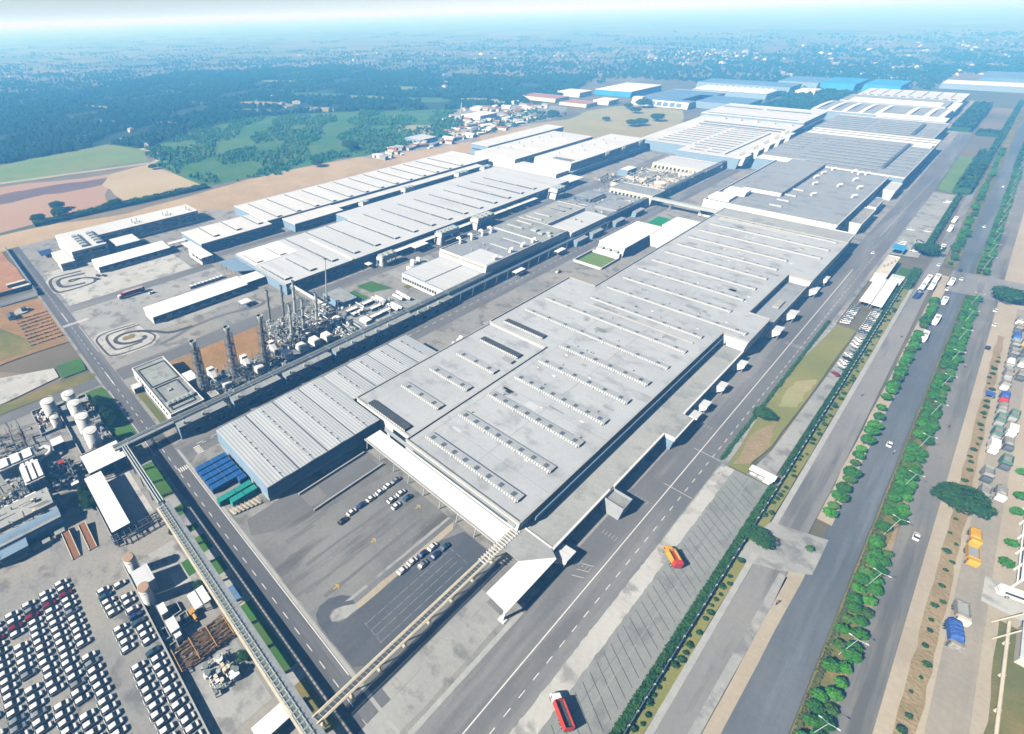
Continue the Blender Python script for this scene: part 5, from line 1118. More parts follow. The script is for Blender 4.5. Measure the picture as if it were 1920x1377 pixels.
pipework('cream pipes across the treatment basins', -222, -168, 538, 634, 6.5, 480, ['cream_steel', 'cream_steel', 'steel_dark', 'galvanised'], 8)
t = hall('sludge_house', 'cream walled block with roof vents at the far end of the treatment basins', -222, -168, 640, 684, 7, 'wall_cream', 'roof_press', .4)
for i in range(12): MB().box(-219+i*4, -217+i*4, 639.75, 639.95, 2, 5).build('window', 'glass', t)
for i, (x, y, r) in enumerate(((-186, 575, 6), (-180, 622, 7))):
    t = thing('round_tank', 'squat round cream tank among the treatment basins, '+('nearer' if i == 0 else 'farther')+' one', 'tank', (x, y, 0)); MB().cyl(x, y, -.05, 5, r, 24).build('shell', 'wall_cream', t); MB().cyl(x, y, 5, 5.6, r*.95, 24, r*.5).build('top', 'tank_white', t)
t = hall('pump_station', 'white pump station with blue sides beside the west lane', -236, -226, 590, 612, 6, 'wall_blue', 'white_sheet', .2)
pipework('bushy heap of pipes and equipment beside the west lane', -241, -232, 545, 580, 4, 70, ['cream_steel', 'leaf_olive', 'steel'], 9)
# ------------------------------------------------------------ tank farm and lower left compound
for i, (x, y, h, r, nm) in enumerate(((-219.8, 2.4, 9.3, 2.9, 'fat white storage tank behind the small one in the bund'), (-219.9, 11.5, 9, 2.8, 'farthest of the row of white tanks by the tree lawn'), (-210.3, 11.6, 9.2, 2.8, 'second white tank from the far end of the row, with a ladder'), (-198.2, 11.5, 9.2, 2.9, 'third white tank of the row by the tree lawn'), (-186.2, 11.5, 9.2, 2.9, 'nearest white tank of the row, at the white roof'), (-210.1, 2, 6.2, 1.9, 'small white tank in the bund'))):
    t = thing('storage_tank', nm, 'tank', (x, y, 0)); MB().cyl(x, y, -.05, h, r, 28).build('shell', 'tank_white', t, True); MB().cyl(x, y, h, h+.45, r+.03, 28, r*.25).build('top', 'tank_white', t)
    b = MB()
    for k in range(28): a, c = 2*math.pi*k/28, 2*math.pi*(k+1)/28; b.bar((x+r*math.cos(a), y+r*math.sin(a), h+.9), (x+r*math.cos(c), y+r*math.sin(c), h+.9), .05); b.bar((x+r*math.cos(a), y+r*math.sin(a), h), (x+r*math.cos(a), y+r*math.sin(a), h+.9), .04)
    b.build('railing', 'galvanised', t); b = MB()
    for k in range(24):
        a = -1.2+k*.09; a2 = a+.09; z = h*k/24; b.bar((x+(r+.3)*math.cos(a), y+(r+.3)*math.sin(a), z), (x+(r+.3)*math.cos(a2), y+(r+.3)*math.sin(a2), z+h/24), .16)
    b.build('stair', 'steel', t)
for (x0, x1, y0, y1), nm in (((-229, -208.4, -5.5, 4), 'low bund wall round the small tank'), ((-226, -183, 4.6, 19), 'low bund wall round the row of white tanks')):
    single(MB().parapet(x0, x1, y0, y1, -.05, 1.2, .4), 'bund_wall', 'kerb', nm, 'wall', ((x0+x1)/2, y0, 0))
rect('bund_floor', -225.6, -183.4, 5, 18.6, 'concrete', -.02); rect('bund_floor', -228.6, -208.8, -5.1, 3.6, 'concrete', -.02)
pipework('pipes and valves at the feet of the white tanks', -222, -184, 14.5, 18.4, 1.6, 70, ['galvanised', 'steel', 'rust'], 12)
pipework('rusty pipes beside the bund of the small tank', -226, -212, -5, 0, 2, 40, ['rust', 'tank_white'], 13)
t = shed('tank_shed', 'bright white square roof at the near end of the tank row', -176.4, -164.4, 3.8, 18.6, 6, 'white_sheet', step=5)
b = MB(); b.box(-172.6, -172.4, 3.9, 18.5, 6.01, 6.06); b.box(-168.6, -168.4, 3.9, 18.5, 6.01, 6.06); b.build('roof_seam', 'cream_steel', t)
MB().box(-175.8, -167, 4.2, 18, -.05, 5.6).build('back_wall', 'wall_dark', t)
t = shed('yard_shed', 'long narrow bright white roof with a deep blue shadow beside it', -163.8, -131.6, 1.4, 7.9, 5.2, 'white_sheet', step=5)
MB().box(-163.4, -133, 1.8, 3.2, -.05, 4.8).build('back_wall', 'wall_grey', t)
rect('shed_yard', -163.5, -133.5, 8, 17.2, 'concrete_bright', -.03)
t = bridge('pipe_bridge', 'low dark pipe rack at the near end of the long white yard shed', -131.4, -128.6, .5, 17.5, 3.6, 1, 2.0, False, [(-130, 1.5), (-130, 9), (-130, 16.5)], 'steel_dark')
# paint mixing plant at the left edge
t = hall('mixing_hall', 'white roofed vaulted building with blue strip windows at the left edge', -168, -151, -62, -10.6, 5, 'wall_blue', 'roof_weathered', 0)
MB().box(-167.6, -158, -61, -11, 5.06, 6.6).build('upper_roof', 'roof_annex', t)
b = MB(); N_ = 8
for i in range(N_):
    a, c = math.pi/2*i/N_, math.pi/2*(i+1)/N_
    y0, y1 = -61.5, -10.5; f_ = lambda q: (-155.4+5.2*math.sin(q), 2.4+3.3*math.cos(q))
    (xa, za), (xc, zc) = f_(a), f_(c); b.add([(xa, y0, za), (xc, y0, zc), (xc, y1, zc), (xa, y1, za)], [(0, 1, 2, 3)])
b.build('curved_roof', 'wall_blue', t)
for i in range(6): MB().box(-150.95, -150.6, -58+i*8, -52+i*8, 2.0, 3.4).build('window', 'glass', t)
pipework('clutter of pipes and timber on the roof of the vaulted building', -167, -157, -58, -13, 8, 110, ['cream_steel', 'steel', 'galvanised', 'rust'], 14)
hall('porch', 'pale blue box porch in front of the vaulted building', -151, -146.4, -32, -23, 4, 'wall_blue', 'wall_blue', .2, cat='porch')
for i, (x, y, L_, w_, h_) in enumerate(((-147.6, -12.6, 4.4, 2.2, 2.0), (-146.8, -17.4, 3.6, 2, 1.8), (-147.2, -21, 3.2, 1.9, 1.8), (-146.6, -26, 4.6, 2, 1.8), (-148.6, -34.5, 7, 2.4, 1.9), (-148, -39, 6, 2.3, 1.9))):
    nm = ['nearest the rusty skips', 'second from the rusty skips', 'third from the rusty skips', 'fourth from the rusty skips', 'longest, at the left edge of the picture', 'cut off by the left edge'][i]
    t = thing('covered_van', 'grey roofed van beside the vaulted building, '+nm, 'van', (x, y, 0), R_(90), 'vans along the vaulted building')
    b = MB(); loft(b, [(-L_/2, w_/2, .3, h_, .1), (L_/2-1, w_/2, .3, h_, .1), (L_/2, w_/2*.92, .35, h_*.6, .05)]); b.build_local('body', 'roof_weathered', t)
    b = MB(); b.add([(L_/2-.96, -w_*.42, h_-.06), (L_/2-.96, w_*.42, h_-.06), (L_/2-.02, w_*.44, h_*.62), (L_/2-.02, -w_*.44, h_*.62)], [(0, 1, 2, 3)]); b.build_local('windscreen', 'glass', t)
    wheels(t, WH_CAR, (-L_*.3, L_*.3), w_/2-.1, .32)
for i, y in enumerate((-11.6, -5.9)):
    t = thing('rusty_ramp', 'rusty brown loading ramp with cream side rails, '+('left' if i == 0 else 'right')+' one', 'ramp', (-140, y, 0), 0, 'rusty ramps')
    b = MB(); b.prism([(-146.2, y-1.1), (-133.9, y-1.1), (-133.9, y+1.1), (-146.2, y+1.1)], -.02, [1.6, .15, .15, 1.6]); b.build('ramp', 'rust', t)
    for s in (-1, 1): b = MB(); b.prism([(-146.2, y+s*1.25-.13), (-133.9, y+s*1.25-.13), (-133.9, y+s*1.25+.13), (-146.2, y+s*1.25+.13)], -.02, [1.9, .4, .4, 1.9]); b.build('side_rail', 'cream_steel', t)
for (nm, lab, x0, x1, y0, y1, z, r_) in (('mixing_tower', 'tall white stepped process tower at the left edge beside the dark frames', -184, -172, -17, -10, 8, 'tank_white'), ('filter_block', 'white boxy filter block with four roof humps at the left edge', -197, -190, -24, -10.6, 5.4, 'tank_white'), ('filter_block', 'cream boxy block between the two white process blocks', -190, -184.4, -17, -11.6, 4.4, 'wall_cream')):
    t = hall(nm, lab, x0, x1, y0, y1, z, 'wall_blue' if nm == 'mixing_tower' else 'wall_white', r_, 0, cat='process building')
    for i in range(3): MB().box(x0+.6, x1-.6, y0+.5+i*(y1-y0)/3, y0+.3+(i+.8)*(y1-y0)/3, z+.05, z+.8).build('roof_hump', 'tank_white', t)
    b = MB()
    for i in range(2): b.bar((x1+.2, y0+1.5+i*3, 0), (x1+.2, y0+1.5+i*3, z), .2, 6)
    b.build('downpipe', 'steel', t)
t = thing('bent_duct', 'fat white bent duct curling beside the white filter block', 'duct', (-193, -7, 0)); b = MB(); pts = [(-196, -9.5, 3), (-196, -6, 3.4), (-194, -4.5, 3.4), (-191.5, -5, 3.2), (-190.6, -8, 2.6), (-190.4, -10, 2)]
for p, q in zip(pts, pts[1:]): b.bar(p, q, .75, 8)
b.build('duct', 'tank_white', t)
hall('pump_cabin', 'white cabin with a cooling fan beside the bent duct', -198, -193, -3.5, 1.2, 4, 'wall_blue', 'white_sheet', 0, cat='cabin')
pipework('dark steel frames and cable racks at the far left edge', -222, -198, -40, -12, 6, 130, ['steel_dark', 'steel_dark', 'steel', 'rust'], 15)
pipework('dark frames in the shade beside the white process tower', -182, -168, -9, 0, 5, 130, ['steel_dark', 'steel', 'steel_green'], 16)
pipework('steel frames and tanks in front of the white process tower at the left edge', -183, -168, -44, -18, 6, 170, ['steel', 'wall_blue', 'galvanised', 'cream_steel'], 17)
hall('cable_cabin', 'pale flat cabin in front of the steel frames at the left edge', -170.5, -168.4, -26, -15, 4.6, 'wall_white', 'white_sheet', 0, cat='cabin')
t = thing('tipper', 'small red machine in the shade beside the process tower', 'machine', (-184, -3.2, 0)); MB().box(-185.2, -182.8, -4.6, -2, .5, 1.9).build('body', 'red', t); MB().box(-184.8, -183.2, -2, -1, .4, 1.5).build('cab', 'steel_dark', t)
hall('crate_stack', 'small white stacked cabinets by the wall of the long yard shed', -170, -166.4, -3.5, -.6, 2.4, 'wall_white', 'white_sheet', 0, cat='cabinets')
# silo compound next to the car store
for i, (x, y, h, r) in enumerate(((-115.2, 2.2, 8.8, 1.75), (-102, 2.1, 8.8, 1.85))):
    t = thing('silo', 'white silo with a rusty brown top, '+('far' if i == 0 else 'near')+' side of the pale square roof', 'silo', (x, y, 0)); MB().cyl(x, y, -.05, h, r, 24).build('shell', 'tank_white', t, True); MB().cyl(x, y, h, h+.25, r*1.04, 24, r*.9).build('top', 'silo_top', t)
    b = MB(); b.cyl(x, y, h*.85, h*.85+.2, r*1.06, 24); b.bar((x+.9, y+r*.9+.3, 0), (x+.9, y+r*.9+.3, h), .08); b.bar((x+.4, y+r*.9+.4, 0), (x+.4, y+r*.9+.4, h), .08); b.build('ladder', 'steel', t)
t = hall('silo_house', 'pale blue square roofed block between the two silos', -111.2, -104.4, .7, 6.1, 6.2, 'wall_white', 'wall_white', 0, cat='building'); MB().box(-111.3, -104.3, .6, 6.2, 6.28, 6.36).build('roof_sheet', 'roof_press', t)
rect('silo_yard', -119, -100, .4, 17.6, 'concrete', -.04); sheet('silo_slab', [(-107, 11), (-106, 15.5), (-99.5, 15.6), (-101, 10.5)], 'concrete_bright', -.03)
rect('small_lawn', -108.5, -102, 15.6, 18.6, 'lawn', -.02); rect('bay_yard', -100, -58, .4, 17.4, 'yard', -.045)
t = shed('twin_roof', 'pair of white sloping roofs over the pump yard under the pipe bridge', -94, -88, 11.7, 17.1, 3.8, 'white_sheet', step=3)
MB().box(-93.9, -88.1, 14.3, 14.5, 3.82, 3.95).build('ridge', 'steel_dark', t)
hall('pump_cabin', 'white cabin left of the twin white roofs', -97.4, -93.6, 3, 5.2, 3, 'wall_white', 'white_sheet', 0, cat='cabin')
hall('pump_cabin', 'white cabin with a stepped end in front of the timber stack', -90.6, -86, 3, 5.8, 4, 'wall_white', 'white_sheet', 0, cat='cabin')
hall('bund_cabin', 'low white block attached to the stepped cabin', -86, -84.2, 3.4, 5.4, 3, 'wall_white', 'white_sheet', 0, cat='cabin')
for i, (x0, x1, y0, y1) in enumerate(((-96, -92.4, 5.6, 8.6), (-91.6, -87.6, 7, 9.6), (-85, -81.6, 1, 3.4), (-91, -87, 1, 2.6))):
    t = thing('bund', 'low concrete bund pit, '+['beside the white cabin left of the twin roofs', 'beside the orange machine', 'nearest the boundary wall', 'beside the boundary wall behind the stepped cabin'][i], 'bund', ((x0+x1)/2, (y0+y1)/2, 0)); MB().parapet(x0, x1, y0, y1, -.05, .9, .25).build('wall', 'kerb', t); MB().box(x0+.25, x1-.25, y0+.25, y1-.25, -.05, .1).build('floor', 'steel_dark', t)
t = thing('pump_skid', 'orange brown machine skid in the pump yard', 'machine', (-88.6, 11, 0)); MB().box(-91, -86.4, 10, 12, .2, .6).build('skid', 'orange', t); MB().box(-90.4, -88.6, 10.3, 11.7, .6, 2.2).build('engine', 'orange', t); MB().hcyl(-88.4, -86.6, 11, 1.3, .6, 10).build('pump', 'orange', t)
# pallet / scaffold timber stacks
t = thing('timber_rack', 'rack of stacked brown timber and scaffold poles by the pipe bridge', 'timber stack', (-78.6, 9, 0)); rr = random.Random(21)
for row in range(7):
    b = MB(); x = -82.4+row*1.15
    for k in range(60):
        yy = rr.uniform(1, 17); L_ = rr.uniform(1, 4); z = rr.uniform(.1, 1.9); b.bar((x+rr.uniform(-.4, .4), yy, z), (x+rr.uniform(-.4, .4), min(18, yy+L_), z+rr.uniform(-.2, .2)), rr.uniform(.06, .14))
    b.build('timber_bundle', 'timber' if row % 3 else 'rust', t)
b = MB()
for yy in (1, 6.5, 12, 17.6):
    b.box(-82.9, -74.8, yy-.1, yy+.1, 1.9, 2.2)
    for x in (-82.8, -78.8, -74.9): b.box(x-.1, x+.1, yy-.1, yy+.1, -.05, 2.2)
b.build('rack_frame', 'orange', t)
pipework('grey valve station with pipes and bent tubes in the fenced gravel yard', -73, -64, 5.5, 13.5, 1.5, 95, ['galvanised', 'steel_green', 'tank_white', 'cream_steel'], 18)
hall('valve_cabin', 'small white cabin in the fenced pen beside the valve station', -66.4, -64, 11.2, 13.4, 2.6, 'wall_white', 'white_sheet', 0, cat='cabin')
rect('gravel_yard', -74, -54, .4, 17.4, 'concrete', -.042)
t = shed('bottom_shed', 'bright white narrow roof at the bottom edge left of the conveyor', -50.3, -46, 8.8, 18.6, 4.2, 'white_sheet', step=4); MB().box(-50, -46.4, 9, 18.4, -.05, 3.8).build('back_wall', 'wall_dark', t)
single(MB().box(-120, -50, -.35, .15, -.05, 1.8), 'boundary_wall', 'kerb', 'thin pale wall between the car store and the silo compound', 'wall', (-85, 0, 0))
single(MB().box(-164, -130, .6, .9, -.05, 1.8), 'boundary_wall', 'kerb', 'pale wall behind the long white yard shed', 'wall', (-147, .7, 0))
single(MB().box(-376, -361, 27.6, 28.2, -.05, 2.4).box(-378.6, -378, -120, 27.5, -.05, 2.4).box(-470, -378.6, 27.6, 28.2, -.05, 2.4), 'boundary_wall', 'wall_dark', 'dark wall round the red earth lot at the left edge', 'wall', (-376, 20, 0))
# lawn pads along the road
for i, (x0, x1) in enumerate(((-138, -132), (-127, -120.6), (-117.6, -114.4), (-107, -102.4), (-96, -82), (-57, -52.6))):
    rect('crossing_pad', x0, x1, 21.9, 27.4, 'concrete', -.02)
rect('road_lawn', -161, -139, 21.8, 27.2, 'lawn', -.035); rect('road_lawn', -132, -127, 21.8, 27.2, 'lawn', -.035); rect('road_lawn', -120.6, -107, 21.8, 27.2, 'lawn', -.035); rect('road_lawn', -102.4, -96, 21.8, 27.2, 'lawn', -.035); rect('road_lawn', -82, -57, 21.8, 27.4, 'lawn', -.035); rect('road_lawn', -52.6, -38, 21.8, 27.4, 'drylawn', -.035)
t = thing('weighbridge', 'small roadside bay with a yellow kerb and a blue plate beside the approach road', 'weighbridge', (-88, 25, 0)); b = MB()
b.box(-95.6, -83, 22.6, 22.85, -.05, .3); b.box(-83.2, -83, 22.85, 27, -.05, .3); b.bar((-95.4, 22.8, .1), (-93.5, 26.8, .1), .14); b.bar((-93.5, 26.8, .1), (-83.2, 27, .1), .14); b.build('kerb', 'paint_yellow', t); MB().box(-90, -84.4, 23.4, 26, -.03, .08).build('plate', 'roof_blue', t)
# boundary with hedge: right of the lorry park
t = thing('security_fence', 'shadow-dark boundary fence with thin posts between the lorry park hedge and the green verge', 'fence', (10.6, 240, 0))
MB().box(10.45, 10.6, 40, 470, -.05, 2.1).build('panel', 'wall_dark', t); b = MB()  # panel's dark blue puts the fence's shadow line into its colour
for i in range(88): b.box(10.35, 10.7, 40+i*4.9, 40.15+i*4.9, -.05, 2.5)
b.build('posts', 'galvanised', t)
t = thing('gate_hut', 'small white checkpoint with a flat roof at the end of the lorry park', 'hut', (4, 206, 0)); MB().box(6, 8.6, 205, 208, -.05, 2.8).build('wall', 'wall_white', t); MB().box(.6, 8.9, 204.6, 208.3, 2.8, 3).build('roof', 'white_sheet', t); b = MB()
for x in (1, 3.5): b.box(x, x+.2, 205, 205.2, -.05, 2.8); b.box(x, x+.2, 207.6, 207.8, -.05, 2.8)
b.build('post', 'steel', t); MB().box(1.4, 5.8, 206.2, 206.5, -.03, .9).build('barrier', 'paint_white', t)
# gate house and car ports beside the plant road
t = hall('gate_house', 'white two storey gate house between the plant road and the coaches', -4.6, 1.4, 455, 498, 5.4, 'wall_white', 'wall_cream', .5, cat='gate house')
for i in range(5): MB().box(-4.9, -4.65, 459+i*8, 463+i*8, 1.5, 3.4).build('window', 'glass', t)
for i in range(4): MB().box(-3.4+i*1.1, -2.8+i*1.1, 470+i*5, 473+i*5, 5.46, 6.6).build('roof_box', 'kerb', t)
t = shed('car_port', 'wide white car port roof beside the plant road, left half', -2.8, 2.4, 408, 457, 3, 'white_sheet', step=8)
t = shed('car_port', 'wide white car port roof beside the plant road, right half', 2.7, 7.6, 407, 457.4, 3, 'white_sheet', step=8)
t = hall('ticket_office', 'small pale block behind the car port', 3, 9, 459, 466, 4, 'wall_white', 'roof_press', .1, cat='building')
shed('green_roof', 'teal green entrance roof at the car park gate', -5.6, 1.2, 521, 534, 4, 'bright_blue')
# ---------------------------------------------------------------- far half of the plant
t = hall('link_hall', 'grey roofed strip between the big hall and the hall with the white parapet', -111, -27, 487, 512.6, 10.4, 'wall_white', 'roof_annex', .6)
t = thing('body_hall', 'big grey roofed hall with a long white parapet and a raised block on its left', 'factory hall', (-78, 513, 0))
MB().box(-128, -39, 513, 708, -.1, 12.9).build('wall', 'wall_white', t); MB().box(-128, -39.2, 513.2, 708, 12.9, 13).build('roof', 'roof_grey', t)
MB().parapet(-128.3, -38.7, 512.7, 708.3, 12.4, 14.2, .6).build('parapet', 'wall_white', t); MB().box(-38.95, -38.7, 514, 706, 8, 12.3).build('side_shade', 'wall_blue', t)  # blue sheet paints shade onto the right-hand wall
MB().box(-116, -88, 567, 712, 13, 16).build('raised_block', 'wall_white', t); MB().box(-116, -88, 567, 712, 16, 16.1).build('raised_roof', 'roof_grey', t)
for i, y in enumerate((537, 557, 577, 600)): monitor(t, -87.4, -79, y, 13, 2.4, 1.2)
rr = random.Random(4)
for x, y in ((-83, 676), (-65, 702), (-55, 700), (-63, 636), (-79, 628), (-47.5, 606), (-71.5, 589), (-84, 655), (-58, 668), (-50, 640), (-60, 698), (-80, 700)):
    b = MB(); b.cyl(x, y, 13, 15.2, .9, 10); b.bar((x, y, 15), (x+2.2, y+1, 15.6), .8, 8); b.build('exhaust_pipe', 'tank_white', t)
for x0, x1, y0, y1, z in ((-128, -112, 520, 540, 15), (-124, -108, 545, 560, 16.4)): MB().box(x0, x1, y0, y1, 13.1, z).build('roof_house', 'white_sheet', t)
hall('side_block', 'small flat white block standing in front of the grey hall side, by the plant road', -38.4, -29, 549, 602, 8, 'wall_white', 'roof_weathered', .5)
hall('side_block', 'second white block further along the grey hall side', -37.6, -30, 612, 648, 7, 'wall_white', 'roof_grey', .3)
hall('side_block', 'low white block where the grey hall meets the ribbed hall', -37, -28, 676, 712, 8, 'wall_white', 'roof_press', .3)
t = hall('trim_hall', 'vast grey hall with closely spaced roof lights beyond the raised block', -148, -29, 716, 906, 12, 'wall_blue', 'roof_grey', .5, 'wall_white')
for k in range(9): monitor(t, -118+2.4*k*0-(0), -52+.0*k, 734+18*k, 12, 3.2, 1.1, louv='louvre_dark')
for k in range(8): monitor(t, -47, -33, 748+18*k, 12, 2.6, .9, louv='louvre_dark')
for k in range(6): monitor(t, -145, -127, 790+16*k, 12, 2.6, .9, louv='louvre_dark')
MB().box(-50.6, -48.4, 745, 892, 12, 14).build('spine_wall', 'steel_dark', t); MB().box(-146, -108, 718, 730, 12.1, 13).build('pale_panel', 'white_sheet', t); MB().box(-46, -31, 886, 904, 12.1, 13.4).build('pale_panel', 'white_sheet', t)
t = hall('strip_hall', 'long bright white roof strip across the far hall', -146, -29, 907, 942, 13, 'wall_blue', 'white_sheet', .3, 'wall_white')
for y in (914, 931): MB().box(-145, -30, y-.8, y+.8, 13.05, 13.5).build('roof_joint', 'louvre_dark', t)
t = hall('engine_hall', 'grey hall with white edged roof lights past the bright white strip', -149, -36, 943, 1082, 12, 'wall_blue', 'roof_grey', .5, 'wall_white')
for k in range(7):
    monitor(t, -146, -105, 962+17*k, 12, 3.4, 1.2, louv='louvre_dark'); monitor(t, -100, -58, 958+15*k, 12, 3.2, 1.2, louv='louvre_dark')
for k in range(5): monitor(t, -52, -40, 955+16*k, 12, 2.6, 1.0, louv='louvre_dark')
MB().box(-57.5, -54.5, 962, 1050, 12, 14.4).build('spine_wall', 'steel_dark', t)
t = hall('cap_hall', 'white banded front of the hall with the curved roof ribs', -110, -40, 1083, 1118, 14, 'wall_blue', 'white_sheet', .4, 'wall_white')
for i in range(7): MB().box(-109+i*3.6, -106.5+i*3.6, 1082.7, 1082.9, 6, 12).build('window', 'glass', t)
t = hall('arched_hall', 'far grey hall crossed by curved white ribs', -190, -46, 1119, 1236, 11.5, 'wall_blue', 'roof_grey', .3, 'wall_white')
for i, x in enumerate((-188, -170, -152, -133, -114, -84, -65, -50)):
    b = MB(); n = 10; pts = [(x+1.5*math.sin(j/n*2), 1120+11.4*j, 11.6+2.2*math.sin(math.pi*j/n)) for j in range(n+1)]
    for p, q in zip(pts, pts[1:]): b.add([(p[0]-2.6, p[1], p[2]), (p[0]+2.6, p[1], p[2]), (q[0]+2.6, q[1], q[2]), (q[0]-2.6, q[1], q[2])], [(0, 1, 2, 3)]); b.add([(p[0]+2.6, p[1], 11.5), (q[0]+2.6, q[1], 11.5), (q[0]+2.6, q[1], q[2]), (p[0]+2.6, p[1], p[2])], [(0, 1, 2, 3)]); b.add([(p[0]-2.6, p[1], 11.5), (p[0]-2.6, p[1], p[2]), (q[0]-2.6, q[1], q[2]), (q[0]-2.6, q[1], 11.5)], [(0, 1, 2, 3)])
    b.build('roof_rib', 'white_sheet', t)
t = hall('ridge_hall', 'far hall with a long double white ridge', -180, -56, 1240, 1330, 13, 'wall_blue', 'roof_grey', .3, 'wall_white')
for y in (1250, 1272): MB().box(-168, -62, y-4, y+4, 13.05, 15).build('ridge', 'white_sheet', t)
t = hall('end_hall', 'farthest bright white hall at the end of the plant', -176, -47, 1336, 1450, 12, 'wall_blue', 'roof_white', .3, 'wall_white')
for i in range(12): MB().box(-170+i*10, -164+i*10, 1345, 1347, 12.05, 13.2).build('roof_light', 'louvre_dark', t)
for i in range(7): MB().box(-165+i*17, -164+i*17, 1370, 1446, 12.05, 12.7).build('roof_joint', 'louvre_dark', t)
hall('side_block', 'white block stepping down at the side of the farthest hall', -56, -44, 1240, 1334, 10, 'wall_white', 'white_sheet', .3)
# long white hall beside them
t = thing('white_hall', 'large white roofed hall with many short roof lights left of the grey halls', 'factory hall', (-215, 700, 0))
MB().prism([(-222, 700), (-158, 700), (-163, 964), (-286, 964), (-280, 732), (-222, 732)], -.1, 10.9, top=False).build('wall', 'wall_blue', t); MB().prism([(-222.3, 699.7), (-157.7, 699.7), (-162.7, 964.3), (-286.3, 964.3), (-280.3, 731.7), (-222.3, 731.7)], 10.9, 11.1).build('roof', 'roof_white', t)
for k in range(12):
    y = 716+15*k; x0 = -214 if k < 2 else -262
    for (xa, xb) in ((x0, (x0-182)/2-2), ((x0-182)/2+2, -182)):
        o = MB().box(xa, xb, y-1.6, y+1.6, 11.1, 12.0).build('roof_monitor', 'roof_white', t); MB().box(xa+.5, xb-.5, y-1.85, y-1.62, 11.12, 11.9).build('louvre_strip', 'louvre_dark', o)
for y in (888, 906): MB().box(-266, -170, y-1, y+1, 11.12, 12.2).build('roof_monitor', 'louvre_dark', t)
MB().box(-176.5, -175.7, 712, 870, 11.1, 12).build('roof_joint', 'louvre_dark', t)
for i, y in enumerate((702, 746, 784, 822, 864)):
    MB().box(-162.9, -154, y, y+22, 4, 12.8).build('side_tower', 'wall_white', t)
    for j in range(3): MB().cyl(-161, y+4+6*j, 12.8, 15.6, .6, 8).build('roof_vent', 'galvanised', t)
t = hall('white_hall', 'tallest white roofed hall behind the short roof lights, beside the khaki field', -292, -164, 966, 1086, 14, 'wall_blue', 'roof_white', .3, 'wall_white')
for x0, x1 in ((-288, -236), (-230, -176)): MB().box(x0, x1, 1046, 1048, 14.05, 15).build('roof_light', 'louvre_dark', t)
MB().box(-286, -172, 970, 971.6, 14.05, 14.8).build('roof_light', 'louvre_dark', t)
for i in range(5): MB().box(-260+20*i, -252+20*i, 946, 952, 11.1, 12.4).build('roof_house', 'wall_cream', bpy.data.objects['white_hall'])
for i in range(10): MB().box(-163.95, -163.7, 970+11.5*i, 979+11.5*i, 4, 8).build('window', 'glass', t)
# blue roofed works beyond
hall('blue_works', 'white topped works with a blue front band beside the khaki field', -560, -485, 1160, 1300, 10, 'bright_blue', 'white_sheet', .4, 'wall_white')
t = hall('blue_works', 'blue grey roofed works with a white corner tower by the khaki field', -440, -350, 1080, 1250, 10, 'wall_white', 'roof_blue', .3)
MB().box(-445, -428, 1076, 1090, -.1, 13).build('tower', 'wall_white', t)
for i in range(6): MB().box(-424+i*11, -416+i*11, 1079.6, 1079.85, 2, 8).build('window', 'roof_blue', t)
t = hall('blue_works', 'dark blue roofed works behind the tallest white roofed hall', -375, -276, 1108, 1200, 10, 'wall_blue', 'roof_blue', .2)
t = hall('sawtooth_works', 'white saw tooth roofed works among the blue roofs', -417, -290, 1275, 1345, 10, 'wall_blue', 'roof_white', .2)
for i in range(12): b = MB(); x = -412+i*10; b.add([(x, 1278, 10.1), (x+8, 1278, 10.1), (x, 1278, 13), (x, 1342, 10.1), (x+8, 1342, 10.1), (x, 1342, 13)], [(0, 1, 2), (3, 5, 4), (1, 4, 5, 2), (0, 2, 5, 3)]); b.build('saw_tooth', 'white_sheet', t)
hall('blue_works', 'long blue roof behind the saw tooth works', -446, -282, 1380, 1460, 12, 'wall_blue', 'roof_blue', .2)
hall('blue_works', 'long thin blue roof in the haze, left of the bright blue sheds', -330, -262, 1490, 1600, 12, 'wall_blue', 'roof_blue', .2)
hall('blue_shed', 'bright blue shed in the haze behind the plant, left one', -262, -206, 1500, 1625, 12, 'bright_blue', 'bright_blue', .2, cat='shed')
hall('blue_shed', 'bright blue shed in the haze behind the plant, right one', -196, -142, 1515, 1625, 12, 'bright_blue', 'bright_blue', .2, cat='shed')
hall('pale_works', 'long pale works in the haze behind the far right corner of the plant', -100, 20, 1640, 1720, 9, 'wall_blue', 'white_sheet', .2)
hall('pale_works', 'blue hazy works beside the highway at the far right', -60, 40, 1800, 1960, 9, 'roof_blue', 'roof_blue', .2)
hall('pale_works', 'small white works between the blue roofs and the tree belt', -270, -240, 1370, 1420, 9, 'wall_white', 'white_sheet', .2)
# buildings by the settlement and the khaki field
for i, (x0, x1, y0, y1, z, nm, w_, r_) in enumerate(((-570, -538, 745, 790, 9, 'white flat building with a tall chimney at the edge of the shanty settlement', 'wall_white', 'white_sheet'), (-640, -560, 1010, 1060, 6, 'long low cream and brown barracks left of the blue works', 'wall_cream', 'terracotta'), (-540, -486, 990, 1030, 5, 'long low pink roofed barracks at the corner of the khaki field', 'wall_cream', 'terracotta'), (-610, -560, 1100, 1150, 8, 'white round fronted building left of the blue works', 'wall_white', 'white_sheet'), (-500, -470, 1040, 1080, 7, 'white annex in front of the blue works', 'wall_white', 'white_sheet'), (-525, -495, 555, 590, 5, 'pale blue vaulted shed beside the settlement track', 'wall_blue', 'roof_press'))):
    hall('works_building', nm, x0, x1, y0, y1, z, w_, r_, .3, cat='building')
single(MB().cyl(-575, 740, 0, 26, 1.2, 10, .9), 'chimney', 'galvanised', 'thin white chimney at the white settlement building', 'chimney', (-575, 740, 0))
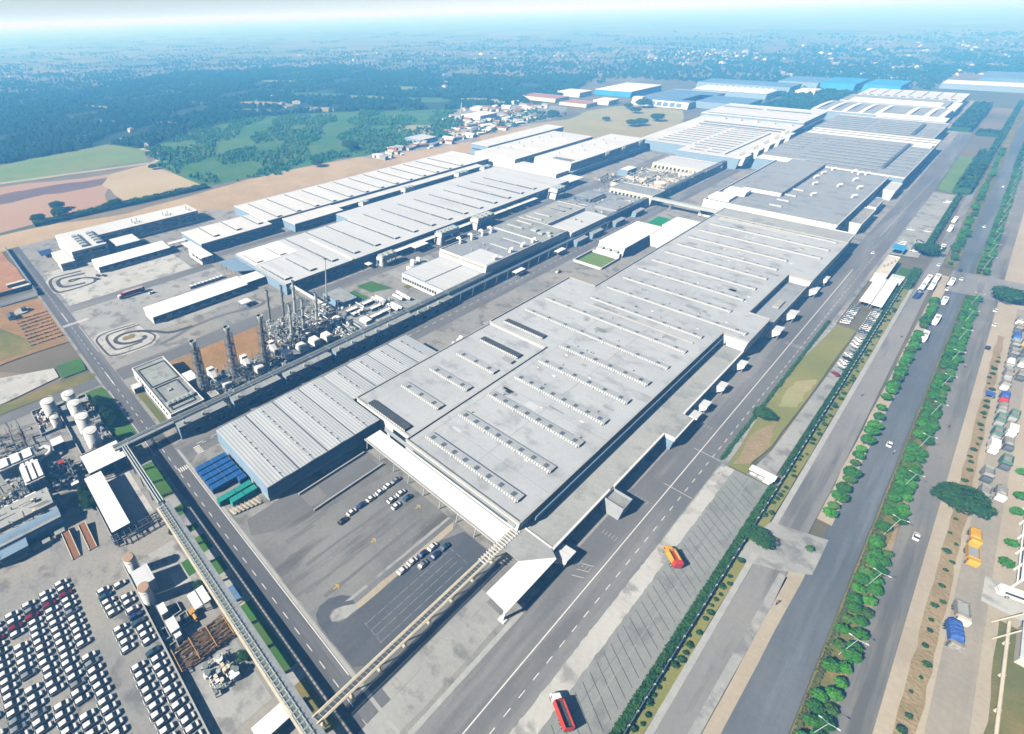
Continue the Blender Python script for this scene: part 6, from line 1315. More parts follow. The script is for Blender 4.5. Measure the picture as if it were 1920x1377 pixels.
# shanty settlement: each hut
rr = random.Random(31)
hp = []
for k, (mw, mr) in enumerate((('wall_cream', 'roof_annex'), ('wall_grey', 'roof_grey'), ('wall_white', 'white_sheet'), ('wall_cream', 'rust'))):
    b = MB(); b.box(-4, 4, -3, 3, 0, 3); b.gable(-4.4, 4.4, -3.4, 3.4, 3.0, 4.3, 0, 1); hp.append(b.mesh('hut', [mw, mr]))
n = 0
for zone, cnt in ((((-640, 815), (-530, 965)), 55), (((-600, 720), (-480, 840)), 60), (((-530, 640), (-475, 720)), 24), (((-505, 460), (-470, 640)), 36)):
    for _ in range(cnt):
        x, y = rr.uniform(zone[0][0], zone[1][0]), rr.uniform(zone[0][1], zone[1][1])
        o = bpy.data.objects.new('hut', rr.choice(hp)); COL.objects.link(o); o.location = (x, y, -.3); o.rotation_euler = (0, 0, rr.choice((.2, 1.77, .35, 1.2))); s_ = rr.uniform(.5, 1.5); o.scale = (s_*rr.uniform(.8, 1.8), s_, s_)
        tag(o, 'small grey roofed hut packed in the shanty settlement beyond the dirt strip', 'hut', 'huts of the shanty settlement'); n += 1
# hazy town: every house is its own object
tp = []
for k, (mw, mr, h) in enumerate((('house_wall', 'roof_annex', 7), ('house_wall', 'roof_annex', 5), ('house_wall', 'house_wall', 9), ('wall_white', 'roof_press', 10), ('house_wall', 'terracotta', 5))):
    b = MB(); b.box(-6, 6, -5, 5, 0, h, 0); b.box(-6.3, 6.3, -5.3, 5.3, h, h+.6, 1); b.box(-2, 3, -2, 3, h+.6, h+3, 0); tp.append(b.mesh('house', [mw, mr]))
zones = [((1150, 95), (1450, 122), 50), ((1200, 85), (1900, 112), 45), ((880, 95), (1150, 112), 22), ((1450, 118), (1900, 142), 30), ((640, 100), (900, 118), 16), ((300, 95), (700, 118), 14), ((0, 120), (320, 170), 22), ((1340, 95), (1420, 108), 18), ((1660, 76), (1900, 84), 10), ((60, 190), (300, 275), 8), ((460, 180), (640, 215), 8), ((760, 140), (1000, 180), 8), ((1560, 128), (1880, 150), 12)]
for (a, c, k) in zones:
    for _ in range(k):
        px, py = rr.uniform(a[0], c[0]), rr.uniform(a[1], c[1]); x, y = at(px, py)
        o = bpy.data.objects.new('house', rr.choice(tp)); COL.objects.link(o); o.location = (x, y, -.5); o.rotation_euler = (0, 0, rr.uniform(0, 3.1)); s_ = rr.uniform(.4, .85)*(.75 if py > 125 and px > 1500 else 1); o.scale = (s_*rr.uniform(.9, 1.9), s_, s_*rr.uniform(.5, .9))
        tag(o, 'small pale house far away in the haze, too small to tell from its neighbours', 'house', 'houses of the hazy far town')
# ---------------------------------------------------------------- vegetation
rr = random.Random(77)
protos = [tree_proto('x', 'tree', rx, rz, hz, n, s_, 100+i, ('leaf', 'leaf', 'leaf_olive_green', 'leaf')[i], 'round_tree') for i, (rx, rz, hz, n, s_) in enumerate(((1.75, 1.5, 1.9, 620, .34), (1.95, 1.65, 2.1, 700, .36), (1.55, 1.3, 1.7, 560, .31), (2.1, 1.8, 2.2, 760, .37)))]
used = [False]*4
def plant(x, y, label, group, s=1.0, k=None, z=0):
    k = rr.randrange(4) if k is None else k
    o = protos[k]
    if not used[k]:
        used[k] = True; o.location = (x, y, z); o.scale = (s,)*3; o.rotation_euler = (0, 0, rr.uniform(0, 6)); o['label'] = label; o['group'] = group; return o
    return dup(o, (x, y, z), rr.uniform(0, 6), label, s, group=group)
la = 'round green clipped tree in the near double row along the highway median'; lb = 'small round green tree in the far part of the highway median, in the haze'; lc = 'round green tree in the line between the service road and the dark highway'
y = 100.0
while y < 470:
    for x, off in ((39.2, 0), (41.9, 2.3)):
        if x > 40 and 195 < y < 212 or rr.random() < .07: continue
        plant(x+rr.uniform(-.4, .4), y+off+rr.uniform(-.7, .7), la, 'double row of trees on the near highway median', rr.uniform(.88, 1.18))
    y += 5.0
y = 518
while y < 900:
    xm = 40.2-(y-518)*.0038
    for dx in (-1.5, 1.6): plant(xm+dx, y+rr.uniform(-2, 2), lb, 'trees on the far highway median', rr.uniform(.8, 1.2))
    y += 9
for y in (203.5, 209, 214.5, 221, 228, 232, 241, 247, 252.5, 260, 268, 273, 283, 292, 303, 311, 315, 319, 324, 328, 333, 338, 343, 348, 352, 357, 362, 367, 372, 377, 382, 387, 400, 405, 410, 416, 422, 428, 434, 440, 446): plant(26.2+rr.uniform(-.4, .4), y, lc, 'trees between the service road and the highway', rr.uniform(1.05, 1.45))
plant(25.6, 181.6, 'lone round tree at the end of the bare verge beside the highway', None, .8)
for y in list(range(526, 1000, 9)): 
    if rr.random() < .85: plant(24.6-(y-526)*.006+rr.uniform(-1, 1), y+rr.uniform(-3, 3), 'round tree in the broken line left of the dark highway, beyond the gate', 'trees left of the highway beyond the gate', rr.uniform(.9, 1.6))
for i, (x, y, s_) in enumerate(((67.6, 234, 1.0), (67, 221.5, 1.0), (67.6, 254, .9), (68, 265, 1.0), (67.8, 283, .9))): plant(x, y, 'round tree by the white fence at the right edge, '+['second', 'nearest the driveway', 'third', 'fourth', 'farthest'][i]+' one', None, s_)
big = tree_proto('wide dark spreading tree over the parked lorries on the right', 'tree', 6.9, 3.8, 4.8, 4200, .46, 201, 'leaf_dark', 'broad_tree', trunk_r=.35, subs=11, spread=.62); big.location = (53.8, 243.5, 0)
b2 = dup(big, (53, 477, 0), 1.2, 'wide dark spreading tree beside the highway crossing', (1.15, 1.15, 1))
dup(big, (11.5, 536, 0), 2, 'dark wide tree at the car park gate', 1.0)
dup(big, (-6.4, 247.5, 0), .5, 'single bushy tree beside the plant road at the green strip', (.55, .55, .6))
dup(big, (13.4, 172.5, 0), 2.5, 'dark bushy tree where the hedge meets the gate apron', (.6, .55, .55))
for i, (x, y, s_) in enumerate(((-553, 90, 1.0), (-527, 66, .9), (-526, 86, 1.2), (-522, 137, .9), (-639, 224, .7), (-502, 379, 1.0), (-543, 467, 1.5), (-694, 262, .8), (-521, 128, .7))):
    dup(big, (x, y, -.3), i, ['dark tree on the pink soil field', 'left end of the tree line along the dirt strip', 'widest dark tree in the tree line along the dirt strip', 'dark tree at the middle of the tree line along the dirt strip', 'lone dark tree at the top corner of the straw field', 'dark bush at the upper edge of the dirt strip', 'dark tree on the green scrub beside the dirt strip', 'dark tree beside the field path', 'small dark tree beside the middle of the tree line'][i], s_)
for i, (x, y, s_) in enumerate(((-482, 870, 1.3), (-429, 1029, 1.1), (-413, 1055, 1.8), (-399, 990, 1.2), (-342, 938, 1.4), (-398, 888, .8), (-350, 872, 1.2), (-344, 886, 1.3))):
    dup(big, (x, y, -.3), i*2, 'dark tree standing '+['at the left corner of the khaki field', 'behind and left of the widest tree on the khaki field', 'widest and farthest on the khaki field', 'in the middle of the khaki field', 'alone on the right of the khaki field', 'small and lonely on the left of the khaki field', 'nearest in the khaki field', 'just behind the nearest tree of the khaki field'][i], s_)
lo = dup(big, (-160.5, 0, 0), 1, 'dark tree overlapping the left side of the long white yard shed', (.35, .35, .75))
dup(big, (-153, -1, 0), 3, 'dark bush along the left wall of the long white yard shed', (.35, .45, .5)); dup(big, (-157, -.6, 0), 5, 'dark bush between the two others at the long white yard shed', (.3, .45, .6))
dup(big, (-120.8, 19.2, 0), 4, 'green bush under the ladder like pipe bridge at the silo yard corner', (.28, .28, .45)); dup(big, (-95.5, 16.8, 0), 4, 'dark bush beside the twin white roofs', (.3, .3, .35)); dup(big, (-68, 16.6, 0), 4, 'pale bush beside the valve station', (.3, .25, .3))
for i, (x, y) in enumerate(((-214, 22), (-209, 22.5), (-204, 22), (-199.5, 22.6), (-194, 22))): dup(big, (x, y, 0), i, 'dark tree on the lawn beside the white tanks, '+['farthest', 'second', 'middle', 'fourth', 'nearest'][i]+' of five', (.42, .36, .6))
hedge_strip('hedge', 'long dark clipped hedge between the lorry park and the fence', 8.3, 10.2, 55, 204, 1.9, 5200, .42, 1)
hedge_strip('hedge', 'dark hedge between the gate lane and the fence, beyond the checkpoint', 8.8, 10.3, 214, 455, 1.9, 5000, .45, 2)
hedge_strip('hedge', 'tall dark hedge beside the far car park', 8.8, 12, 540, 735, 3.4, 3500, .6, 3)
hedge_strip('hedge', 'low ragged hedge along the road edge of the green strip', -9.2, -7.6, 206, 372, .9, 1500, .35, 4)
hedge_strip('hedge', 'dark tree belt beside the side lawn far away', 4.5, 16, 745, 960, 7, 3500, 1.1, 5)
hedge_strip('hedge', 'dark tree belt beside the far right corner of the plant', -34, -14, 1115, 1400, 8, 4200, 1.6, 6)
hedge_strip('hedge', 'dark tree belt across the road at the far end of the side lawn', -8, 12, 1098, 1116, 6, 900, 1.2, 7)
hedge_strip('hedge', 'green hedge belt along the far service road', 12, 17, 965, 1480, 5, 4200, 1.2, 8)
hedge_strip('hedge', 'green hedge round the small lawn at the gate', 10.2, 14.4, 456, 497, 1.8, 1500, .5, 9)
hedge_strip('hedge', 'dark green scrub line along the dirt strip below the fields', -524, -514, 60, 236, 3.2, 3600, .9, 10)
hedge_strip('hedge', 'dense clipped hedge in the median right of the dark highway, left side', 37.4, 38.9, 60, 470, 1.1, 5600, .32, 11, 'leaf_olive')
hedge_strip('hedge', 'small hedge behind the blue containers', -143.6, -142.9, 40, 52, 1.0, 300, .3, 13)
# bushes on the verge beside the service road
bp = tree_proto('x', 'bush', 1.2, .8, .8, 170, .34, 301, 'leaf_dark', 'bush', trunk_r=.06)
first = True
y = 58
while y < 440:
    lab = 'low dark bush on the green verge between the fence and the service road'
    if not (160 < y < 186) and rr.random() < .75:
        x = rr.uniform(11.2, 13.2); s_ = rr.uniform(.45, 1.0)
        if first: bp.location = (x, y, 0); bp['label'] = lab; bp['group'] = 'bushes on the verge by the fence'; first = False
        else: dup(bp, (x, y, 0), rr.uniform(0, 6), lab, s_, group='bushes on the verge by the fence')
    y += 3.0
for i in range(46):
    dup(bp, (55.6+rr.uniform(-1, 1), 120+i*6+rr.uniform(-2, 2), 0), rr.uniform(0, 6), 'low scrubby bush in the brown planted strip right of the carriageway', rr.uniform(.4, 1.0), group='bushes in the brown planted strip')
gp = leaf_mesh('seedling', .5, .5, .4, .3, 60, .22, 5, 'leaf_dark')
for i in range(9):
    for j in range(15):
        o = bpy.data.objects.new('seedling', gp); COL.objects.link(o); o.location = (-333+i*4.8, 9+j*1.2+rr.uniform(-.3, .3), -.1); o.scale = (rr.uniform(.6, 1.2),)*3
        tag(o, 'small dark seedling in the planted rows on the bare plot by the road', 'seedling', 'seedlings on the bare plot')
# uncountable woods and scrub
def inside(p, poly):
    x, y = p; c = False; n = len(poly); j = n-1
    for i in range(n):
        if (poly[i][1] > y) != (poly[j][1] > y) and x < (poly[j][0]-poly[i][0])*(y-poly[i][1])/(poly[j][1]-poly[i][1])+poly[i][0]: c = not c
        j = i
    return c
FO = [(-860, -60), (-815, 90), (-840, 236), (-765, 262), (-850, 395), (-878, 512), (-800, 664), (-700, 780), (-640, 840), (-570, 1000), (-640, 1250), (-740, 1520), (-960, 1300), (-1300, 1250), (-1575, 1310), (-1860, 820), (-1730, 530), (-1650, 380), (-1690, 237), (-1720, -60)]
pts = []
while len(pts) < 15000:
    p = (rr.uniform(-1870, -560), rr.uniform(-60, 1520))
    if inside(p, FO) and not any(((p[0]-x)/a)**2+((p[1]-y-.35*(p[0]-x))/(c+4))**2 < 1.1 for x, y, a, c in CLEAR):
        d = math.hypot(*p); 
        if rr.random() < (900/d)**1.0 and math.sin(p[0]*.021+1.3)*math.sin(p[1]*.017)+.4*math.sin(p[0]*.05+p[1]*.04) > -.62: pts.append((p[0], p[1], rr.uniform(2.6, 5.2)))
blobs('forest', pts, 'far_leaf', 'dense dark forest far off on the left, hazed to blue', 8)
SG = [(-760, 258), (-669, 234), (-600, 236), (-521, 246), (-502, 330), (-517, 420), (-480, 640), (-560, 690), (-600, 830), (-700, 780), (-800, 660), (-878, 508), (-850, 390)]
pts = []
while len(pts) < 3600:
    p = (rr.uniform(-880, -480), rr.uniform(234, 830))
    if inside(p, SG) and math.sin(p[0]*.03)*math.sin(p[1]*.035+1)+.5*math.sin(p[0]*.07+p[1]*.06) > -.25: pts.append((p[0], p[1], rr.uniform(.9, 2.6)))
blobs('scrub', pts, 'scrub_leaf', 'green scrub and thorn bushes between the forest and the dirt strip', 9)
pts = []
def ok_far(x, y):
    d = math.hypot(x, y)
    return not (-640 < x < 80 and y < 1490 or -290 < x < -130 and y < 1650 or -110 < x < 60 and y < 2000 or d < 1050 or inside((x, y), FO))
for _ in range(1500):
    px = rr.uniform(-60, 1980); py = 58+rr.random()**.75*112; x, y = at(px, py); d = math.hypot(x, y)
    if not ok_far(x, y) or d > 2500 and rr.random() > (2500/d)**.8: continue
    if rr.random() < .6:
        a = rr.choice((.3, 1.87))+rr.gauss(0, .12); L_ = rr.uniform(40, 260); n = int(L_/9)
        for k in range(n):
            q = (x+math.cos(a)*L_*(k/n-.5)+rr.gauss(0, 3), y+math.sin(a)*L_*(k/n-.5)+rr.gauss(0, 3))
            if rr.random() < .8 and ok_far(*q): pts.append((*q, rr.uniform(1.8, 4.2)))
    else:
        r_ = rr.uniform(10, 70)
        for k in range(int(r_*.45)):
            q = (x+rr.gauss(0, r_), y+rr.gauss(0, r_*.8))
            if ok_far(*q): pts.append((*q, rr.uniform(1.8, 4.6)))
for _ in range(260):
    x, y = rr.uniform(95, 1100), rr.uniform(40, 1900); r_ = rr.uniform(8, 40)
    for k in range(int(r_*.5)): pts.append((x+rr.gauss(0, r_), y+rr.gauss(0, r_), rr.uniform(1.6, 3.8)))
pts = [p for p in pts if not (p[0] > 0 and p[0] < 92 and p[1] < 1500)]
blobs('plain_trees', pts, 'far_leaf', 'scattered trees and hedges of the hazy plain up to the horizon', 10)
pts = []
for _ in range(900):
    x, y = rr.uniform(-300, -195), rr.uniform(1110, 1470)
    pts.append((x+rr.uniform(-5, 5), y, rr.uniform(2.5, 5)))
blobs('works_trees', [p for p in pts if not (-296 < p[0] < -164 and p[1] < 1090) and not (p[0] < -270 and 1100 < p[1] < 1350) and p[0] < -192], 'far_leaf', 'dark tree belt between the blue works and the far white halls', 11)
pts = [(rr.uniform(-575, -465), rr.uniform(470, 900), rr.uniform(1.2, 2.8)) for _ in range(900)]
blobs('settlement_trees', [p for p in pts if p[0] < -474-(p[1] < 640)*26], 'leaf_dark', 'scrubby trees among the huts of the shanty settlement', 12)
hedge_strip('hedge', 'dim green tree belt on the highway median vanishing into the haze', 35, 39.5, 905, 1600, 3.2, 3000, 1.0, 14)
# ---------------------------------------------------------------- vehicles and street furniture
rr = random.Random(99)
PR = {}
def put(paint, loc, rz, label, group=None, sedan=False):
    k = (paint, sedan)
    if k not in PR: PR[k] = car(label, loc, rz, paint, sedan, group); return PR[k]
    o = dup(PR[k], loc, rz, label)
    if group: o['group'] = group
    elif 'group' in o: del o['group']
    return o
UP = R_(90)
GA = 'cars packed in the storage yard'
wl = 'white hatchback packed nose to tail in the big storage yard block'
reds = 0
cols = [-18.3, -23.3, -28.3, -33.4, -38.5, -43.6]
for ci, y in enumerate(cols):
    x = -127.0+(ci*.4); r = 0
    while x < -63:
        r += 1
        gap = (-102.2 < x < -99.6 and ci in (0, 3)) or (ci == 0 and -101 < x < -98) or (ci == 1 and -86 < x < -83) or (ci == 5 and rr.random() < .2) or rr.random() < .02
        if not gap:
            loc = (x+rr.uniform(-.12, .12), y+rr.uniform(-.2, .2), -.09); p = rr.random()
            if r == 3 and ci < 5: put('red', loc, UP+rr.uniform(-.02, .02), 'dark red hatchback in the red row of the storage yard, '+['nearest the aisle', 'second from the aisle', 'third from the aisle', 'fourth from the aisle', 'fifth from the aisle'][ci])
            elif ci == 2 and 21 < r < 23: put('red', loc, UP, 'single dark red hatchback among the white cars near the bottom edge')
            elif r in (14, 15) and rr.random() < .55: put('silver', loc, UP+rr.uniform(-.02, .02), 'silver hatchback among the white cars of the storage yard', 'silver cars in the storage yard')
            elif p < .04: put('silver', loc, UP, 'silver hatchback among the white cars of the storage yard', 'silver cars in the storage yard')
            else: put('white', loc, UP+rr.uniform(-.03, .03), wl, GA)
        x += 2.46
wl2 = 'white hatchback in the narrow double file beside the thin pale wall'; GB = 'cars in the double file beside the pale wall'
for y, xs in ((-8.4, (-115.4, -113, -110.6, -108.2, -105.9, -99.6, -97.1, -94.6, -92.2, -85.4, -82.9, -80.4, -77.9, -75.4, -72.9, -70.5, -68, -65.6, -63.1, -60.6)), (-3.1, (-114, -108.4, -106, -102.9, -100.4, -97.9, -95.4, -93, -90.5, -86.6, -84, -81.5, -79, -76.5, -74, -71.6, -69.1, -66.6, -64.2, -61.7, -59.2))):
    for i, x in enumerate(xs):
        loc = (x, y+rr.uniform(-.3, .3), -.09)
        if y > -5 and x == -100.4: put('navy', loc, UP, 'deep blue hatchback in the double file beside the pale wall')
        elif y > -5 and x == -97.9: put('teal', loc, UP, 'dark teal hatchback right behind the deep blue one in the double file')
        elif y > -5 and x == -86.6: put('teal', loc, UP, 'dark teal hatchback heading the third group of the double file')
        elif y < -5 and x == -113: put('teal', loc, UP, 'dark teal hatchback near the top of the double file, left side')
        else: put('white', loc, UP+rr.uniform(-.03, .03), wl2, GB)
# cars on the test yard
ty = [(-57.5, 71.6, 'white'), (-57.6, 76.4, 'white'), (-57.3, 81.2, 'navy'), (-57, 85.9, 'white'), (-54.6, 78.2, 'silver'), (-54.2, 84, 'navy'), (-54.2, 89, 'teal'), (-80.6, 89.4, 'white'), (-80.6, 94.4, 'white'), (-77.4, 94.6, 'teal'), (-77.5, 88.6, 'white'), (-86.2, 74, 'white'), (-86.2, 79, 'navy'), (-86.2, 83.8, 'white'), (-86.3, 88.6, 'white'), (-85.4, 69, 'black'), (-86.4, 93.4, 'white'), (-86.4, 97.6, 'silver')]
tl = ['white car at the near end of the short queue by the paved strip', 'white car second in the short queue by the paved strip', 'dark blue car third in the short queue by the paved strip', 'white car at the far end of the short queue by the paved strip', 'silver car at the near end beside the short queue', 'dark blue car beside the head of the short queue', 'dark car leading the second file by the short queue', 'white car at the left of the four car cluster under the white canopy edge', 'white car at the upper left of the four car cluster', 'dark car at the upper right of the four car cluster', 'white car at the near end of the four car cluster', 'white car second in the long queue on the test yard', 'dark blue car third in the long queue on the test yard', 'white car fourth in the long queue on the test yard', 'white car fifth in the long queue on the test yard', 'black car at the near end of the long queue on the test yard', 'white car sixth in the long queue on the test yard', 'silver car at the far end of the long queue on the test yard']
for (x, y, p), l in zip(ty, tl): put(p, (x, y, -.04), UP+rr.uniform(-.05, .05), l, sedan=True)
# cars at the gate lane, car park and roads
GC = 'cars parked along the gate lane and car park'
for i in range(10): put(rr.choice(('white', 'white', 'silver', 'black')), (6.9, 318+i*4.6, -.02), UP+.9, 'small parked car in the slanted row beside the gate lane hedge', GC, rr.random() < .5)
for i in range(14): put(rr.choice(('white', 'white', 'silver', 'teal')), (6.8, 368+i*2.8, -.02), R_(20), 'small car in the tight row on the fence side in front of the car port', 'cars on the fence side of the car port')
for i in range(10): put(rr.choice(('white', 'white', 'silver')), (-2.2, 376+i*3.0, -.02), R_(20), 'small car in the tight row on the road side in front of the car port', 'cars on the road side of the car port')
put('red', (6.6, 311, -.02), UP+.9, 'red car in the slanted row by the gate lane hedge')
for i in range(9): put(rr.choice(('white', 'white', 'silver', 'teal')), (5.6, 538+i*3.4, -.02), R_(15), 'small car parked on the hedge side of the far car park', 'cars on the hedge side of the far car park')
for i in range(4): put('white', (-2.4, 544+i*4, -.02), R_(15), 'white car parked on the road side of the far car park', 'cars on the road side of the far car park')
put('white', (-3, 592, -.02), R_(10), 'white car alone on the left of the far car park'); put('white', (6, 596, -.02), R_(10), 'white car alone by the hedge of the far car park'); put('white', (6, 700, -.02), R_(10), 'white car at the far end of the car park', None); put('white', (6.6, 706, -.02), R_(10), 'white car, last one at the far end of the car park')
for (x, y, p, l) in ((33, 267, 'white', 'white car driving on the dark highway'), (47.5, 215.7, 'white', 'white car driving on the carriageway right of the median'), (33, 499, 'white', 'white car on the dark highway at the crossing'), (31, 516, 'black', 'dark car on the dark highway at the crossing'), (33, 640, 'white', 'white car far along the dark highway'), (34, 800, 'white', 'white car farthest along the dark highway'), (20.5, 518, 'white', 'white car beside the hedge end at the crossing'), (-12.6, 513, 'white', 'white car on the plant road near the people at the gate'), (-24.6, 415, 'white', 'white car by the dock doors near the road stain'), (29, 473, 'white', 'white car behind the white vans on the highway edge'), (50.5, 456, 'white', 'white car at the left of the two white ones near the spreading tree'), (51.6, 433, 'white', 'second white car near the spreading tree'), (51.7, 397.6, 'black', 'dark car on the verge nearer than the white ones')):
    put(p, (x, y, -.03), UP, l, sedan=True)
for i, (x, y) in enumerate(((35, 262), (47, 300), (46, 366), (18.6, 300), (21, 380), (24.6, 152))): rider(['motorcycle on the dark highway', 'motorcycle on the right carriageway near the median', 'motorcycle far along the right carriageway', 'motorcycle on the service road', 'motorcycle far along the service road', 'motorcycle on the bare verge'][i], (x, y, -.02), UP if i % 2 else UP+.1)
# lorries
l1 = lorry('red bodied lorry with a white cab parked at the near end of the slanted bays', (-2.2, 74, -.04), math.atan2(4.4, -6.2), 8.6, 2.5, 'tank_white', 'lorry_red', 'open', 2.5, inner='tyre_dark')
l2 = lorry('yellow and red lorry parked near the plant road, farther along the slanted bays', (-2.6, 143.4, -.04), math.atan2(5.2, -5.6), 7.6, 2.4, 'lorry_yellow', 'lorry_yellow', 'open', 2.4, inner='lorry_red')
b = MB(); b.box(-3.86, -2.4, -1.23, 1.23, 1.0, 3.46); b.build_local('tail_section', 'lorry_red', l2)
l3 = lorry('red tanker lorry in the yard between the delivery sheds', (-318, 77, -.06), R_(-90), 18, 2.8, 'tank_white', 'red', 'tanker', 2.4)
b = MB(); b.box(-8.4, 5.4, -1.1, 1.1, 3.75, 3.85); o = b.build_local('walkway', 'tank_white', l3)
put('white', (-311, 88, -.06), R_(-90), 'white car just beyond the red tanker lorry')
lorry('lorry with a blue tarpaulin load on the right hand side road', (59.6, 178, -.02), R_(-80), 9.5, 2.8, 'tarp_grey', 'tarp_blue', 'tarp', 2.9)
lorry('open grey lorry right behind the blue tarpaulin lorry', (60.2, 188.6, -.02), R_(-82), 8, 2.8, 'wall_cream', 'tarp_grey', 'open', 1.6, inner='roof_annex')
lorry('yellow lorry with an empty grey bed on the right hand side road', (60, 218, -.02), R_(-84), 8.6, 2.7, 'lorry_yellow', 'lorry_yellow', 'open', 1.5, inner='roof_grey')
lorry('bright yellow lorry just behind the one with the grey bed', (59.8, 229, -.02), R_(-86), 8, 2.7, 'lorry_yellow', 'lorry_yellow', 'tarp', 1.8)
ll = [(63.6, 262, 'tank_white', 'tarp_grey', 'tarp', 'white cabbed tarpaulin lorry nearest the fence beyond the spreading tree'), (63.4, 285, 'steel_dark', 'lorry_green', 'open', 'dark cabbed green lorry between the spreading tree and the lorry cluster'), (59.3, 356, 'tank_white', 'roof_weathered', 'open', 'white cabbed dusty lorry just past the blue and red one'), (59.6, 369, 'roof_weathered', 'tarp_grey', 'open', 'grey open lorry second past the blue and red one'), (59.5, 257, 'steel_dark', 'tarp_grey', 'open', 'dark open lorry behind the spreading tree on the side road'), (59.5, 271, 'steel_dark', 'roof_weathered', 'open', 'open dusty lorry, second behind the spreading tree'), (59.6, 294, 'tank_white', 'tank_white', 'box', 'white box lorry standing alone on the sandy side road'), (59.8, 306, 'roof_weathered', 'lorry_green', 'open', 'grey green lorry, first in front of the white box lorry'), (60, 319, 'roof_weathered', 'lorry_green', 'open', 'grey green lorry, second in front of the white box lorry'), (60, 331, 'roof_weathered', 'tarp_grey', 'tarp', 'grey tarpaulin lorry, third in front of the white box lorry'), (60, 343, 'red', 'tarp_blue', 'tarp', 'blue and red covered lorry beside the small blue tent'), (59.6, 383, 'roof_weathered', 'tank_white', 'tarp', 'pale covered lorry in the row near the right edge'), (60, 396, 'steel_dark', 'tarp_grey', 'open', 'dark open lorry in the row near the right edge, first'), (60, 408, 'steel_dark', 'roof_weathered', 'open', 'dark open lorry in the row near the right edge, second'), (60, 420, 'roof_blue', 'tarp_blue', 'tarp', 'blue covered lorry in the row near the right edge'), (60, 433, 'steel_dark', 'tarp_grey', 'open', 'dark open lorry in the row near the right edge, third'), (60, 446, 'tank_white', 'tarp_grey', 'tarp', 'pale lorry at the far end of the row near the right edge'), (64, 500, 'tank_white', 'tank_white', 'box', 'white lorry by the sandy ground past the crossing')]
for x, y, cm, bm_, kd, lb_ in ll: lorry(lb_, (x, y, -.03), R_(-90)+rr.uniform(-.04, .04), 8.4, 2.6, cm, bm_, kd, 2.4)
for i, (x, y, cm, bm_, kd) in enumerate(((63.4, 301, 'steel_dark', 'tarp_grey', 'tarp'), (63.6, 313, 'tank_white', 'tank_white', 'box'), (63.4, 327, 'roof_weathered', 'lorry_green', 'open'), (63.6, 372, 'steel_dark', 'tarp_grey', 'open'), (63.4, 388, 'tank_white', 'roof_weathered', 'tarp'), (63.8, 402, 'steel_dark', 'lorry_green', 'open'), (63.4, 416, 'lorry_yellow', 'tarp_grey', 'tarp'), (63.8, 440, 'tank_white', 'tank_white', 'box'))):
    lorry(['dark cabbed grey lorry', 'white box lorry', 'green open lorry', 'dark open lorry', 'white cabbed dusty lorry', 'dark cabbed green lorry', 'yellow cabbed grey lorry', 'white box lorry'][i]+' in the outer right file, '+['nearest the white box lorry', 'second from the near end', 'third from the near end', 'fourth from the near end', 'fifth from the near end', 'third from the far end', 'second from the far end', 'at the far end'][i], (x, y, -.03), R_(-90)+rr.uniform(-.06, .06), 8.2, 2.5, cm, bm_, kd, 2.2)
for i in range(10): lorry('covered lorry parked on the verge far along the right edge', (60-.008*(i*26), 560+i*26, -.03), R_(-90), 8.4, 2.6, rr.choice(('tank_white', 'roof_weathered', 'steel_dark')), rr.choice(('tarp_grey', 'tank_white', 'lorry_green')), 'tarp', 1.9, group='lorries far along the right edge')
shed('tent', 'small blue tent on the planted strip beside the blue and red lorry', 54, 57, 339, 343, 2.2, 'tarp_blue', step=3)
# coaches
for i, (x, y, l, m_) in enumerate(((28.6, 386, 'white coach stopped at the highway edge, nearer of the pair', 'white_sheet'), (30, 414, 'white coach stopped at the highway edge, farther of the pair', 'white_sheet'), (18.4, 448, 'purple fronted coach at the gate', 'car_navy'), (18.6, 464, 'white coach behind the purple fronted one', 'white_sheet'), (19, 480, 'white coach at the back of the left file by the gate', 'white_sheet'), (22.2, 470, 'white coach at the front of the right file by the gate', 'white_sheet'), (22.4, 486, 'white coach at the back of the right file by the gate', 'white_sheet'), (29.8, 448, 'white minibus on the highway beside the hedge end', 'white_sheet'), (29.2, 486, 'white van like minibus farther on the highway beside the hedge end', 'white_sheet'), (17.5, 556, 'white coach beside the dark tree of the car park', 'white_sheet'), (16.2, 613, 'white coach farther along beside the car park hedge', 'white_sheet'), (16, 642, 'white coach farthest along the car park hedge', 'white_sheet'))):
    bus(l, (x, y, -.03), R_(-90)+rr.uniform(-.04, .04), m_, 8 if 'mini' in l else 11)
# street lamps
def lamp_proto():
    t = thing('street_lamp', 'x', 'street lamp'); b = MB(); b.cyl(0, 0, 0, 9, .11, 8, .07); b.build('pole', 'galvanised', t)
    b = MB(); b.bar((-1.5, 0, 9.25), (0, 0, 8.9), .045); b.bar((1.5, 0, 9.25), (0, 0, 8.9), .045); b.build('arm', 'galvanised', t)
    for s in (-1, 1): MB().box(s*1.75-.32, s*1.75+.32, -.12, .12, 9.2, 9.34).build('lamp_head', 'tank_white', t)
    return t
lp = lamp_proto(); lab = 'double armed white street lamp on the highway median'; ys = [87+30.4*i for i in range(13)]+[530+32*i for i in range(22)]
for i, y in enumerate(ys):
    x = 40.4-(max(0, y-500)*.0035)
    if i == 0: lp.location = (x, y, 0); lp['label'] = lab; lp['group'] = 'street lamps on the highway median'
    else: dup(lp, (x, y, 0), 0, lab, group='street lamps on the highway median')
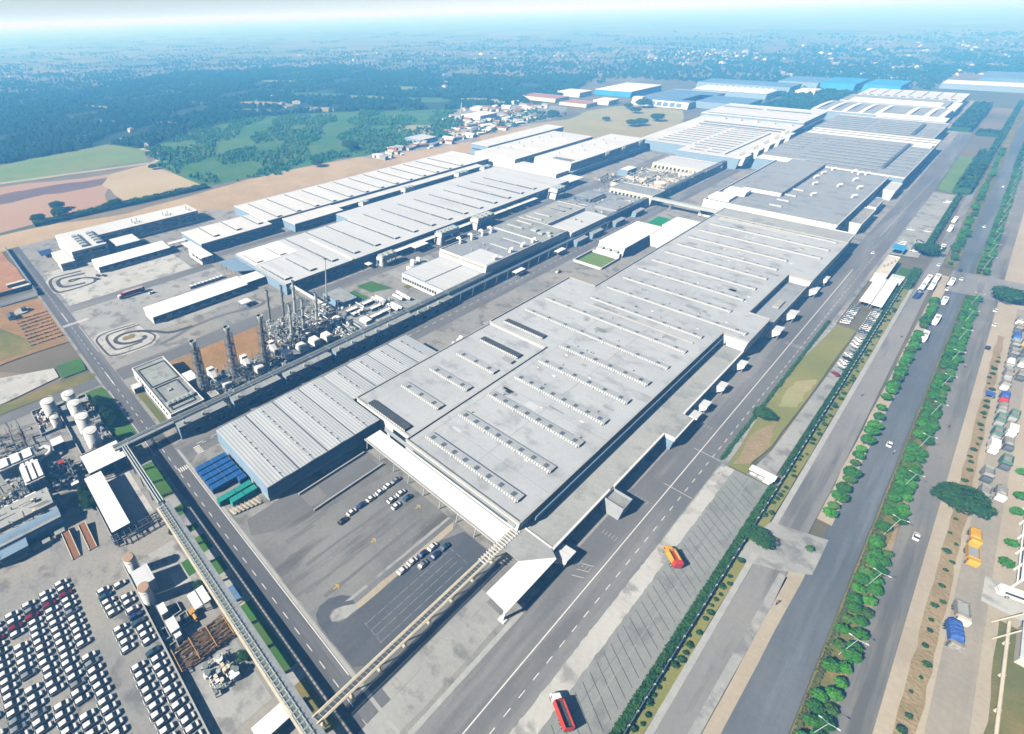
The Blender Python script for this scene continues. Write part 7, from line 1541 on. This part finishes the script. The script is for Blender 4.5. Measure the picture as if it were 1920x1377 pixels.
# containers beside the warehouse
def container(label, x, y, L_, w_, h_, m_):
    t = thing('container', label, 'container', (x, y, 0)); b = MB(); b.box(x-w_/2, x+w_/2, y-L_/2, y+L_/2, .05, h_); b.build('body', m_, t)
    b = MB()
    for k in range(int(L_/2.3)+1): yy = y-L_/2+.1+k*(L_-.2)/int(L_/2.3); b.box(x-w_/2-.04, x+w_/2+.04, yy-.07, yy+.07, .05, h_+.06)
    b.build('ribs', 'roof_blue' if 'blue' in m_ else 'container_green', t); b = MB(); b.box(x-w_/2+.1, x+w_/2-.1, y-L_/2-.06, y-L_/2-.01, .2, h_-.15); b.build('door', m_, t)
rn = ['first', 'second', 'third', 'fourth', 'fifth']
for r in range(5):
    for k in range(2): container('blue steel container, '+('near' if k == 0 else 'far')+' half of the '+rn[r]+' blue row from the back', -141.7+3.15*r, 41.7+6.9*k, 6.7, 2.5, 2.7, 'container_blue')
container('short blue steel container against the warehouse between the blue and green rows', -126.4, 50.6, 3.2, 2.4, 2.6, 'container_blue')
for r in range(2):
    for k in range(2): container('teal green container, '+('near' if k == 0 else 'far')+' half of the '+('back' if r == 0 else 'front')+' green row', -121.8+3.2*r, (41.1 if r == 0 else 44)+(7.4 if r == 0 else 5.6)*k, 7.2 if r == 0 else 5.4, 2.4, 2.7, 'container_green')
for i in range(7):
    t = thing('trolley', 'pale steel parts trolley standing in the row at the corner of the warehouse', 'trolley', (-115.2+.3*i, 40+i*1.65, 0), R_(8), 'parts trolleys at the warehouse corner'); b = MB()
    b.box(-1.5, 1.5, -.6, .6, .3, .42)
    for sx in (-1.4, 0, 1.4):
        for sy in (-.55, .55): b.bar((sx, sy, .3), (sx, sy, 1.6), .06)
    for sy in (-.55, .55): b.bar((-1.4, sy, 1.6), (1.4, sy, 1.6), .06); b.bar((-1.4, sy, 1), (1.4, sy, 1), .05)
    b.build_local('frame', 'cream_steel', t); b = MB()
    for sx in (-1.2, 1.2): b.hcyl(-.65, .65, sx, .15, .15, 8, 0, 1)
    b.build_local('wheels', 'rubber', t)
# stillages in the yards
for i in range(9):
    t = thing('stillage', 'white crate in the row on the ground by the blue link canopy', 'crate', (-300, 112+2.9*i, 0), 0, 'white crates by the link canopy'); MB().box(-301.2, -298.8, 111+2.9*i, 113.4+2.9*i, 0, 1.9).build('crate', 'tank_white', t); MB().box(-301.3, -298.7, 110.95+2.9*i, 111.2+2.9*i, 0, 2).build('frame', 'steel', t)
for r in range(2):
    for i in range(14):
        t = thing('pipe_bundle', 'grey bundle of bars lying in the long rows in the lorry yard', 'bar bundle', (-292+4*r, 104+3.1*i, 0), 0, 'bar bundles in the lorry yard'); b = MB()
        for k in range(4): b.hcyl(102.8+3.1*i, 105.4+3.1*i, -292.6+4*r+.4*k, .25+.2*(k % 2), .16, 6, 0, 1)
        b.build('bars', 'galvanised' if r else 'steel', t)
single(MB().box(-294, -291, 139, 144, -.05, 1.5), 'red_skip', 'redearth', 'reddish skip by the blue link canopy', 'skip', (-292, 141, 0))
# white boat shaped rubble and shack on the bare plot
t = thing('site_hut', 'small dark roofed hut on the bare plot at the left edge', 'hut', (-338, 8, 0)); MB().box(-341, -336, 5, 9, -.1, 2.2).build('wall', 'wall_cream', t); MB().gable(-341.4, -335.6, 4.6, 9.4, 2.2, 3.2, 0).build('roof', 'steel_dark', t)
t = thing('platform', 'pale round platform with a dark hut on it, on the bare plot', 'platform', (-344, 14, 0)); MB().cyl(-344, 14, -.1, .7, 4.4, 20).build('base', 'kerb', t); MB().box(-345, -342, 14, 17, .7, 2.6).build('hut', 'steel_dark', t)
single(MB().box(-382, -378.9, 16, 27, 0, 2.2).box(-392, -389, 14, 26, 0, 2), 'site_cabins', 'wall_cream', 'low cream cabins and rubble against the dark wall of the red earth lot', 'cabins', (-384, 20, 0))
for i, (x, y) in enumerate(((-366, 69), (-363, 72.5), (-361, 66.5))): single(MB().cyl(x, y, 0, .9, 1.0, 12).cyl(x+1.8, y+.6, 0, .9, 1.0, 12), 'tyre_stack', 'tyre_dark', 'black tyre stack beside the first practice track, '+['left', 'far', 'near'][i]+' one', 'tyre stack', (x, y, 0))
t = thing('car_cover', 'dark blue square canopy at the far left corner of the plant', 'canopy', (-432, 52, 0)); MB().box(-440, -428, 46, 55, 2.4, 2.6).build('roof', 'car_navy', t)
for x in (-439.6, -428.6):
    for y in (46.3, 54.5): MB().box(x, x+.2, y, y+.2, -.05, 2.4).build('post', 'steel', t)
# right edge: fenced yard with white frames
t = thing('pipe_fence', 'white tubular fence frame along the right edge', 'fence', (69.4, 215, 0)); b = MB()
for i in range(22): y = 214+i*9; b.cyl(69.6, y, 0, 4.2, .3, 8); b.bar((69.6, y, 4), (74, y+5, 1.2), .22, 6)
b.bar((69.6, 214, 4), (69.6, 404, 4), .35, 8); b.bar((69.6, 214, 2), (69.6, 404, 2), .2, 8); b.build('frame', 'tank_white', t)
bus('large white coach at the right edge by the driveway', (72, 209.5, 0), R_(196), 'white_sheet', 12)
t = thing('pipe_fence', 'pale moss stained pipe fence at the bottom right edge', 'fence', (69.5, 150, 0)); b = MB(); b.bar((69.6, 60, 1.2), (69.4, 196, 1.2), .38, 8)
for i in range(10): b.cyl(69.5, 70+i*13, 0, 1.3, .5, 8)
b.bar((66.5, 193, .4), (71, 200, 3), .2, 6); b.bar((67, 186, .6), (74, 198, 3.6), .22, 6); b.build('frame', 'cream_steel', t)
t = thing('garden_shed', 'pale roofed shed cut off by the right edge below the driveway', 'shed', (76, 191, 0)); MB().box(71.5, 84, 182, 196, 0, 3).build('wall', 'wall_cream', t); MB().box(71, 84.5, 181.5, 196.5, 3, 3.3).build('roof', 'roof_press', t)
# small debris on the utility apron
t = thing('fork_lift', 'small yellowish machine on the lane below the paint shop', 'fork lift', (-146, 318, 0)); MB().box(-147.4, -145.6, 316, 319.4, .3, 1.3).build('body', 'wall_cream', t); MB().box(-147.2, -145.8, 317, 318.6, 1.3, 2.3).build('cab', 'steel', t); b = MB(); b.bar((-146.5, 319.4, .2), (-146.5, 322.4, .2), .2); b.build('forks', 'steel', t)
rr = random.Random(55)
for i in range(34):
    x, y = rr.uniform(-137, -128.5), rr.uniform(171, 292); w_ = rr.uniform(.5, 1.5)
    single(MB().box(x-w_, x+w_, y-.6, y+.6, -.05, rr.uniform(.4, 1.4)), 'crate', rr.choice(('wall_cream', 'steel', 'timber', 'tank_white')), 'crate or scrap lying in the narrow yard along the left side of the big hall', 'crate', (x, y, 0), 'scrap beside the big hall')
# ---------------------------------------------------------------- air
hb = MB(); hb.box(-42500, 42500, -42500, 42500, -3, 190); hz = hb.build('haze', []); tag(hz, None, None, None, 'stuff')
hm = bpy.data.materials.new('haze'); hm.use_nodes = True; n_ = hm.node_tree; n_.nodes.clear()
pv = n_.nodes.new('ShaderNodeVolumePrincipled'); ou = n_.nodes.new('ShaderNodeOutputMaterial'); n_.links.new(pv.outputs[0], ou.inputs['Volume'])
pv.inputs['Color'].default_value = (.135, .48, 1.0, 1); pv.inputs['Density'].default_value = 5.4e-4; pv.inputs['Anisotropy'].default_value = 0.0
pv.inputs['Absorption Color'].default_value = (1, 1, 1, 1)
hz.data.materials.clear(); hz.data.materials.append(hm)
